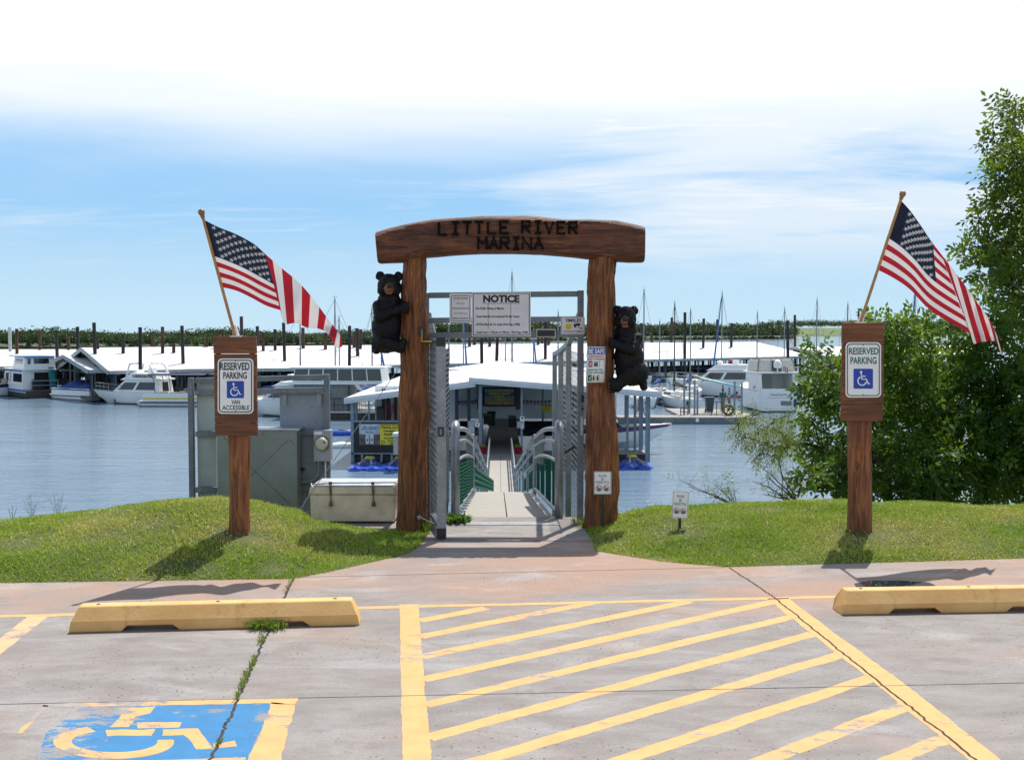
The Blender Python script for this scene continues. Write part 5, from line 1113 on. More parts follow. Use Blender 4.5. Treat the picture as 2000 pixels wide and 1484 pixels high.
# back wall
mb = MB(); mb.bb((XLf+.4, dF, zD), (RGf.x, dF+.1, RGn.z-.2)); mb.bb((RGf.x, dF, zD), (7.2, dF+.1, zRe+.25)); w_ = mb.build('back_wall', SIDING, st)
mb = MB(); mb.bb((XLn+1.1, 54.6, zD), (-2.9, 54.7, zLe+.45)); w2 = mb.build('striped_wall', rib_mat('white_boards', (.66, .68, .72), 'x', .62, .2), st)
mb = MB()
for k in range(9): x = XLn+1.45+k*.62; mb.bb((x, 54.56, zD+.9), (x+.17, 54.6, zLe+.3))
mb.build('dark_gap', mat('blue_black_gap', (.05, .065, .085), .5), w2)
# bunting strings of little flags
for (x0, x1, lab) in ((875, 933, 'string of small american flag pennants left of the entry canopy'), (1020, 1084, 'string of small american flag pennants right of the entry canopy')):
    d = 72.5; o = thing('bunting', lab, 'bunting', at((x0+x1)/2, 783, d), 'flag bunting in the store dock'); mb = MB(); k = 9; pts = [at(lerp(x0, x1, t/12), 781+2.2*math.sin(t/12*math.pi), d) for t in range(13)]; mb.tube(pts, .015, 5); mb.build('cord', DARK, o)
    for i in range(k):
        x = lerp(x0+1, x1-6, i/(k-1)); y = 781+2.2*math.sin((x-x0)/(x1-x0)*math.pi); mb = MB()
        for j in range(7): ub(mb, x, x+5, y+j*1.1, y+(j+1)*1.1, d-.03, .012, 0 if j % 2 == 0 else 1)
        ub(mb, x, x+2.4, y, y+4.2, d-.05, .012, 2); mb.build('pennant', [FRED, FWHT, FBLU], o)
# entry columns and roof posts
GPST = mat('blue_grey_post', (.21, .27, .33), .45, .3, var=.1)
for (x0, x1, d) in ((934.5, 941, 52.6), (1017, 1021, 52.6)): mb = MB(); A = at(x0, 700, d); B = at(x1, 700, d); mb.bb((A.x, d, zD), (B.x, d+.15, RGn.z-.25)); mb.build('entry_post', GPST, st)
for (x0, x1, d) in ((932, 941, 53.4), (1007, 1018, 53.4)): mb = MB(); A = at(x0, 700, d); B = at(x1, 700, d); mb.bb((A.x, d, -2.0), (B.x, d+.3, RGn.z-.28)); mb.build('dark_pier', mat('dark_pier', (.018, .018, .018), .8), st)
for px, d in ((690, 52.3), (696, 53.2), (1222, 60), (1226, 53.4), (1240.5, 54), (1250.5, 53.3), (1254, 54.5), (1263.5, 52.6), (1268, 53.4), (1165, 52.6), (1120, 60), (890, 62), (860, 53), (815, 53), (1060, 64), (1180, 66), (720, 66), (760, 72), (1100, 53)):
    X = xof(px, d); zt = (lerp(zLe, RGn.z, (X-XLn)/(RGn.x-XLn)) if X < RGn.x else lerp(RGn.z+.17, zRe, (X-RGn.x)/(XR_-RGn.x)))-.06; mb = MB(); mb.bb((X-.055, d-.055, WATER_Z-.2), (X+.055, d+.055, zt)); mb.build('roof_post', GPST, st)
# black skirt wall with posters
dk = 51.9
mb = MB(); ub(mb, 688, 778, 824, 885, dk, .12); sk = mb.build('black_skirt', BLK, st)
mb = MB(); ub(mb, 687, 780, 821, 824.5, dk-.03, .18); ub(mb, 686, 780, 884, 887, dk-.05, .2); mb.build('skirt_rail', GPST, sk)
mb = MB(); ub(mb, 684.5, 691, 783, 905, dk-.05, .1); mb.build('corner_post', GPST, st)
for x in (705, 743, 763): mb = MB(); ub(mb, x, x+4, 887, 903, dk, .1); mb.build('dock_leg', GALV, st)
mb = MB(); ub(mb, 686, 780, 900, 922, dk+.3, 2.); mb.build('dock_float', DARK, st)
o = thing('poster', 'beach poster of two pale drink cans on the black dock skirt', 'poster', at(721, 868, dk-.02), 'posters on the black dock skirt'); mb = MB(); ub(mb, 701.5, 741.5, 828, 848, dk-.02, .01, 0); ub(mb, 701.5, 741.5, 848, 868.5, dk-.02, .01, 1); mb.build('sheet', [mat('poster_sky', (.50, .56, .66), .5), mat('poster_sand', (.16, .13, .125), .6, var=.3, scale=3)], o)
P = flatP(dk-.02, .012); mb = MB(); add_text(mb, 'FEEL GOOD', P, 709, 734, 833.5, 836, .02); add_text(mb, 'BEACH BETTER', P, 706, 736, 837, 839.2, .02); mb.build('lettering', mat('poster_ink', (.08, .1, .17), .5), o); mb = MB()
for x in (714, 722.5): ub(mb, x, x+7, 844.5, 867, dk-.035, .012)
mb.build('can_picture', mat('can_white', (.62, .65, .66), .3), o); mb = MB()
for x in (714.4, 722.9): ub(mb, x, x+6.2, 843.6, 845.4, dk-.045, .012); ub(mb, x+1.8, x+4.4, 857, 861, dk-.048, .012)
mb.build('green_mark', INKG, o); mb = MB(); ub(mb, 720.5, 725, 830.2, 831.8, dk-.034, .012); mb.build('gold_mark', YEL, o)
mb = MB(); stroke(mb, [(737, 849), (737.6, 840), (737, 832)], .6, P); stroke(mb, [(734, 834.5), (737, 831.5), (740.5, 835)], .8, P); mb.build('palm_picture', INKGR, o)
o = thing('poster', 'yellow fishing and camping supplies poster on the black dock skirt', 'poster', at(759, 868, dk-.02), 'posters on the black dock skirt'); mb = MB(); ub(mb, 742, 779.5, 828, 868.5, dk-.02, .01); mb.build('sheet', YEL, o); mb = MB()
for s, a, b, y, y2 in (('Little River Marina', 743, 779, 828.6, 831), ('Fishing and', 745, 776, 832.5, 837.5), ('Camping', 748.5, 773, 839.2, 844.4), ('Supplies', 749.5, 772.5, 845.5, 850.4), ('Ice Cold Beer', 751, 779, 853.3, 857), ('Food', 757.5, 771, 858.8, 862), ('Gas', 761, 770, 864, 867.3)): add_text(mb, s, P, a, b, y, y2, .03)
mb.build('lettering', INK, o); mb = MB(); add_ring(mb, disc(748, 863.5, 4, 3.6, 18), disc(748, 863.5, 3, 2.6, 18), P); mb.build('round_mark', INK, o)
# banner under the canopy
db = 73.4; o = thing('store_banner', 'blue beach banner with yellow LITTLE RIVER MARINA lettering in the dock entrance', 'banner', at(983, 792, db)); mb = MB(); ub(mb, 942, 1007, 756.5, 793.5, db+.02, .06, 3)
for y0, y1, k in ((759.5, 766.5, 0), (766.5, 774, 1), (774, 790.5, 2)): ub(mb, 946.5, 1004.5, y0, y1, db, .02, k)
mb.build('sheet', [mat('banner_sky', (.12, .24, .5), .5), mat('banner_sea', (.07, .2, .36), .5, var=.2), mat('banner_sand', (.42, .32, .22), .6), BLK], o); P = flatP(db, .012); mb = MB()
for s, a, b, y, y2 in (('LITTLE RIVER MARINA', 948, 1003, 760.5, 764.9), ('FISHING GEAR', 954.5, 997, 766.5, 770.9), ('FOOD', 967.5, 984.5, 772.6, 777), ('GAS', 969.5, 982, 779, 783), ('ICE COLD BEER', 954, 998, 785, 789.2)): add_text(mb, s, P, a, b, y, y2, .045)
mb.build('lettering', mat('banner_yellow', (.88, .72, .04), .5), o)
# things on the dock
def boxthing(name, label, cat, parts, base, group=None):
    o = thing(name, label, cat, base, group)
    for pn, m, boxes in parts:
        mb = MB()
        for b in boxes: ub(mb, *b)
        mb.build(pn, m, o, bevel=.01)
    return o
EBOX = mat('enclosure_grey', (.33, .4, .45), .45, var=.05)
boxthing('electrical_box', 'tall grey electrical box with a red and white notice left of the ramp', 'electrical box', [('box', EBOX, [(914, 927, 822, 855.5, 52.6, .3)]), ('leg', GALV, [(918, 920, 855, 885, 52.7, .06)]), ('leg', GALV, [(923, 925, 855, 885, 52.7, .06)]), ('notice', SIGNW, [(917.5, 924.5, 835, 842, 52.58, .02)]), ('red_print', INKR, [(918.5, 923.5, 836, 837.5, 52.56, .01), (918.5, 923.5, 839, 840.5, 52.56, .01)])], (xof(920, 52.6), 52.6, zD))
boxthing('dock_sign', 'small white notice on the left entry post of the store dock', 'sign', [('plate', SIGNW, [(928.5, 937, 826, 833, 52.5, .02)]), ('print', INK, [(931, 934, 827.5, 830, 52.48, .01)]), ('green_print', YEL, [(931, 932.5, 830.3, 832, 52.48, .01)])], (xof(933, 52.5), 52.5, zof(833, 52.5)))
boxthing('dock_sign', 'stack of white notices on the right entry post of the store dock', 'sign', [('plate', SIGNW, [(1015.5, 1024, 813, 822, 52.5, .02)]), ('lower_plate', mat('pink_white', (.66, .58, .6), .5), [(1016.5, 1023, 828, 838, 52.5, .02)]), ('box', EBOX, [(1010, 1024, 823, 836, 52.53, .1)]), ('print', INK, [(1018, 1022, 814.5, 818, 52.48, .01)])], (xof(1019, 52.5), 52.5, zof(838, 52.5)))
RED = mat('red_planter', (.33, .01, .03), .45); FLW = leafmat('yellow_flowers', (.08, .14, .02), (.4, .42, .03), (.65, .55, .03), .2)
for px, lab in ((943.5, 'red tub of yellow flowers left of the walkway end'), (1012, 'red tub of yellow flowers right of the walkway end')):
    d = 52.55; c = at(px, 886, d); o = thing('planter', lab, 'planter', (c.x, d, zD), 'flower tubs on the dock'); mb = MB(); mb.lathe((c.x, d, zD), [(.14, 0), (.17, .05), (.2, .33), (.21, .35), (.18, .35)], 18); mb.build('tub', RED, o, smooth=True, sm_ang=40)
    V, T = weed_mesh([(c.x+random.gauss(0, .07), d+random.gauss(0, .07), zD+.33) for _ in range(14)], 6, .16, .05, '', '', broad=True); npmesh('flowers', V, [(0, 1, 3, 2), (2, 3, 4)], 5, FLW, parent=o, attr=T)
d = 60.; c0 = at(1058, 805, d); c1 = at(1077.5, 792, d); o = thing('storage_bin', 'bright yellow lidded bin on the right side of the store dock', 'bin', (c0.x, d, c0.z)); mb = MB(); mb.bb((c0.x+.03, d, c0.z), (c1.x-.03, d+.5, c1.z-.09)); mb.build('bin_body', YEL, o, bevel=.02); mb = MB(); mb.bb((c0.x-.01, d-.03, c1.z-.09), (c1.x+.01, d+.53, c1.z)); mb.build('lid', YEL, o, bevel=.02)
def trash(px, py, d, h, w, label, m, base_z, handle=False):
    c = Vector((xof(px, d), d, base_z)); o = thing('trash_bin', label, 'trash bin', c); mb = MB(); a = w/2*.78; b = w/2
    mb.hexa([c+Vector((-a, -a, .05)), c+Vector((a, -a, .05)), c+Vector((a, a, .05)), c+Vector((-a, a, .05)), c+Vector((-b, -b, h*.9)), c+Vector((b, -b, h*.9)), c+Vector((b, b, h*.9)), c+Vector((-b, b, h*.9))]); mb.build('body', m, o, bevel=.03)
    mb = MB(); mb.box((c.x, c.y, c.z+h*.945), (w*1.1, w*1.12, h*.09)); mb.build('lid', m, o, bevel=.03)
    for sx in (-1, 1): mb = MB(); mb.lathe((c.x+sx*w*.42, c.y+w*.4, c.z+.12), [(.12, -.03), (.12, .03)], 14, axis='x'); mb.build('wheel', BLK, o)
    return o
trash(960, 815, 68, .95, .5, 'dark wheeled bin beneath the store banner', mat('bin_black', (.02, .022, .024), .5), zD)
for (x0, x1, y0, y1, d, lab) in ((944, 957, 811, 829, 60, 'low dark cabinet left of the dock walkway'), (993, 1008, 816, 834, 60, 'low dark cabinet right of the dock walkway')):
    boxthing('dock_locker', lab, 'locker', [('box', mat('locker_dark', (.035, .035, .033), .6), [(x0, x1, y0, zD and y1, d, .8)]), ('top', mat('locker_top', (.2, .2, .19), .5), [(x0-.5, x1+.5, y0-2, y0, d-.05, .9)])], (xof((x0+x1)/2, d), d, zD))
# things by the striped wall
boxthing('dock_cabinet', 'dull brown cabinet against the striped store wall', 'cabinet', [('box', mat('brown_cabinet', (.10, .09, .07), .6), [(735, 751, 796, 824, 54.2, .35)]), ('top', BLK, [(734.5, 751.5, 795, 796.5, 54.15, .42)])], (xof(743, 54.2), 54.2, zD))
o = thing('kayak', 'dark red kayak stood on end by the striped store wall', 'kayak', (xof(757, 54), 54, zD)); c = at(757.5, 804, 54); mb = MB(); mb.ell((c.x, 54.1, c.z-.1), (.17, .14, .85), 12); mb.build('hull', mat('kayak_red', (.16, .012, .03), .4), o, smooth=True); mb = MB(); mb.ell((c.x, 53.96, c.z-.1), (.08, .03, .3), 8); mb.build('cockpit', BLK, o, smooth=True)
o = thing('fire_extinguisher', 'red fire extinguisher hung beside the striped wall', 'fire extinguisher', at(768, 802, 53.6)); c = at(768, 797, 53.6); mb = MB(); mb.lathe((c.x, c.y, c.z-.2), [(.06, 0), (.065, .03), (.065, .28), (.03, .34), (.02, .38)], 12); mb.build('cylinder', mat('red_paint', (.45, .02, .02), .35), o, smooth=True); mb = MB(); mb.box((c.x, c.y, c.z+.2), (.05, .09, .04)); mb.build('valve', BLK, o)
boxthing('meter_cabinet', 'pale grey tapered box standing behind the left log post', 'cabinet', [('box', mat('pale_grey_box', (.40, .40, .37), .5), [(768, 785, 852, 888, 49.5, .5)]), ('lid', SIGNG, [(766.5, 786, 846, 852, 49.4, .7)])], (xof(776, 49.5), 49.5, WATER_Z))
# ---- jet ski ports: blue floats
JB = mat('blue_float', (.02, .085, .52), .3, var=.1); ROLL = mat('roller_tan', (.4, .36, .26), .5)
jp = thing('jet_ski_port', 'blue floating jet ski port with yellow nose, leftmost beside the black skirt', 'float', (xof(716, 50.9), 50.9, WATER_Z), 'blue jet ski ports')
b_ = jp.location
def jetport():
    def half(mb, s):
        P = []; n = 14
        for i in range(n+1):
            t = i/n; y = -1.3+2.6*t; w = .42*(1-.55*max(0, (t-.55)/.45)**2)*(1-.5*max(0, (.12-t)/.12)); x0 = s*(.30-.24*max(0, (t-.5)/.5)); zt = .24+.10*t; ring = []
            for j in range(13): a = math.pi*j/12; ring.append((b_.x+s*w*math.cos(a)*1.0+x0*1.35, b_.y+y, b_.z-.06+zt*(math.sin(a)**.6)*(1.0)))
            P.append(ring)
        mb.grid(P); mb.face(P[0]); mb.face(P[-1])
    for s in (-1, 1): mb = MB(); half(mb, s); mb.build('float_half', JB, jp, smooth=True, sm_ang=70)
    mb = MB(); mb.hexa([(b_.x-.2, b_.y-1.1, b_.z+.02), (b_.x+.2, b_.y-1.1, b_.z+.02), (b_.x+.3, b_.y+1.2, b_.z+.1), (b_.x-.3, b_.y+1.2, b_.z+.1), (b_.x-.2, b_.y-1.1, b_.z+.12), (b_.x+.2, b_.y-1.1, b_.z+.12), (b_.x+.3, b_.y+1.2, b_.z+.36), (b_.x-.3, b_.y+1.2, b_.z+.36)]); mb.build('cradle', JB, jp, bevel=.04)
    mb = MB(); mb.lathe((b_.x, b_.y+.95, b_.z+.33), [(.24, 0), (.26, .05), (.2, .1)], 16); mb.build('yellow_nose', YEL, jp, smooth=True, sm_ang=50)
    for s in (-1, 1): mb = MB(); mb.tube([(b_.x+s*.30, b_.y-.75, b_.z+.26), (b_.x+s*.16, b_.y+.35, b_.z+.36)], .055, 8); mb.build('roller', ROLL, jp); 
jetport()
dup(jp, (xof(776, 50.9), 50.9, WATER_Z), label='blue floating jet ski port half hidden behind the left log post'); dup(jp, (xof(1239, 51.6), 51.6, WATER_Z), label='blue floating jet ski port right of the right log post')

# ================================================================== covered boat docks
STEELD = mat('dock_steel', (.09, .105, .12), .5, .3, var=.2)
def long_dock(label, A, B, perp, half, ze, zrdg, npost, rows=(0.06, .5, .94), hip=None, deck=True):
    """gabled metal roof over rows of posts; A-B is the eave line nearest the camera"""
    A = Vector((*A, 0)); B = Vector((*B, 0)); p = Vector((*perp, 0)).normalized(); o = thing('boat_dock', label, 'covered dock', (*((A+B)/2+p*half).xy, WATER_Z), 'white roofed boat docks')
    t = (B-A).normalized(); Z = lambda v, z: Vector((v.x, v.y, z)); r0, r1 = A+p*half, B+p*half
    if hip: r1 = r1 - t*hip
    for (e0, e1, q0, q1) in ((A, B, r0, r1), (B+p*2*half, A+p*2*half, r1, r0)):
        mb = MB(); roof_quad(mb, [Z(e0, ze), Z(e1, ze), Z(q1, zrdg), Z(q0, zrdg)], .08); rf = mb.build('roof', [ROOFW, UNDER], o); set_uv(rf, 1., t); ROOFS.append(rf)
    mb = MB(); a = Z(A, ze)-p*.03; b = Z(B, ze)-p*.03; mb.prism([a, b, b-Vector((0, 0, .3)), a-Vector((0, 0, .3))], tuple(-p*.06)); 
    a = Z(A, ze)-t*.05; m_ = Z(r0, zrdg)-t*.05; c = Z(A+p*2*half, ze)-t*.05
    mb.prism([a+Vector((0, 0, .04)), m_+Vector((0, 0, .04)), m_-Vector((0, 0, .35)), a-Vector((0, 0, .35))], tuple(-t*.08)); mb.prism([m_+Vector((0, 0, .04)), c+Vector((0, 0, .04)), c-Vector((0, 0, .35)), m_-Vector((0, 0, .35))], tuple(-t*.08)); mb.build('fascia', mat('grey_green_trim', (.33, .38, .38), .4), o)
    L = (B-A).length
    for r in rows:
        for i in range(npost):
            q = A+t*(L*(i+.3)/npost)+p*(2*half*r); zt = ze+(zrdg-ze)*(1-abs(2*r-1))-.1; mb = MB(); mb.bb((q.x-.09, q.y-.09, WATER_Z-.3), (q.x+.09, q.y+.09, zt)); mb.build('roof_post', STEELD, o)
    mb = MB()
    for r in (.25, .5, .75, 1.0):
        z = ze+(zrdg-ze)*(1-abs(2*r-1))-.55 if r != 1. else ze-.3; mb.bar(Z(A+p*2*half*r, z), Z(B+p*2*half*r, z), .15, .3)
    for i in range(npost):
        q = A+t*(L*(i+.3)/npost); mb.bar(Z(q+p*.1, ze-.35), Z(q+p*half, ze-.35), .12, .12); mb.bar(Z(q+p*half, ze-.35), Z(q+p*(2*half-.1), ze-.35), .12, .12); mb.bar(Z(q+p*half*.3, ze-.35), Z(q+p*half, zrdg-.3), .08, .08)
    mb.build('roof_truss', STEELD, o); mb = MB()
    for i in range(npost*2):
        f = (i+.15)/(npost*2); q = A+t*(L*f)
        for r in (.3, .72): e = q+p*(2*half*r); zt = ze+(zrdg-ze)*(1-abs(2*r-1))-.3; mb.bar(Z(e, WATER_Z+.3), Z(e, zt), .1, .1); mb.bar(Z(e, zt-.9), Z(e+t*(L/npost/2), zt), .07, .07); mb.bar(Z(e, zt), Z(e+t*(L/npost/2), zt-.9), .07, .07)
    for r in (.3, .72): mb.bar(Z(A+p*2*half*r, WATER_Z+1.3), Z(B+p*2*half*r, WATER_Z+1.3), .08, .5)
    mb.build('cross_brace', STEELD, o)
    if deck:
        mb = MB(); c0 = A+p*half*.97; c1 = B+p*half*.97; mb.bar(Z(c0, WATER_Z+.35), Z(c1, WATER_Z+.35), 2.0, .35)
        for i in range(npost//2+1): q = A+t*(L*(2*i+.3)/npost); mb.bar(Z(q+p*.2, WATER_Z+.33), Z(q+p*half, WATER_Z+.33), .8, .3); mb.bar(Z(q+p*half, WATER_Z+.32), Z(q+p*(2*half-.2), WATER_Z+.32), .8, .3)
        mb.build('dock_deck', DECKD, o)
    return o, A, t, p, L
L1 = long_dock('longest white roofed boat dock running across the lake behind the gateway', (-36, 96), (44., 156), (-.6, .8), 8.5, -1.62, .35, 33, hip=3.)
L2 = long_dock('lower white roofed dock extending right toward the trees', (44.6, 152.5), (78, 172), (-.5, .86), 6., -1.6, -.35, 14)
L3 = long_dock('white gable ended boat dock behind the blue striped houseboat', (-38.6, 98), (-20.5, 103), (-.62, .88), 9.5, -1.6, -.42, 10)
L4 = long_dock('long white roofed dock along the left edge behind the gabled dock', (-92, 121), (-24, 123), (0, 1), 9.5, -1.65, -.28, 24)
L5 = long_dock('white roofed dock cut by the left picture edge', (-64, 103), (-50.3, 112), (-.6, .8), 5., -1.7, -.75, 5)

# ---- pilings through the roofs
bv = []
bpy.context.view_layer.update()
VV = []; FF = []
for r in ROOFS:
    n = len(VV); M = r.matrix_world; VV += [M @ v.co for v in r.data.vertices]; FF += [tuple(n+i for i in p.vertices) for p in r.data.polygons]
BV = BVHTree.FromPolygons(VV, FF)
def roof_hit(px, py):
    h = BV.ray_cast(Vector((0, 0, CAMZ)), ray(px, py).normalized()); return h[0]
PILE = mat('rusty_piling', (.075, .032, .018), .75, var=.35, scale=1.2, stretch=(1, 1, .3)); PILEK = mat('dark_piling', (.028, .02, .018), .7, var=.25); PILEP = mat('pale_piling', (.42, .46, .44), .5, var=.08)
PL = [(21, 639, 686, 2), (34, 642, 691, 0), (79, 647, 683, 0), (113, 651, 703, 1), (136, 658, 683, 0), (154, 638, 689, 1), (187, 630, 691, 1), (192.5, 662, 681, 0), (241, 653, 690, 1), (274, 639, 716, 1), (300, 658, 672, 0), (318, 638, 690, 0), (339.5, 670, 689, 0), (358, 636, 702, 1),
      (404, 657, 677, 0), (422.5, 646, 680, 0), (436, 645, 680, 0), (473, 618, 656, 1), (504.5, 637, 675, 1), (515, 649, 685, 0), (538, 643, 684, 1), (556, 630, 699, 1), (593, 640, 680, 0), (636, 650, 682, 0), (683, 636, 716, 1), (692, 650, 678, 0), (699, 641, 695, 1), (703.5, 643, 681, 0),
      (917, 634, 676, 0), (927, 660, 673, 0), (941, 658, 712, 1), (956, 658, 676, 1), (970, 658, 712, 0), (1051, 650, 673, 0), (1058, 650, 670, 0), (1065, 627, 700, 1), (1071, 627, 673, 0), (1253, 631, 680, 1), (1273, 635, 669, 0), (1311, 620, 667, 0), (1337, 610, 734, 1), (1373, 622, 679, 1), (1400, 624, 665, 0), (1428, 631, 678, 1), (1538, 626, 734, 1), (1552, 615, 675, 0)]
def ordinal(i): 
    o = ['first', 'second', 'third', 'fourth', 'fifth', 'sixth', 'seventh', 'eighth', 'ninth', 'tenth', 'eleventh', 'twelfth', 'thirteenth', 'fourteenth', 'fifteenth']; return o[i]
secs = [(0, 365, 'left of the gabled left dock'), (365, 600, 'above the left flag'), (600, 720, 'between the left flag and left bear'), (720, 1145, 'inside the gateway'), (1145, 1640, 'right of the gateway')]
cnt = {}
for (px, yt, yb, k) in PL:
    h = roof_hit(px, yb)
    if h is None:
        for dy in range(1, 26):
            h = roof_hit(px, yb+dy)
            if h is not None: h = h+Vector((h.x, h.y, 0)).normalized()*9; break
    if yb > 698: h = roof_hit(px, yb-14); h = h and h-Vector((h.x, h.y, 0)).normalized()*4.5
    d = h.y if h is not None else 140.
    X = xof(px, d); zt = zof(yt, d); sname = [s for s in secs if s[0] <= px < s[1]][0]; i = cnt.get(sname[2], 0); cnt[sname[2]] = i+1
    tone = ('rusty brown', 'dark brown', 'pale grey')[k]; mb = MB(); r_ = .19 if d > 115 else .165
    lx = random.gauss(0, .05); mb.tube([(X-lx*1.5, d, WATER_Z-1), (X+lx, d+random.gauss(0, .06), zt)], r_, 10); o = mb.build('piling', (PILE, PILEK, PILEP)[k], smooth=True, sm_ang=40)
    where = {'left of the gabled left dock': 'over the left dock roofs', 'above the left flag': 'behind the left sign and flag', 'between the left flag and left bear': 'between the left flag and the left bear', 'inside the gateway': 'seen through the gateway', 'right of the gateway': 'over the dock right of the gateway'}[sname[2]]
    tag(o, '%s piling %s, %s from the left there' % (tone, where, ordinal(i)), 'piling', 'pilings rising through the dock roofs')
# ================================================================== boats (local frame: bow +X, water at z = 0)
def hull(mb, L, B, H, draft=.3, sheer=.3, fl=.86, full=.5, m_h=0, m_d=1, m_s=None, n=16, tr=1.0, deckz=.0):
    R = []
    for i in range(n+1):
        s = i/n; x = -L/2+L*s; k = max(0, (s-full)/(1-full)); b = B/2*(1-k**2.3)*(tr+(1-tr)*min(1, s/.4)); b = max(b, .02); zs = H*(1+sheer*s*s); r = .10*L*k**2
        zc = .10*H+.5*H*k**2.2; zk = -draft+(H*.85+draft)*max(0, (s-.78)/.22)**2.2; bc = b*fl*(1-.35*k)
        zm = lerp(zc, zs, .68); bm = lerp(bc, b, .72)
        R.append([(x+r, b, zs), (x+r*.7, bm, zm), (x+r*.25, bc, zc), (x, 0, zk), (x+r*.25, -bc, zc), (x+r*.7, -bm, zm), (x+r, -b, zs)])
    for a, b in zip(R[:-1], R[1:]):
        for j in range(6): mb.face([a[j], b[j], b[j+1], a[j+1]], (m_s if m_s is not None and j in (0, 5) else m_h))
        mb.face([(a[0][0], a[0][1]*.97, a[0][2]-deckz), (a[6][0], a[6][1]*.97, a[6][2]-deckz), (b[6][0], b[6][1]*.97, b[6][2]-deckz), (b[0][0], b[0][1]*.97, b[0][2]-deckz)], m_d)
    mb.face(R[0], m_h); mb.face(list(reversed(R[-1])), m_h)
def frust(mb, x0, x1, w, z0, z1, fs=.3, bs=.0, ins=.1, m=0, w2=None):
    """cabin block; returns side faces as quads (left, right, front, back), each bottom-left first"""
    w2 = w2 or w-ins*2; a = [(x0, -w/2, z0), (x1, -w/2, z0), (x1, w/2, z0), (x0, w/2, z0)]; b = [(x0+bs, -w2/2, z1), (x1-fs, -w2/2, z1), (x1-fs, w2/2, z1), (x0+bs, w2/2, z1)]
    mb.hexa(a+b, m); return dict(r=(a[0], a[1], b[1], b[0]), l=(a[2], a[3], b[3], b[2]), f=(a[1], a[2], b[2], b[1]), b=(a[3], a[0], b[0], b[3]))
def pane(mb, q, u0, u1, v0, v1, off=.012, th=.01, m=0):
    q = [Vector(p) for p in q]; nn = (q[1]-q[0]).cross(q[3]-q[0]).normalized(); f = lambda u, v: q[0].lerp(q[1], u).lerp(q[3].lerp(q[2], u), v)+nn*off
    mb.prism([f(u0, v0), f(u1, v0), f(u1, v1), f(u0, v1)], -nn*th*2, m)
def rails(mb, pts, h, r=.018, step=1, mid=True):
    top = [Vector(p)+Vector((0, 0, h)) for p in pts]; mb.tube(top, r, 6)
    if mid: mb.tube([Vector(p)+Vector((0, 0, h*.5)) for p in pts], r*.7, 6)
    for p in pts[::step]: mb.tube([p, Vector(p)+Vector((0, 0, h))], r, 6)
NAVY = mat('navy_gelcoat', (.012, .018, .05), .25, var=.1); BLUC = mat('blue_canvas', (.015, .05, .24), .75, var=.12, bmp=.3, bscale=8); BLUS = mat('blue_stripe', (.03, .14, .45), .4); BOTT = mat('bottom_paint', (.07, .06, .05), .6, var=.25)
PURP = mat('purple_stripe', (.11, .05, .16), .4); STAIN = mat('stainless_rail', (.55, .56, .58), .25, .8); GREYC = mat('grey_canvas', (.23, .23, .22), .8, var=.1); TEAL = mat('teal_towel', (.02, .22, .24), .8, var=.15, bmp=.3, bscale=9); DECKW = mat('boat_deck', (.62, .60, .55), .5, var=.05)
OUTB = mat('outboard_black', (.015, .016, .018), .3); TAN = mat('tan_board', (.62, .45, .22), .5); TURQ = mat('turquoise_board', (.10, .52, .62), .4); INT = mat('dark_interior', (.012, .012, .014), .7)
def outboard(mb, x, y, z, s=1.): mb.bb((x-.28*s, y-.16*s, z+.25*s), (x+.1*s, y+.16*s, z+.75*s)); mb.bb((x-.16*s, y-.07*s, z-.4*s), (x+.02*s, y+.07*s, z+.25*s))
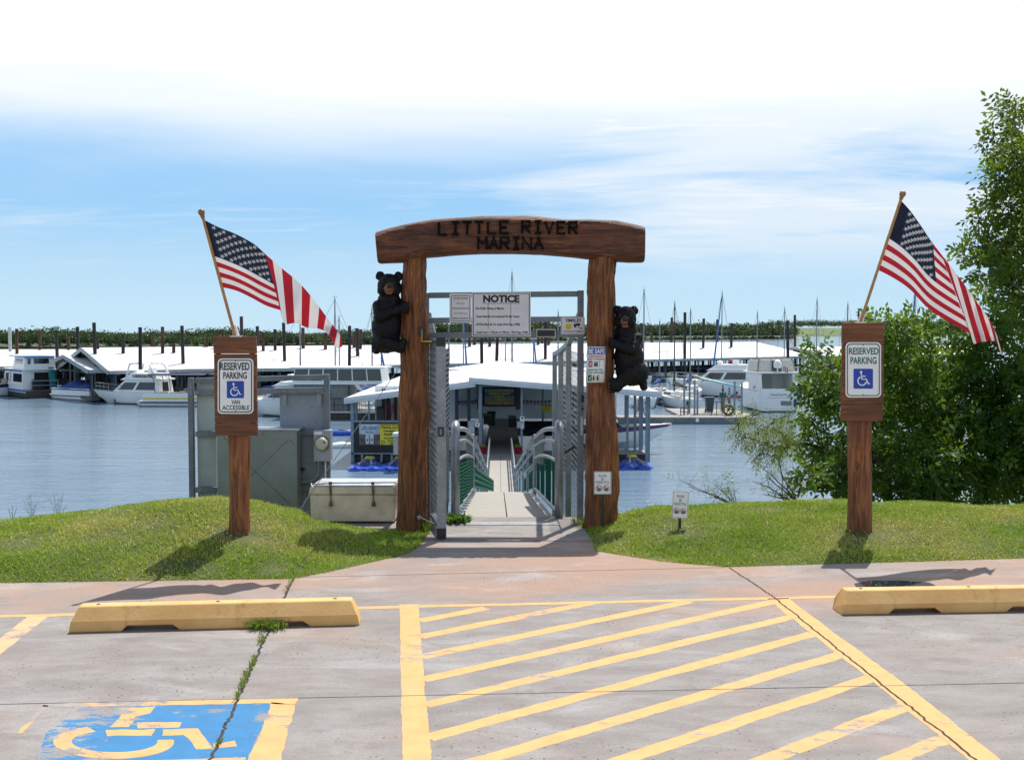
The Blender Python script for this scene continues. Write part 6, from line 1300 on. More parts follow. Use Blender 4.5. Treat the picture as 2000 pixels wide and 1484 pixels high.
def sailboat(label, px, d, rz, mast, L=7.5, mastm=None, sail=None, furl=False, z=WATER_Z):
    o = thing('sailboat', label, 'sailboat', (0, 0, 0), 'moored sailboats'); B = L*.33
    mb = MB(); hull(mb, L, B, .85, .35, .25, .8, .45, 0, 1, None, tr=.78); mb.build('hull', [WHT, DECKW], o, smooth=True, sm_ang=35)
    mb = MB(); q = frust(mb, -L*.12, L*.27, B*.62, .85, 1.3, .5, .05, .12); cb = mb.build('cabin', WHT, o, bevel=.05)
    mb = MB(); [pane(mb, q[s], .12, .8, .35, .75) for s in 'rl']; mb.build('cabin_window', GLASS, cb)
    mb = MB(); mb.bb((-L*.42, -B*.27, .84), (-L*.14, B*.27, .90)); mb.bb((-L*.44, -B*.36, .86), (-L*.13, -B*.27, 1.05)); mb.bb((-L*.44, B*.27, .86), (-L*.13, B*.36, 1.05)); mb.build('cockpit', DECKW, o)
    mm = mastm or GALVL; mx = L*.10; mb = MB(); mb.tube([(mx, 0, 1.2), (mx, 0, mast)], [.07, .05], 8); ma = mb.build('mast', mm, o)
    mb = MB(); mb.bar((mx, -.75, mast*.62), (mx, .75, mast*.62), .05, .03); mb.bar((mx-.2, 0, mast+.05), (mx+.25, 0, mast+.12), .03, .03); mb.tube([(mx, 0, mast), (mx, 0, mast+.3)], .012, 5); mb.build('spreader', mm, ma)
    mb = MB(); mb.tube([(mx, 0, 1.75), (mx-L*.42, 0, 1.7)], .05, 8); bo = mb.build('boom', mm, o)
    mb = MB(); mb.tube([(mx, 0, 2.0), (mx-L*.1, 0, 1.98), (mx-L*.25, 0, 1.86), (mx-L*.42, 0, 1.78)], [.16, .19, .15, .08], 10); mb.tube([(mx+.03, 0, 1.7), (mx+.02, 0, 2.7)], [.17, .05], 8); mb.build('sail_cover', sail or BLUC, bo, smooth=True)
    mb = MB(); tp = (mx, 0, mast-.1); sp = mast*.62
    for a in ((L*.56, 0, 1.05), (-L*.49, 0, .9)): mb.tube([tp, a], .011, 4)
    for s in (-1, 1): mb.tube([tp, (mx, s*.75, sp), (mx-.1, s*B*.46, .95)], .010, 4)
    mb.build('rigging', DARK, o)
    if furl: mb = MB(); mb.tube([(mx+.25, 0, mast-.6), (L*.53, 0, 1.2)], [.05, .12], 8); mb.build('furled_jib', BLUS, o)
    mb = MB(); rails(mb, [(-L*.3, -B*.38, .86), (-L*.49, -B*.36, .86), (-L*.49, B*.36, .86), (-L*.3, B*.38, .86)], .55); rails(mb, [(L*.25, -B*.34, .95), (L*.45, -B*.12, 1.03), (L*.55, 0, 1.06), (L*.45, B*.12, 1.03), (L*.25, B*.34, .95)], .55); mb.build('guard_rail', STAIN, o)
    mb = MB(); outboard(mb, -L*.53, B*.15, .15, .8); mb.build('outboard', OUTB, o, bevel=.04)
    o.rotation_euler.z = math.radians(rz); o.location = (xof(px, d)-mx*math.cos(math.radians(rz)), d-mx*math.sin(math.radians(rz)), z); return o
def mast_h(py, d): return zof(py, d)-WATER_Z
MASTK = mat('black_mast', (.02, .025, .025), .4)
for (px, top, d, rz, lab, kw) in (
    (1257, 565, 95, 84, 'white sailboat with tall mast nearest the right bear', {}), (1288, 627, 99, 70, 'white sailboat with short mast and slanted stay right of the bear', dict(L=6.2)),
    (1317, 592, 94, 100, 'white sailboat with a black mast right of the bear', dict(mastm=MASTK, sail=BLK)), (1348, 604, 104, 75, 'white sailboat with blue sail cover behind the dock posts', {}),
    (1409, 571, 113, 95, 'white sailboat with tall mast and slanted blue furled sail behind the cruiser', dict(furl=True, L=8.5)), (1478, 609, 126, 80, 'white sailboat whose grey mast rises above the canvas topped cruiser', {}),
    (1531, 602, 117, 100, 'white sailboat with blue pennant shaped sail cover right of the big cruiser', {}), (1594, 584, 113, 80, 'white sailboat behind the bush left of the green lettered sign', dict(L=8.5)),
    (1654, 592, 108, 75, 'white sailboat with slanted blue furled sail behind the green lettered sign', dict(furl=True)), (1785, 562, 100, 80, 'sailboat with tall white mast behind the right bush', dict(furl=True)),
    (655, 582, 88, 20, 'sailboat with tall dark mast below the tip of the left flag', dict(mastm=GALV)), (663, 620, 93, 30, 'sailboat with shorter mast beside the tip of the left flag', {}),
    (587, 612, 91, 15, 'sailboat whose mast passes behind the left flag stripes', dict(mastm=GALV)), (727, 603, 87, 70, 'sailboat with leaning blue sail cover under the left bear', dict(furl=True)), (745, 640, 92, 90, 'small sailboat with blue cover behind the store roof edge', dict(L=6.2)),
    (877, 640, 95, 90, 'sailboat with thin mast beside the gate leaf', {}), (905, 610, 96, 85, 'sailboat with mast behind the visitor hours sign', dict(furl=True)), (1000, 531, 93, 88, 'sailboat with tallest mast rising over the NOTICE board', dict(L=8.5)), (1090, 609, 97, 92, 'sailboat with mast passing under the SMILE sign', {}), (987, 650, 99, 80, 'sailboat with short mast below the NOTICE board', {}), (1042, 648, 94, 80, 'sailboat with slanted stay below the floodlight', dict(furl=True, L=6.5))):
    sailboat(lab, px, d, rz, mast_h(top, d), **kw)
def place(o, px, d, rz, z=WATER_Z): o.rotation_euler.z = math.radians(rz); o.location = (xof(px, d), d, z)
# blue striped houseboat
o = thing('houseboat', 'white houseboat with blue stripes, dark stern door and teal towel', 'houseboat', (0, 0, 0)); L, B = 10., 3.1
mb = MB(); hull(mb, L, B, .75, .35, .12, .95, .8, 0, 1, 2); mb.build('hull', [BOTT, DECKW, WHT], o)
mb = MB(); mb.bb((-L/2, -B/2-.02, .62), (L/2-1.5, -B/2+.02, .80)); mb.bb((-L/2, B/2-.02, .62), (L/2-1.5, B/2+.02, .80)); mb.build('blue_stripe', BLUS, o)
mb = MB(); q = frust(mb, -L/2+1.0, L/2-2.6, B, .8, 2.75, .5, 0, .04); cb = mb.build('cabin', WHT, o, bevel=.03)
mb = MB(); [pane(mb, q['l'], .50, .96, .38, .80) for _ in (0,)]; [pane(mb, q['r'], .06, .5, .38, .8)]; pane(mb, q['l'], .16, .24, .3, .8); pane(mb, q['r'], .76, .86, .3, .8); pane(mb, q['l'], .08, .14, .3, .8); mb.build('cabin_window', GLASS, cb)
mb = MB(); pane(mb, q['b'], .35, .82, .0, .86); mb.build('stern_door', INT, cb)
mb = MB()
for u, v in ((.30, .72), (.34, .55), (.30, .38)): pane(mb, q['l'], u, u+.05, v, v+.14)
pane(mb, q['l'], .05, .27, .04, .22); pane(mb, q['l'], .02, .98, .90, .98, .02); pane(mb, q['r'], .02, .98, .90, .98, .02); mb.build('blue_checks', BLUS, cb)
mb = MB(); q = frust(mb, -L/2+.6, -.6, B*.96, 2.8, 4.0, .4, .1, .1); mb.bb((-L/2+.2, -B/2, 2.75), (L/2-2.7, B/2, 2.83)); ub_ = mb.build('upper_cabin', WHT, o, bevel=.03)
mb = MB(); pane(mb, q['b'], .30, .80, .45, .88); pane(mb, q['b'], .10, .2, .42, .88); [pane(mb, q[s], .15, .85, .45, .85) for s in 'lr']; mb.build('upper_window', GLASS, ub_)
mb = MB(); mb.bb((-L/2+.3, -B/2-.05, 4.0), (0, B/2+.05, 4.08)); mb.build('roof_edge', BLUS, o); mb = MB(); rails(mb, [(-.6, -B/2+.1, 2.83), (2, -B/2+.1, 2.83), (2, B/2-.1, 2.83), (-.6, B/2-.1, 2.83)], .8); rails(mb, [(-L/2+.1, -B/2+.05, .8), (-L/2+.1, B/2-.05, .8)], .9); mb.build('rail', WHT, o)
mb = MB(); P = [[(-L/2+.3+.08*math.sin(i*1.3+j), -B/2+.25+j*.16-.02*i, 3.0-i*.28) for j in range(5)] for i in range(8)]; mb.grid(P); mb.build('towel', TEAL, o, smooth=True, solid=.02)
mb = MB(); mb.bb((-L/2+.2, -.2, .8), (-L/2+.7, .8, 1.8)); mb.build('stern_box', BLK, o); place(o, 52, 108.5, 130.5)
# pontoon boat under blue canvas
o = thing('pontoon_boat', 'pontoon boat under a blue canvas cover beside the houseboat', 'pontoon boat', (0, 0, 0)); L, B = 6.4, 2.4; mb = MB()
for s in (-1, 1): mb.tube([(-L/2, s*.85, .12), (L/2-.6, s*.85, .12), (L/2, s*.85, .3)], [.32, .32, .1], 12)
mb.build('pontoons', mat('pontoon_alloy', (.5, .52, .54), .35, .7), o, smooth=True, sm_ang=40); mb = MB(); mb.bb((-L/2, -B/2, .42), (L/2-.2, B/2, .52)); mb.bb((-L/2+.2, -B/2, .52), (L/2-.5, B/2, 1.1)); mb.build('deck_fence', WHT, o)
mb = MB(); P = [[(-L/2+.1+(L-.4)*i/12, -B/2-.06+(B+.12)*j/8, .95+ (.75+.18*math.sin(i*1.1))*math.sin(math.pi*j/8)**.6*math.sin(math.pi*min(1, (i+1.2)/13))**.6) for j in range(9)] for i in range(13)]; mb.grid(P); mb.build('canvas_cover', BLUC, o, smooth=True, solid=.03)
mb = MB(); outboard(mb, -L/2-.1, 0, .3, 1.2); mb.build('outboard', OUTB, o, bevel=.05); place(o, 156, 103, 148)
# flybridge cruiser
def cruiser(label, L, B, H, px, d, rz, fly=True, arch=True, name=None, glass_side=(.1, .95), canvas=False, red=False):
    o = thing('cabin_cruiser', label, 'motor cruiser', (0, 0, 0)); mb = MB(); hull(mb, L, B, H, .4, .22, .88, .5, 0, 1); mb.build('hull', [WHT, DECKW], o, smooth=True, sm_ang=30)
    mb = MB(); mb.bb((-L/2-.03, -B/2*.9, -.08), (L*.2, B/2*.9, .12)); mb.build('boot_stripe', BOTT, o)
    mb = MB(); q = frust(mb, -L*.38, L*.24, B*.84, H, H+1.15, 1.3, .1, .16); cb = mb.build('cabin', WHT, o, bevel=.05); mb = MB()
    for s in 'rl': (pane(mb, q[s], .10, .52, .25, .85) if s == 'r' else pane(mb, q[s], .48, .92, .25, .85)); (pane(mb, q[s], .58, .92, .25, .82) if s == 'r' else pane(mb, q[s], .08, .42, .25, .82))
    pane(mb, q['f'], .08, .92, .15, .85); mb.build('cabin_window', GLASS, cb); mb = MB(); pane(mb, q['b'], .3, .7, .0, .85); mb.build('cabin_door', INT, cb)
    if fly:
        z = H+1.15; mb = MB(); q = frust(mb, -L*.40, L*.12, B*.86, z, z+.16, .3, 0, -.02); q = frust(mb, -L*.34, L*.08, B*.8, z+.16, z+.62, .7, .0, .14); fb_ = mb.build('flybridge', WHT, o, bevel=.04)
        mb = MB(); mb.bb((-L*.24, -.3, z+.6), (-L*.17, .3, z+1.05)); mb.bb((-L*.05, -B*.2, z+.6), (-L*.0, B*.2, z+.9)); mb.build('helm_seat', WHT, fb_, bevel=.06)
        if name: P = lambda x, y: Vector((-L*.12-(x), B*.405+.012+.02*(1-y), z+.22+y*.26)); mb = MB(); add_text(mb, name, lambda x, y: Vector((x, -(B*.40)+.0-.015+.0, z+.5-y*.26)), -L*.30, -L*.04, 0, 1, .03); mb.build('boat_name', DARK, fb_); mb = MB(); add_text(mb, name, lambda x, y: Vector((-x, (B*.40)+.012, z+.5-y*.26)), L*.04, L*.30, 0, 1, .03); mb.build('boat_name', DARK, fb_)
    if arch:
        z = H+1.3; mb = MB()
        for s in (-1, 1): mb.tube([(-L*.34, s*B*.40, z), (-L*.27, s*B*.38, z+1.15), (-L*.24, s*B*.3, z+1.35)], [.11, .10, .09], 8)
        mb.tube([(-L*.24, -B*.3, z+1.35), (-L*.24, B*.3, z+1.35)], .09, 8)
        for s in (-1, 1): mb.tube([(L*.05, s*B*.38, z), (-L*.0, s*B*.36, z+1.3)], .09, 8)
        mb.tube([(-L*.0, B*.36, z+1.3), (-L*.0, -B*.36, z+1.3)], .08, 8); mb.build('radar_arch', WHT, o, smooth=True)
    if red: mb = MB(); mb.ell((-L*.15, 0, H+2.1), (.25, .2, .16), 8); mb.build('red_cover', RED, o, smooth=True); mb = MB(); mb.lathe((-L*.02, 0, H+1.9), [(.3, 0), (.32, .1), (.2, .2)], 14); mb.build('radar_dome', WHT, o)
    mb = MB(); rails(mb, [(L*.1, -B*.44, H*1.1), (L*.3, -B*.33, H*1.15), (L*.48, -B*.1, H*1.22), (L*.56, 0, H*1.24), (L*.48, B*.1, H*1.22), (L*.3, B*.33, H*1.15), (L*.1, B*.44, H*1.1)], .6); mb.build('bow_rail', STAIN, o)
    if canvas: mb = MB(); q = frust(mb, -L*.5, -L*.36, B*.8, H, H+1.1, 0, .3, .1); mb.build('aft_canvas', CREAM, o, bevel=.05)
    place(o, px, d, rz); return o
cruiser('white flybridge cruiser with dark windows and lettered bridge at left', 7.9, 2.8, 1.0, 268, 97, 163, True, True, 'OBSESSION')
cruiser('white cruiser with dark windows and red cover beneath the tan and turquoise boards', 8.6, 3.1, 1.45, 1402, 108, 163, True, False, None, canvas=True, red=True)
cruiser('white cruiser with pointed bow seen behind the grey utility rack', 8.5, 3., 1.15, 566, 83, 172, True, False)
# big cruiser, stern to the picture
o = thing('cabin_cruiser', 'large white cruiser seen from the stern with cream canvas flybridge enclosure', 'motor cruiser', (0, 0, 0)); L, B, H = 9.5, 3.6, 1.75
mb = MB(); hull(mb, L, B, H, .4, .2, .93, .5, 0, 1); mb.build('hull', [WHT, DECKW], o, smooth=True, sm_ang=30); x = -L/2
mb = MB(); mb.bb((x-.05, -B*.30, .3), (x+.12, B*.42, H+.25)); mb.bb((x-.5, -B*.45, .12), (x, B*.45, .22)); ts = mb.build('transom', WHT, o, bevel=.04)
mb = MB(); mb.bb((x-.06, -B*.05, .55), (x-.045, -B*.38+.25, .95)); mb.build('transom_hatch', GREYC, ts); mb = MB(); stroke(mb, [(-.75+i*.06, H-.27+.075*math.sin(i*1.9)+.03*math.sin(i*.7)) for i in range(27)], .045, lambda X, y: Vector((x-.065, -X, y))); mb.bb((x-.06, -B*.24, H-.52), (x-.052, B*.28, H-.5)); mb.build('boat_name', DARK, ts)
mb = MB()
for s in (-1, 1): mb.hexa([(x+.15, s*B*.44, H), (x+3.8, s*B*.44, H), (x+3.8, s*B*.38, H), (x+.15, s*B*.38, H), (x+.5, s*B*.43, H+1.55), (x+3.8, s*B*.43, H+1.55), (x+3.8, s*B*.37, H+1.55), (x+.5, s*B*.37, H+1.55)])
mb.bb((x+3.2, -B*.43, .9), (x+3.4, B*.43, H+1.55)); mb.build('cockpit_side', WHT, o); mb = MB(); mb.bb((x+3.15, -B*.1, H-.3), (x+3.2, B*.36, H+1.3)); mb.build('inner_bulkhead', DECKW, o); mb = MB(); mb.bb((x+3.12, .5, H-.2), (x+3.19, 1.2, H+1.2)); mb.build('companionway', INT, o)
mb = MB(); mb.bb((x+.1, -B*.50, H+1.55), (x+5, B*.50, H+1.67)); mb.build('hardtop', WHT, o, bevel=.04)
mb = MB(); q = frust(mb, x+.7, x+4.3, B*.92, H+1.67, H+2.75, .7, .15, .12); en = mb.build('canvas_enclosure', CREAM, o, bevel=.12); mb = MB()
mb.tube([(x+.65, -B*.46, H+1.67), (x+.82, -B*.43, H+2.6), (x+.86, -B*.36, H+2.8), (x+.86, B*.36, H+2.8), (x+.82, B*.43, H+2.6), (x+.65, B*.46, H+1.67)], .05, 8); mb.bar((x+.9, -B*.4, H+2.8), (x+3.4, -B*.4, H+2.8), .1, .08); mb.bar((x+.9, B*.4, H+2.8), (x+3.4, B*.4, H+2.8), .1, .08)
for y in (-.45, .45): mb.bar((x+.72, y, H+1.7), (x+.86, y, H+2.75), .03, .05)
mb.build('canvas_frame', GREYC, en); mb = MB(); pane(mb, q['b'], .38, .64, .08, .9, .015); mb.build('clear_panel', GLASS, en)
mb = MB(); mb.lathe((x+.55, -.05, H+2.0), [(.3, 0), (.36, .2), (.34, .45), (.2, .68), (.02, .75)], 16); mb.tube([(x+.55, -.05, H+1.67), (x+.55, -.05, H+2.0)], .08, 8); mb.build('radar_dome', WHT, o, smooth=True, sm_ang=60)
mb = MB(); mb.ell((x-.1, -B*.40, .75), (.12, .14, .42), 8); mb.build('blue_fender', BLUC, o, smooth=True); mb = MB(); mb.tube([(x+.05, -.35, H+1.6), (x-.25, -.4, H+2.3)], .015, 6); mb.build('flag_staff', WHT, o)
mb = MB(); [mb.bb((x-.2, -.36-.07*k, H+1.72-.03*k), (x-.18, -.43-.07*k, H+2.2-.03*k), k % 2) for k in range(5)]; mb.build('small_flag', [FRED, FWHT], o); o.scale = (.94, .94, .94); place(o, 1490, 91, 93)
# double-deck houseboat
o = thing('houseboat', 'two deck houseboat with dark upper windows and stairs behind the store roof', 'houseboat', (0, 0, 0)); L, B = 7.4, 4.0; mb = MB(); mb.bb((-L/2, -B/2, -.3), (L/2, B/2, .5)); mb.build('hull', BOTT, o, bevel=.1); mb = MB(); mb.bb((-L/2-.2, -B/2-.1, .5), (L/2+.2, B/2+.1, .62)); mb.build('deck', DECKW, o)
mb = MB(); q = frust(mb, -L/2+.6, L/2-2.8, B*.86, .62, 2.6, 0, 0, .0); c_ = mb.build('lower_cabin', GREYC, o); mb = MB(); [pane(mb, q['r'], a, a+.25, .4, .8) for a in (.1, .45)]; mb.build('lower_window', GLASS, c_)
mb = MB(); mb.bb((-L/2-.3, -B/2-.15, 2.6), (L/2+.4, B/2+.15, 2.75)); mb.build('upper_deck', WHT, o); mb = MB(); q = frust(mb, -L/2+.5, L/2-.2, B*.8, 2.75, 3.75, .15, .15, .05); c_ = mb.build('upper_cabin', WHT, o); mb = MB(); n = 6; [pane(mb, q['r'], (k+.05)/n, (k+.97)/n, .1, .95) for k in range(n)]; mb.build('upper_window', GLASS, c_)
mb = MB(); mb.bb((-L/2+.3, -B*.43, 3.75), (L/2, B*.43, 3.85)); mb.build('roof', WHT, o); mb = MB()
for k in range(9): mb.bb((L/2-.3-k*.22, -B/2-.02, .7+k*.21), (L/2-k*.22, -B/2+.6, .74+k*.21))
mb.bar((L/2-.1, -B/2-.02, .6), (L/2-2.1, -B/2-.02, 2.6), .06, .2); mb.build('stairs', WHT, o); mb = MB(); rails(mb, [(-L/2, -B/2-.05, .62), (-L/4, -B/2-.05, .62), (0, -B/2-.05, .62), (L/4, -B/2-.05, .62), (L/2, -B/2-.05, .62)], .95, .03); [mb.tube([(-L/2+L*k/22, -B/2-.05, .62), (-L/2+L*k/22, -B/2-.05, 1.55)], .012, 5) for k in range(23)]; mb.tube([(L/2, -B/2, .62), (L/2, -B/2, 2.6)], .05, 6); mb.tube([(L/2-2.6, -B/2, .62), (L/2-2.6, -B/2, 2.6)], .05, 6); mb.build('railing', DARK, o); place(o, 664, 81, -3)
# bimini pontoon boats in the left middle
def bimini_boat(label, px, d, rz, stripe):
    o = thing('pontoon_boat', label, 'pontoon boat', (0, 0, 0), 'open pontoon boats with dark bimini frames'); L, B = 7., 2.4; mb = MB()
    for s in (-1, 1): mb.tube([(-L/2, s*.85, .1), (L/2-.6, s*.85, .1), (L/2, s*.85, .28)], [.32, .32, .1], 10)
    mb.build('pontoons', MATS['pontoon_alloy'], o, smooth=True, sm_ang=40); mb = MB(); mb.bb((-L/2, -B/2, .42), (L/2-.2, B/2, .5)); mb.bb((-L/2+.3, -B/2, .5), (L/2-.6, -B/2+.05, 1.15)); mb.bb((-L/2+.3, B/2-.05, .5), (L/2-.6, B/2, 1.15)); mb.build('deck_fence', WHT, o); mb = MB(); mb.bb((-L/2+.3, -B/2-.01, .62), (L/2-.6, -B/2, .76)); mb.bb((-L/2+.3, B/2, .62), (L/2-.6, B/2+.01, .76)); mb.build('stripe', stripe, o)
    mb = MB(); [mb.box((x, y, .95), (.7, .6, .5)) for x in (-2, 0, 1.6) for y in (-.7, .7)]; mb.build('seats', CREAM, o, bevel=.05); mb = MB()
    for x in (-2.4, -1, .4, 1.8): [mb.tube([(x, s*B/2*.95, 1.1), (x+.2, s*B/2*.95, 2.7)], .025, 6) for s in (-1, 1)]; mb.tube([(x+.2, -B/2*.95, 2.7), (x+.2, B/2*.95, 2.7)], .025, 6); mb.tube([(x+.2, B/2*.95, 2.4), (x+.55, B/2*.95, 2.7)], .02, 5); mb.tube([(x+.2, -B/2*.95, 2.4), (x+.55, -B/2*.95, 2.7)], .02, 5)
    mb.build('bimini_frame', NAVY, o); mb = MB(); P = [[(-2.5+5*i/8, -B/2+B*j/6, 2.7+.12*math.sin(math.pi*j/6)) for j in range(7)] for i in range(9)]; mb.grid(P); mb.build('bimini_top', mat('navy_canvas', (.03, .03, .09), .8), o, smooth=True, solid=.03); place(o, px, d, rz); return o
bimini_boat('open pontoon boat with dark bimini and yellow stripe left of the utility rack', 352, 94, 178, YEL); bimini_boat('open pontoon boat with dark bimini and white sides behind the left parking sign', 425, 95, 182, NAVY)
# runabouts
def runabout(label, L, B, H, stripe, cover, px, d, rz, z=WATER_Z, grp=None, cm=None):
    o = thing('runabout', label, 'motor boat', (0, 0, 0), grp); mb = MB(); hull(mb, L, B, H, .3, .2, .85, .45, 0, 1, 2); mb.build('hull', [WHT, DECKW, stripe], o, smooth=True, sm_ang=30)
    mb = MB(); q = frust(mb, -L*.05, L*.16, B*.8, H, H+.5, .55, .4, .12); mb.build('windshield', GLASS, o)
    if cover: mb = MB(); P = [[(-L/2+L*.62*i/8, -B/2*.98+B*.98*j/8, H-.05+(.55+.12*math.sin(i*2.1))*math.sin(math.pi*j/8)**.7*math.sin(math.pi*(i+.8)/9.2)**.5) for j in range(9)] for i in range(9)]; mb.grid(P); mb.build('tarp', cm or BLK, o, smooth=True, solid=.02)
    mb = MB(); outboard(mb, -L/2-.12, 0, .25, 1.1); mb.build('outboard', OUTB, o, bevel=.05); place(o, px, d, rz, z); return o
runabout('white and purple runabout bow right under the right end of the store roof', 6.2, 2.3, .85, PURP, False, 1176, 57, 4, -4.05)
runabout('boat under a black tarp in the store dock left of the walkway', 5.6, 2.2, .9, NAVY, True, 896, 57, 90, -4.3); runabout('boat under a black tarp in the store dock right of the walkway', 5.8, 2.3, .9, BLK, True, 1054, 57, 90, -4.3)
runabout('navy hulled boat cut by the left picture edge', 7., 2.5, 1.2, NAVY, False, 4, 109, 60); runabout('white boat with purple stripe between the left parking sign and the cruiser', 5.5, 2.1, .8, PURP, True, 505, 86, 110, cm=GREYC)
o = thing('kayak', 'blue kayak afloat right of the utility rack', 'kayak', (0, 0, 0)); mb = MB(); mb.ell((0, 0, .1), (1.7, .35, .26), 10); mb.build('hull', JB, o, smooth=True); mb = MB(); mb.ell((0, 0, .3), (.5, .22, .09), 8); mb.build('cockpit', BLK, o, smooth=True); place(o, 672, 67, 8)
o = thing('kayak', 'white kayak afloat by the store dock corner', 'kayak', (0, 0, 0)); mb = MB(); mb.ell((0, 0, .1), (1.3, .35, .25), 10); mb.build('hull', WHT, o, smooth=True); mb = MB(); mb.ell((0, 0, .3), (.45, .2, .08), 8); mb.build('cockpit', BLK, o, smooth=True); place(o, 684, 60, 15)
# boats in the shade of the roofs
protoA = runabout('shaded boat under a dark tarp beneath a white dock roof', 6.2, 2.3, .95, NAVY, True, 0, 0, 0, grp='boats in the shaded dock slips'); protoB = runabout('shaded white open boat beneath a white dock roof', 6.5, 2.4, 1., WHT, False, 0, 0, 0, grp='boats in the shaded dock slips'); protoC = bimini_boat('shaded pontoon boat with dark bimini beneath a white dock roof', 0, 0, 0, BLUS); protoC['group'] = 'boats in the shaded dock slips'
used = set(); rr = random.Random(3)
for (dk_, half, nsl, s0, s1) in ((L1, 8.5, 23, .02, .97), (L3, 9.5, 5, .12, .95), (L4, 9.5, 13, .22, .95), (L2, 6., 5, .05, .9)):
    o_, A_, t_, p_, LL = dk_
    for i in range(nsl):
        f = lerp(s0, s1, (i+.5)/nsl)
        for row_ in ((.28,) if dk_ in (L2,) else (.26, 1.55)):
            q = A_+t_*(LL*f)+p_*(half*row_*1.35 if row_ < 1 else half*row_); rz = math.degrees(math.atan2(p_.y, p_.x))+(180 if rr.random() < .45 else 0)+rr.uniform(-3, 3); k = rr.choice('AABC'); pr = dict(A=protoA, B=protoB, C=protoC)[k]
            c = pr if k not in used else dup(pr); used.add(k); c.location = (q.x, q.y, WATER_Z); c.rotation_euler.z = math.radians(rz)

# ================================================================== fuel dock at right
fd = thing('fuel_dock', 'grey working dock with steel posts and railing right of the store', 'dock', (12.5, 78, WATER_Z)); z = -4.12
mb = MB(); mb.bb((xof(1205, 76), 75.2, z-.22), (xof(1465, 77), 77.2, z)); mb.bb((xof(1332, 76), 77.2, z-.22), (xof(1452, 80), 84, z)); mb.build('deck', DECKC, fd)
mb = MB(); mb.bb((xof(1205, 76), 75.1, z-.55), (xof(1465, 77), 75.2, z-.04)); mb.build('side_beam', mat('dock_beam_grey', (.16, .18, .2), .5, var=.12), fd); mb = MB(); mb.bb((xof(1310, 76), 75.3, WATER_Z-.2), (xof(1465, 77), 77, z-.3)); mb.build('float_tank', INT, fd)
mb = MB(); ub(mb, 1359, 1365, 817, 824, 75.05, .04); mb.build('white_notice', SIGNW, fd); mb = MB(); ub(mb, 1295, 1312, 827, 835, 74.6, .6); mb.build('white_float', WHT, fd)
for px, y0, d in ((1336.5, 731, 77.5), (1347, 733, 79), (1357, 742, 77.5), (1362.5, 760, 77.5), (1412, 752, 83.), (1424.5, 756, 83), (1435, 745, 77.5), (1449, 748, 79)): mb = MB(); X = xof(px, d); mb.bb((X-.06, d-.06, z-.4), (X+.06, d+.06, zof(y0, d))); mb.build('dock_post', GPST, fd)
mb = MB(); rails(mb, [(xof(1390, 77), 77, z), (xof(1400, 77), 77, z), (xof(1411, 77), 77, z)], .95, .03); rails(mb, [(xof(1330, 77.3), 77.3, z), (xof(1344, 77.4), 77.4, z-.05)], .5, .04); mb.build('railing', DARK, fd)
for lab, m_, a, b in (('long tan board slung between the fuel dock posts above the turquoise one', TAN, (1351, 732.5, 79.2), (1428, 752, 79.6)), ('long turquoise board slung below the tan board on the fuel dock posts', TURQ, (1366, 738.5, 78.3), (1442, 755, 78.3))):
    o = thing('paddle_board', lab, 'paddle board', at(*a), 'boards slung on the fuel dock posts'); A = at(*a); B = at(*b); mb = MB(); n = 14; P = []
    for i in range(n+1): t = i/n; w = .36*math.sin(math.pi*min(1, max(0, t*.94+.03)))**.45; c = A.lerp(B, t); P.append([(c.x, c.y+w*math.cos(k*math.pi/5), c.z+.07*math.sin(k*math.pi/5)) for k in range(10)]+[(c.x, c.y+w, c.z)])
    mb.grid(P); mb.face(P[0][:-1]); mb.face(P[-1][:-1]); mb.build('board', m_, o, smooth=True); mb = MB(); c = A.lerp(B, .1); mb.hexa([(c.x-.12, c.y-.01, c.z-.2), (c.x, c.y-.01, c.z-.06), (c.x, c.y+.01, c.z-.06), (c.x-.12, c.y+.01, c.z-.2), (c.x+.1, c.y-.01, c.z-.04), (c.x+.2, c.y-.01, c.z-.04), (c.x+.2, c.y+.01, c.z-.04), (c.x+.1, c.y+.01, c.z-.04)]); mb.build('fin', BLK, o)
trash(1386, 800, 80, 1.15, .62, 'blue grey wheeled rubbish bin on the fuel dock', mat('bin_blue_grey', (.055, .08, .10), .5), z)
o = thing('hose_reel', 'yellow green coiled hose on a reel on the fuel dock', 'hose reel', (xof(1423, 76.6), 76.6, z)); c = Vector((xof(1423, 76.6), 76.6, z+.42)); mb = MB()
for r, dy in ((.36, -.08), (.39, 0), (.36, .08), (.31, -.04), (.31, .05)): mb.tube([(c.x+r*math.cos(a), c.y+dy, c.z+r*math.sin(a)) for a in np.arange(0, 6.4, .3)], .045, 8, cap=False)
mb.build('hose', mat('hose_olive', (.16, .15, .015), .5, var=.15), o, smooth=True); mb = MB(); [mb.bar((c.x, c.y+dy, c.z), (c.x+.3*math.cos(a), c.y+dy, c.z+.3*math.sin(a)), .03, .03) for dy in (-.1, .1) for a in np.arange(0, 6.2, 1.05)]; mb.bar((c.x-.25, c.y, z), (c.x, c.y, c.z), .05, .05); mb.bar((c.x+.25, c.y, z), (c.x, c.y, c.z), .05, .05); mb.build('reel_frame', DARK, o)

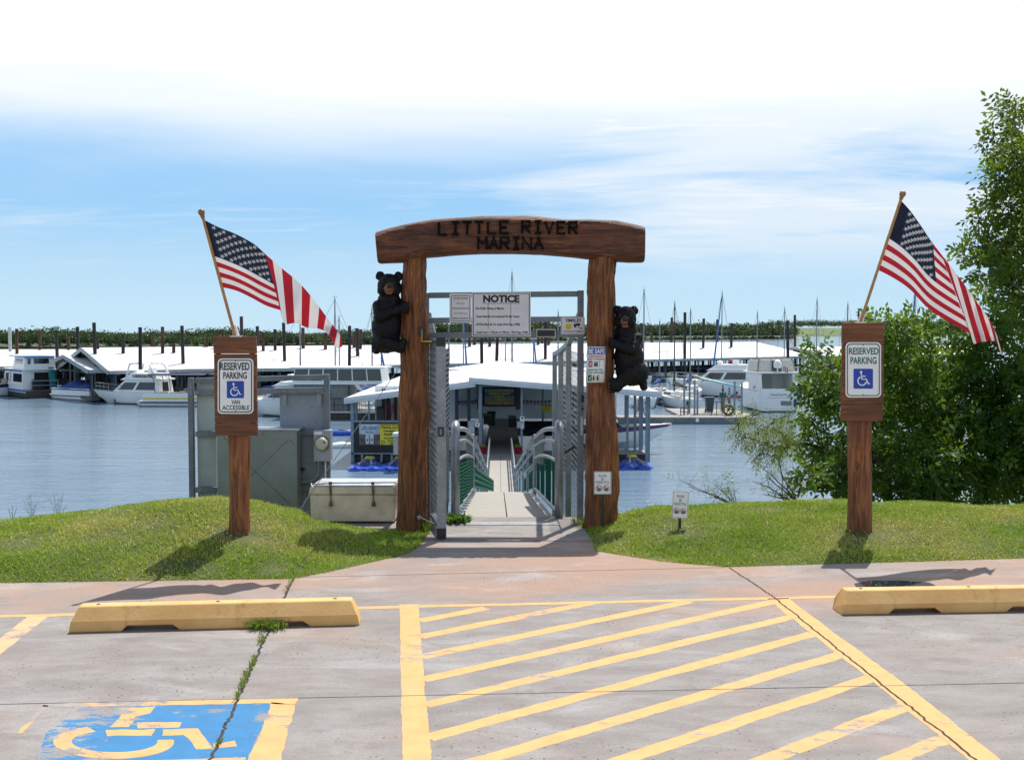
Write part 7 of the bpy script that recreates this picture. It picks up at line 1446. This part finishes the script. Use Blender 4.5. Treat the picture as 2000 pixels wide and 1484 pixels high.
# ================================================================== people
SKIN = mat('skin', (.36, .19, .12), .5, var=.06); HAIRD = mat('dark_hair', (.015, .011, .009), .6)
def person(label, loc, rz, J, cols, shirt_z, pants_z, hair=HAIRD, cap=None, s=1.):
    o = thing('person', label, 'person', (0, 0, 0)); V3 = Vector
    def body(mb):
        hd = V3(J['head']); nk = V3(J['neck']); ch = V3(J['chest']); pe = V3(J['pelvis']); mb.ell(hd, (.095, .078, .118), 12); mb.ell(hd+V3((.088, 0, -.02)), (.02, .013, .018), 6); mb.ell(hd+V3((.05, 0, -.075)), (.05, .045, .04), 8)
        for sd in (-1, 1): mb.ell(hd+V3((-.005, .08*sd, -.01)), (.022, .012, .032), 6)
        caps(mb, hd+V3((-.01, 0, -.08)), nk, .052, .056); caps(mb, nk+V3((0, 0, -.03)), ch, .075, .12); caps(mb, ch, pe, .125, .125)
        for sd in (-1, 1): caps(mb, ch+V3((0, .03*sd, .03)), ch+V3((0, .10*sd, .0)), .11, .10); mb.ell(pe+V3((0, .07*sd, -.02)), (.13, .1, .13), 8)
        for sd, k in ((-1, 'R'), (1, 'L')):
            sh, el, wr = (V3(J[a+k]) for a in ('sh', 'el', 'wr')); caps(mb, sh, el, .055, .044); caps(mb, el, wr, .042, .03); t = (wr-el).normalized(); u = t.cross(V3((0, 1, 0))); u = u.normalized() if u.length > .1 else V3((1, 0, 0)); pm = wr+t*.055; caps(mb, wr, pm, .030, .034)
            for f in range(4): a = pm+u*(f-1.5)*.021+t*.02; b = a+t*(.045, .055, .052, .038)[f]; caps(mb, a, b, .011, .009); caps(mb, b, b+(t+V3((0, -.5*sd, 0))).normalized()*.03, .009, .008)
            caps(mb, pm-t*.02+u*.03, pm+t*.03+u*.06, .011, .009)
            hp, kn, an = (V3(J[a+k]) for a in ('hp', 'kn', 'an')); caps(mb, hp, kn, .092, .062); caps(mb, kn, an, .06, .04); mb.ell(an+V3((.06, 0, -.045)), (.125, .045, .045), 8)
    def fm(c, n): 
        for k in 'RL':
            for a, b, lim in (('el', 'wr', 0.), ('sh', 'el', .55)):
                A, B = V3(J[a+k]), V3(J[b+k]); t = (c-A).dot(B-A)/((B-A).length_squared); d_ = (c-A-(B-A)*max(0, min(1, t))).length
                if t > lim and d_ < .062 and (t < 1.6): return 0
        if c.z < J['pelvis'][2]-.02 or (c-V3(J['pelvis'])).length < .15: return 2 if c.z > pants_z else 0
        return 1 if (c-V3(J['head'])).length > .175 else 0
    remesh('body', body, .013, [SKIN]+cols, o, 2, 0, .03, fm); hd = Vector(J['head']); mb = MB()
    mb.ell(hd+Vector((-.018, 0, .022)), (.098, .086, .118), 10); mb.build('hair', hair, o, smooth=True)
    if cap: mb = MB(); mb.ell(hd+Vector((-.005, 0, .06)), (.108, .095, .085), 10); mb.hexa([hd+Vector(q) for q in ((.06, -.07, .05), (.19, -.05, .04), (.19, .05, .04), (.06, .07, .05), (.06, -.07, .065), (.19, -.05, .055), (.19, .05, .055), (.06, .07, .065))]); mb.build('cap', cap, o, smooth=True)
    mb = MB(); [mb.ell(hd+Vector((.085, sd*.032, .012)), (.012, .014, .01), 6) for sd in (-1, 1)]; mb.build('eyes', BLK, o); o.location = loc; o.rotation_euler.z = math.radians(rz); o.scale = (s, s, s); return o
STAND = dict(head=(.03, 0, 1.60), neck=(0, 0, 1.45), chest=(0, 0, 1.28), pelvis=(0, 0, .95), shR=(0, -.19, 1.38), elR=(-.04, -.25, 1.12), wrR=(.06, -.24, .88), shL=(0, .19, 1.38), elL=(-.03, .25, 1.12), wrL=(.08, .23, .88), hpR=(0, -.09, .9), knR=(.02, -.1, .49), anR=(0, -.11, .09), hpL=(0, .09, .9), knL=(.02, .1, .49), anL=(0, .11, .09))
WALK = dict(STAND, elR=(-.16, -.23, 1.14), wrR=(-.14, -.22, .88), elL=(.1, .24, 1.13), wrL=(.28, .2, .98), knR=(.18, -.09, .52), anR=(.33, -.09, .11), knL=(-.10, .09, .50), anL=(-.42, .1, .14))
BEND = dict(STAND, head=(.62, 0, 1.28), neck=(.48, 0, 1.22), chest=(.34, 0, 1.12), pelvis=(-.06, 0, .92), shR=(.42, -.18, 1.18), elR=(.58, -.2, .95), wrR=(.72, -.16, .74), shL=(.42, .18, 1.18), elL=(.6, .2, .97), wrL=(.76, .15, .78), hpR=(-.06, -.09, .88), hpL=(-.06, .09, .88), knR=(.03, -.1, .48), knL=(-.02, .1, .48))
ARMUP = dict(STAND, elR=(.05, -.40, 1.22), wrR=(.10, -.22, 1.46), elL=(.12, .3, 1.15), wrL=(.3, .2, 1.1))
TSH = mat('teal_shirt', (.02, .14, .15), .8, var=.1); GSH = mat('grey_shirt', (.13, .13, .14), .8, var=.1); RSH = mat('red_shorts', (.36, .01, .03), .8, var=.1); WSH = mat('white_shirt', (.6, .6, .6), .8, var=.06); PSH = mat('pink_shorts', (.6, .05, .13), .8, var=.08); KSH = mat('khaki_shorts', (.22, .19, .14), .8, var=.1)
person('person in teal sleeveless shirt standing on the fuel dock, back to the picture', (xof(1412, 81), 81, -4.12), 85, STAND, [TSH, KSH], 1, .5)
person('person in grey shirt bending over at the fuel dock edge', (xof(1425, 82.5), 82.5, -4.12), 10, BEND, [GSH, KSH], 1, .5)
person('person in grey shirt and red shorts walking along the dock under the right bear', (xof(1251, 76.2), 76.2, -4.12), 0, WALK, [GSH, RSH], 1, .5)
person('person with red cap, white shirt and pink shorts aboard the large cruiser', (xof(1478, 88.2), 88.2, -3.95), -60, ARMUP, [WSH, PSH], 1, .5, cap=RED)
# ================================================================== trees and shrubs
BARK = mat('tree_bark', (.06, .045, .035), .9, var=.3, scale=8, bmp=.6, bscale=30)
def leaf_sprays(C, n_per, leaf, spread=1., droop=.3, narrow=.42, rng=None):
    """sprays of leaflets on short twigs scattered through clump ellipsoids; C: (centre, radii)"""
    rng = rng or RNG; Vs = []; T = []; TW = []
    for (c, r, w) in C:
        n = int(n_per*w); u = rng.normal(size=(n, 3)); u /= np.linalg.norm(u, axis=1)[:, None]; k = rng.random(n)**.38
        lob = 1+.3*np.sin(u[:, 0]*4.1+c[0]*3)*np.sin(u[:, 2]*3.7+c[2]*5)+.15*np.sin(u[:, 1]*7+u[:, 2]*6)
        p = np.array(c)+u*(k*lob)[:, None]*np.array(r); dr = u*.9+rng.normal(0, .6, (n, 3)); dr[:, 2] -= droop*.5; dr /= np.linalg.norm(dr, axis=1)[:, None]
        sd = np.cross(dr, rng.normal(size=(n, 3))); sd /= np.linalg.norm(sd, axis=1)[:, None]; nn = np.cross(dr, sd); L = leaf*rng.uniform(.7, 1.25, n); tone = rng.normal(.42, .13, n)+.25*(rng.random(n) < .16)
        for j, (t, s) in enumerate(((.15, 1), (.15, -1), (.75, 1), (.75, -1), (1.3, 1), (1.3, -1), (1.7, 0))):
            b = p+dr*(t*L*1.15)[:, None]; ax = dr*(.55 if s else 1.)+sd*s*.9; ax = ax+rng.normal(0, .18, (n, 3)); ax[:, 2] -= droop*.45; ax /= np.linalg.norm(ax, axis=1)[:, None]
            wd = np.cross(ax, nn+rng.normal(0, .35, (n, 3))); wd /= np.linalg.norm(wd, axis=1)[:, None]; w_ = (L*narrow*.5)[:, None]; l_ = (L*rng.uniform(.8, 1.2, n))[:, None]
            Vs.append(np.stack([b, b+ax*l_*.45+wd*w_, b+ax*l_-np.array([0, 0, .12])*l_*droop, b+ax*l_*.45-wd*w_], 1).reshape(-1, 3)); T.append(np.clip(tone+rng.normal(0, .06, n), 0, 1))
    return np.concatenate(Vs), np.concatenate(T)
def limb(mb, a, b, r0, r1, sag=.15, n=7, jit=.05):
    a = Vector(a); b = Vector(b); L = (b-a).length; pts = []
    for i in range(n+1): t = i/n; p = a.lerp(b, t)+Vector((0, 0, math.sin(math.pi*t)*sag*L))+Vector((random.gauss(0, jit), random.gauss(0, jit), random.gauss(0, jit)*.5))*L*.12*(0 < i < n); pts.append(p)
    mb.tube(pts, [lerp(r0, r1, (i/n)**.8) for i in range(n+1)], 7); return pts
def tree_of(name, label, cat, base, clumps, d, leafm, leaf, n_per, trunk_r, depth=1.0, stems=((0, 0),), narrow=.42, droop=.3, group=None, fork=.5, shrink=17):
    base = Vector(base); o = thing(name, label, cat, base, group); C = []
    for q in clumps:
        x, y, r = q[:3]; dd = d+(q[3] if len(q) > 3 else random.uniform(-.5, .8)*depth); c = at(x, y, dd); r = max(7, r-shrink); R = r/2100*dd; C.append(((c.x, c.y, c.z), (R, R*1.05, R*.92), (R/.45)**2))
    mb = MB(); nodes = []
    for (sx, sy) in stems:
        top = base+Vector((sx, sy, 0)); h = max(c[0][2] for c in C)-base.z; tp = limb(mb, base+Vector((sx*.15, sy*.15, -.25)), base+Vector((sx, sy, h*fork)), trunk_r, trunk_r*.55, 0, 8, .04); nodes += [(p, lerp(trunk_r, trunk_r*.55, i/8)) for i, p in enumerate(tp) if i >= 2]
    for (c, r, w) in sorted(C, key=lambda q: (Vector(q[0])-base).length):
        c = Vector(c); cand = sorted(nodes, key=lambda nd: (nd[0]-c).length+max(0, nd[0].z-c.z+.1)*1.5)[0]; r1 = max(.006, cand[1]*.35); pts = limb(mb, cand[0], c, cand[1]*.62, r1, .08, 7, .08); nodes += [(p, lerp(cand[1]*.62, r1, i/7)) for i, p in enumerate(pts) if i >= 3]
        for _ in range(5): u = Vector((random.gauss(0, 1), random.gauss(0, 1), random.gauss(.2, 1))).normalized(); limb(mb, pts[-2 if random.random() < .5 else -1], c+Vector((u.x*r[0], u.y*r[1], u.z*r[2]))*.85, max(.006, r1*.6), .003, .04, 5, .08)
    mb.build('trunk', BARK, o, smooth=True); V, T = leaf_sprays(C, n_per, leaf, narrow=narrow, droop=droop); npmesh('crown', V, [(0, 1, 2, 3)], 4, leafm, parent=o, attr=T); return o
LEAF1 = leafmat('glossy_green_leaves', (.016, .056, .008), (.044, .115, .014), (.15, .245, .03), .38); LEAF2 = leafmat('oak_leaves', (.025, .058, .008), (.062, .118, .015), (.17, .225, .036), .38); LEAF3 = leafmat('willow_leaves', (.10, .13, .025), (.20, .23, .055), (.33, .34, .11), .35)
BUSH = [(1715, 640, 40), (1690, 620, 24), (1760, 650, 45), (1700, 700, 60), (1600, 690, 34), (1575, 664, 12), (1615, 725, 40), (1558, 752, 26), (1600, 770, 42), (1585, 815, 36), (1640, 760, 60), (1545, 868, 34), (1520, 846, 20), (1600, 870, 62), (1575, 925, 40), (1640, 930, 60), (1560, 960, 22), (1700, 800, 75), (1700, 900, 85), (1770, 720, 75), (1800, 640, 42), (1790, 800, 90), (1790, 900, 95), (1860, 700, 75), (1850, 640, 34), (1880, 790, 90), (1880, 890, 95), (1930, 640, 52), (1950, 720, 75), (1970, 620, 36), (1980, 800, 85), (1980, 890, 90), (1760, 965, 45), (1840, 968, 42), (1930, 965, 45), (2000, 965, 45), (1680, 968, 38), (2060, 700, 90), (2070, 820, 100), (2070, 930, 90), (2150, 760, 100), (2150, 900, 100)]
gz = lambda X, Y: float(lawn_z(np.array([X]), np.array([Y]))[0])
bx = xof(1800, 13.6); tree_of('bush', 'large glossy green bush by the shore behind the green lettered sign', 'bush', (bx, 13.6, gz(bx, 13.6)), BUSH, 13.4, LEAF1, .086, 300, .10, 1.3, ((-.5, .1), (.3, .3), (.9, -.2), (-1.0, .3)), .5, .35, fork=.55)
TREE = [(1950, 215, 16), (1982, 212, 26), (1992, 250, 38), (1940, 250, 14), (1958, 285, 34), (1992, 310, 42), (1925, 335, 18), (1955, 350, 28), (1932, 400, 24), (1912, 425, 18), (1970, 400, 42), (1885, 500, 22), (1910, 480, 32), (1935, 520, 36), (1970, 480, 52), (1990, 550, 46), (1950, 575, 30), (1925, 560, 18), (1995, 610, 30), (2075, 280, 55), (2080, 360, 95), (2070, 480, 105), (2070, 600, 80), (2170, 300, 130), (2180, 450, 140), (2170, 600, 110)]
tx = xof(2120, 15.); tree_of('oak_tree', 'tall oak tree leaning in from the right picture edge', 'tree', (tx, 15., gz(tx, 15.)), TREE, 14.6, LEAF2, .09, 230, .19, 1.1, ((-.1, 0),), .5, .25, fork=.72, shrink=5)
WIL = [(1450, 855, 20), (1443, 825, 13), (1480, 838, 23), (1472, 812, 15), (1510, 828, 20), (1500, 866, 25), (1530, 815, 15), (1528, 848, 22), (1485, 885, 20), (1540, 870, 18), (1520, 898, 16), (1430, 838, 9)]
wx = xof(1585, 12.8); tree_of('willow_shrub', 'thin yellow green willow shrub leaning left over the water', 'shrub', (wx, 12.8, gz(wx, 12.8)), WIL, 12.7, LEAF3, .058, 620, .019, .5, ((-.25, 0), (-.12, .1), (.1, .1)), .17, .5, fork=.25, shrink=0)
def twigs(name, label, cat, base, tips, r, leaves=0):
    base = Vector(base); o = thing(name, label, cat, base); mb = MB(); ends = []
    for tp in tips:
        pts = limb(mb, base, tp, r, r*.3, .03, 6, .12); ends.append(pts[-1])
        for i in (2, 3, 4, 5): u = Vector((random.gauss(0, .5), random.gauss(0, .4), random.uniform(.2, 1))); q = pts[i]+u.normalized()*(Vector(tp)-base).length*random.uniform(.15, .35); limb(mb, pts[i], q, r*.4, r*.15, .02, 4, .1); ends.append(q)
    mb.build('stems', BARK if leaves else mat('dry_stem', (.2, .16, .1), .9, var=.2), o)
    if leaves: V, T = leaf_sprays([((e.x, e.y, e.z), (.07, .07, .07), 1.) for e in ends], leaves, .045, narrow=.17, droop=.3); npmesh('leaves', V, [(0, 1, 2, 3)], 4, LEAF3, parent=o, attr=T)
    return o
b = at(1440, 992, 11.6); twigs('willow_shoot', 'low willow shoot with sparse leaves left of the bush foot', 'shrub', b, [at(x, y, 11.6) for x, y in ((1328, 938), (1345, 950), (1365, 958), (1395, 945), (1405, 955), (1420, 950), (1385, 968), (1432, 955))], .006, 2)
b = at(1560, 985, 12.2); twigs('willow_shoot', 'bare branched willow shoot at the left side of the bush', 'shrub', b, [at(x, y, 12.2) for x, y in ((1480, 905), (1495, 930), (1470, 940), (1500, 960), (1520, 915), (1490, 965))], .011, 3)
for px, lab, tips in ((62, 'dry grass stems at the far left edge of the bank', ((45, 975), (52, 968), (60, 962), (75, 975), (68, 985))), (112, 'taller dry stems behind the left bank', ((96, 970), (105, 962), (113, 958), (124, 962), (118, 975), (131, 985))), (24, 'short dry stems at the left picture edge', ((15, 990), (24, 985), (33, 992)))):
    b = at(px, 1018, 11.2); twigs('dry_weed', lab, 'weed', b, [at(x, y, 11.2) for x, y in tips], .003)
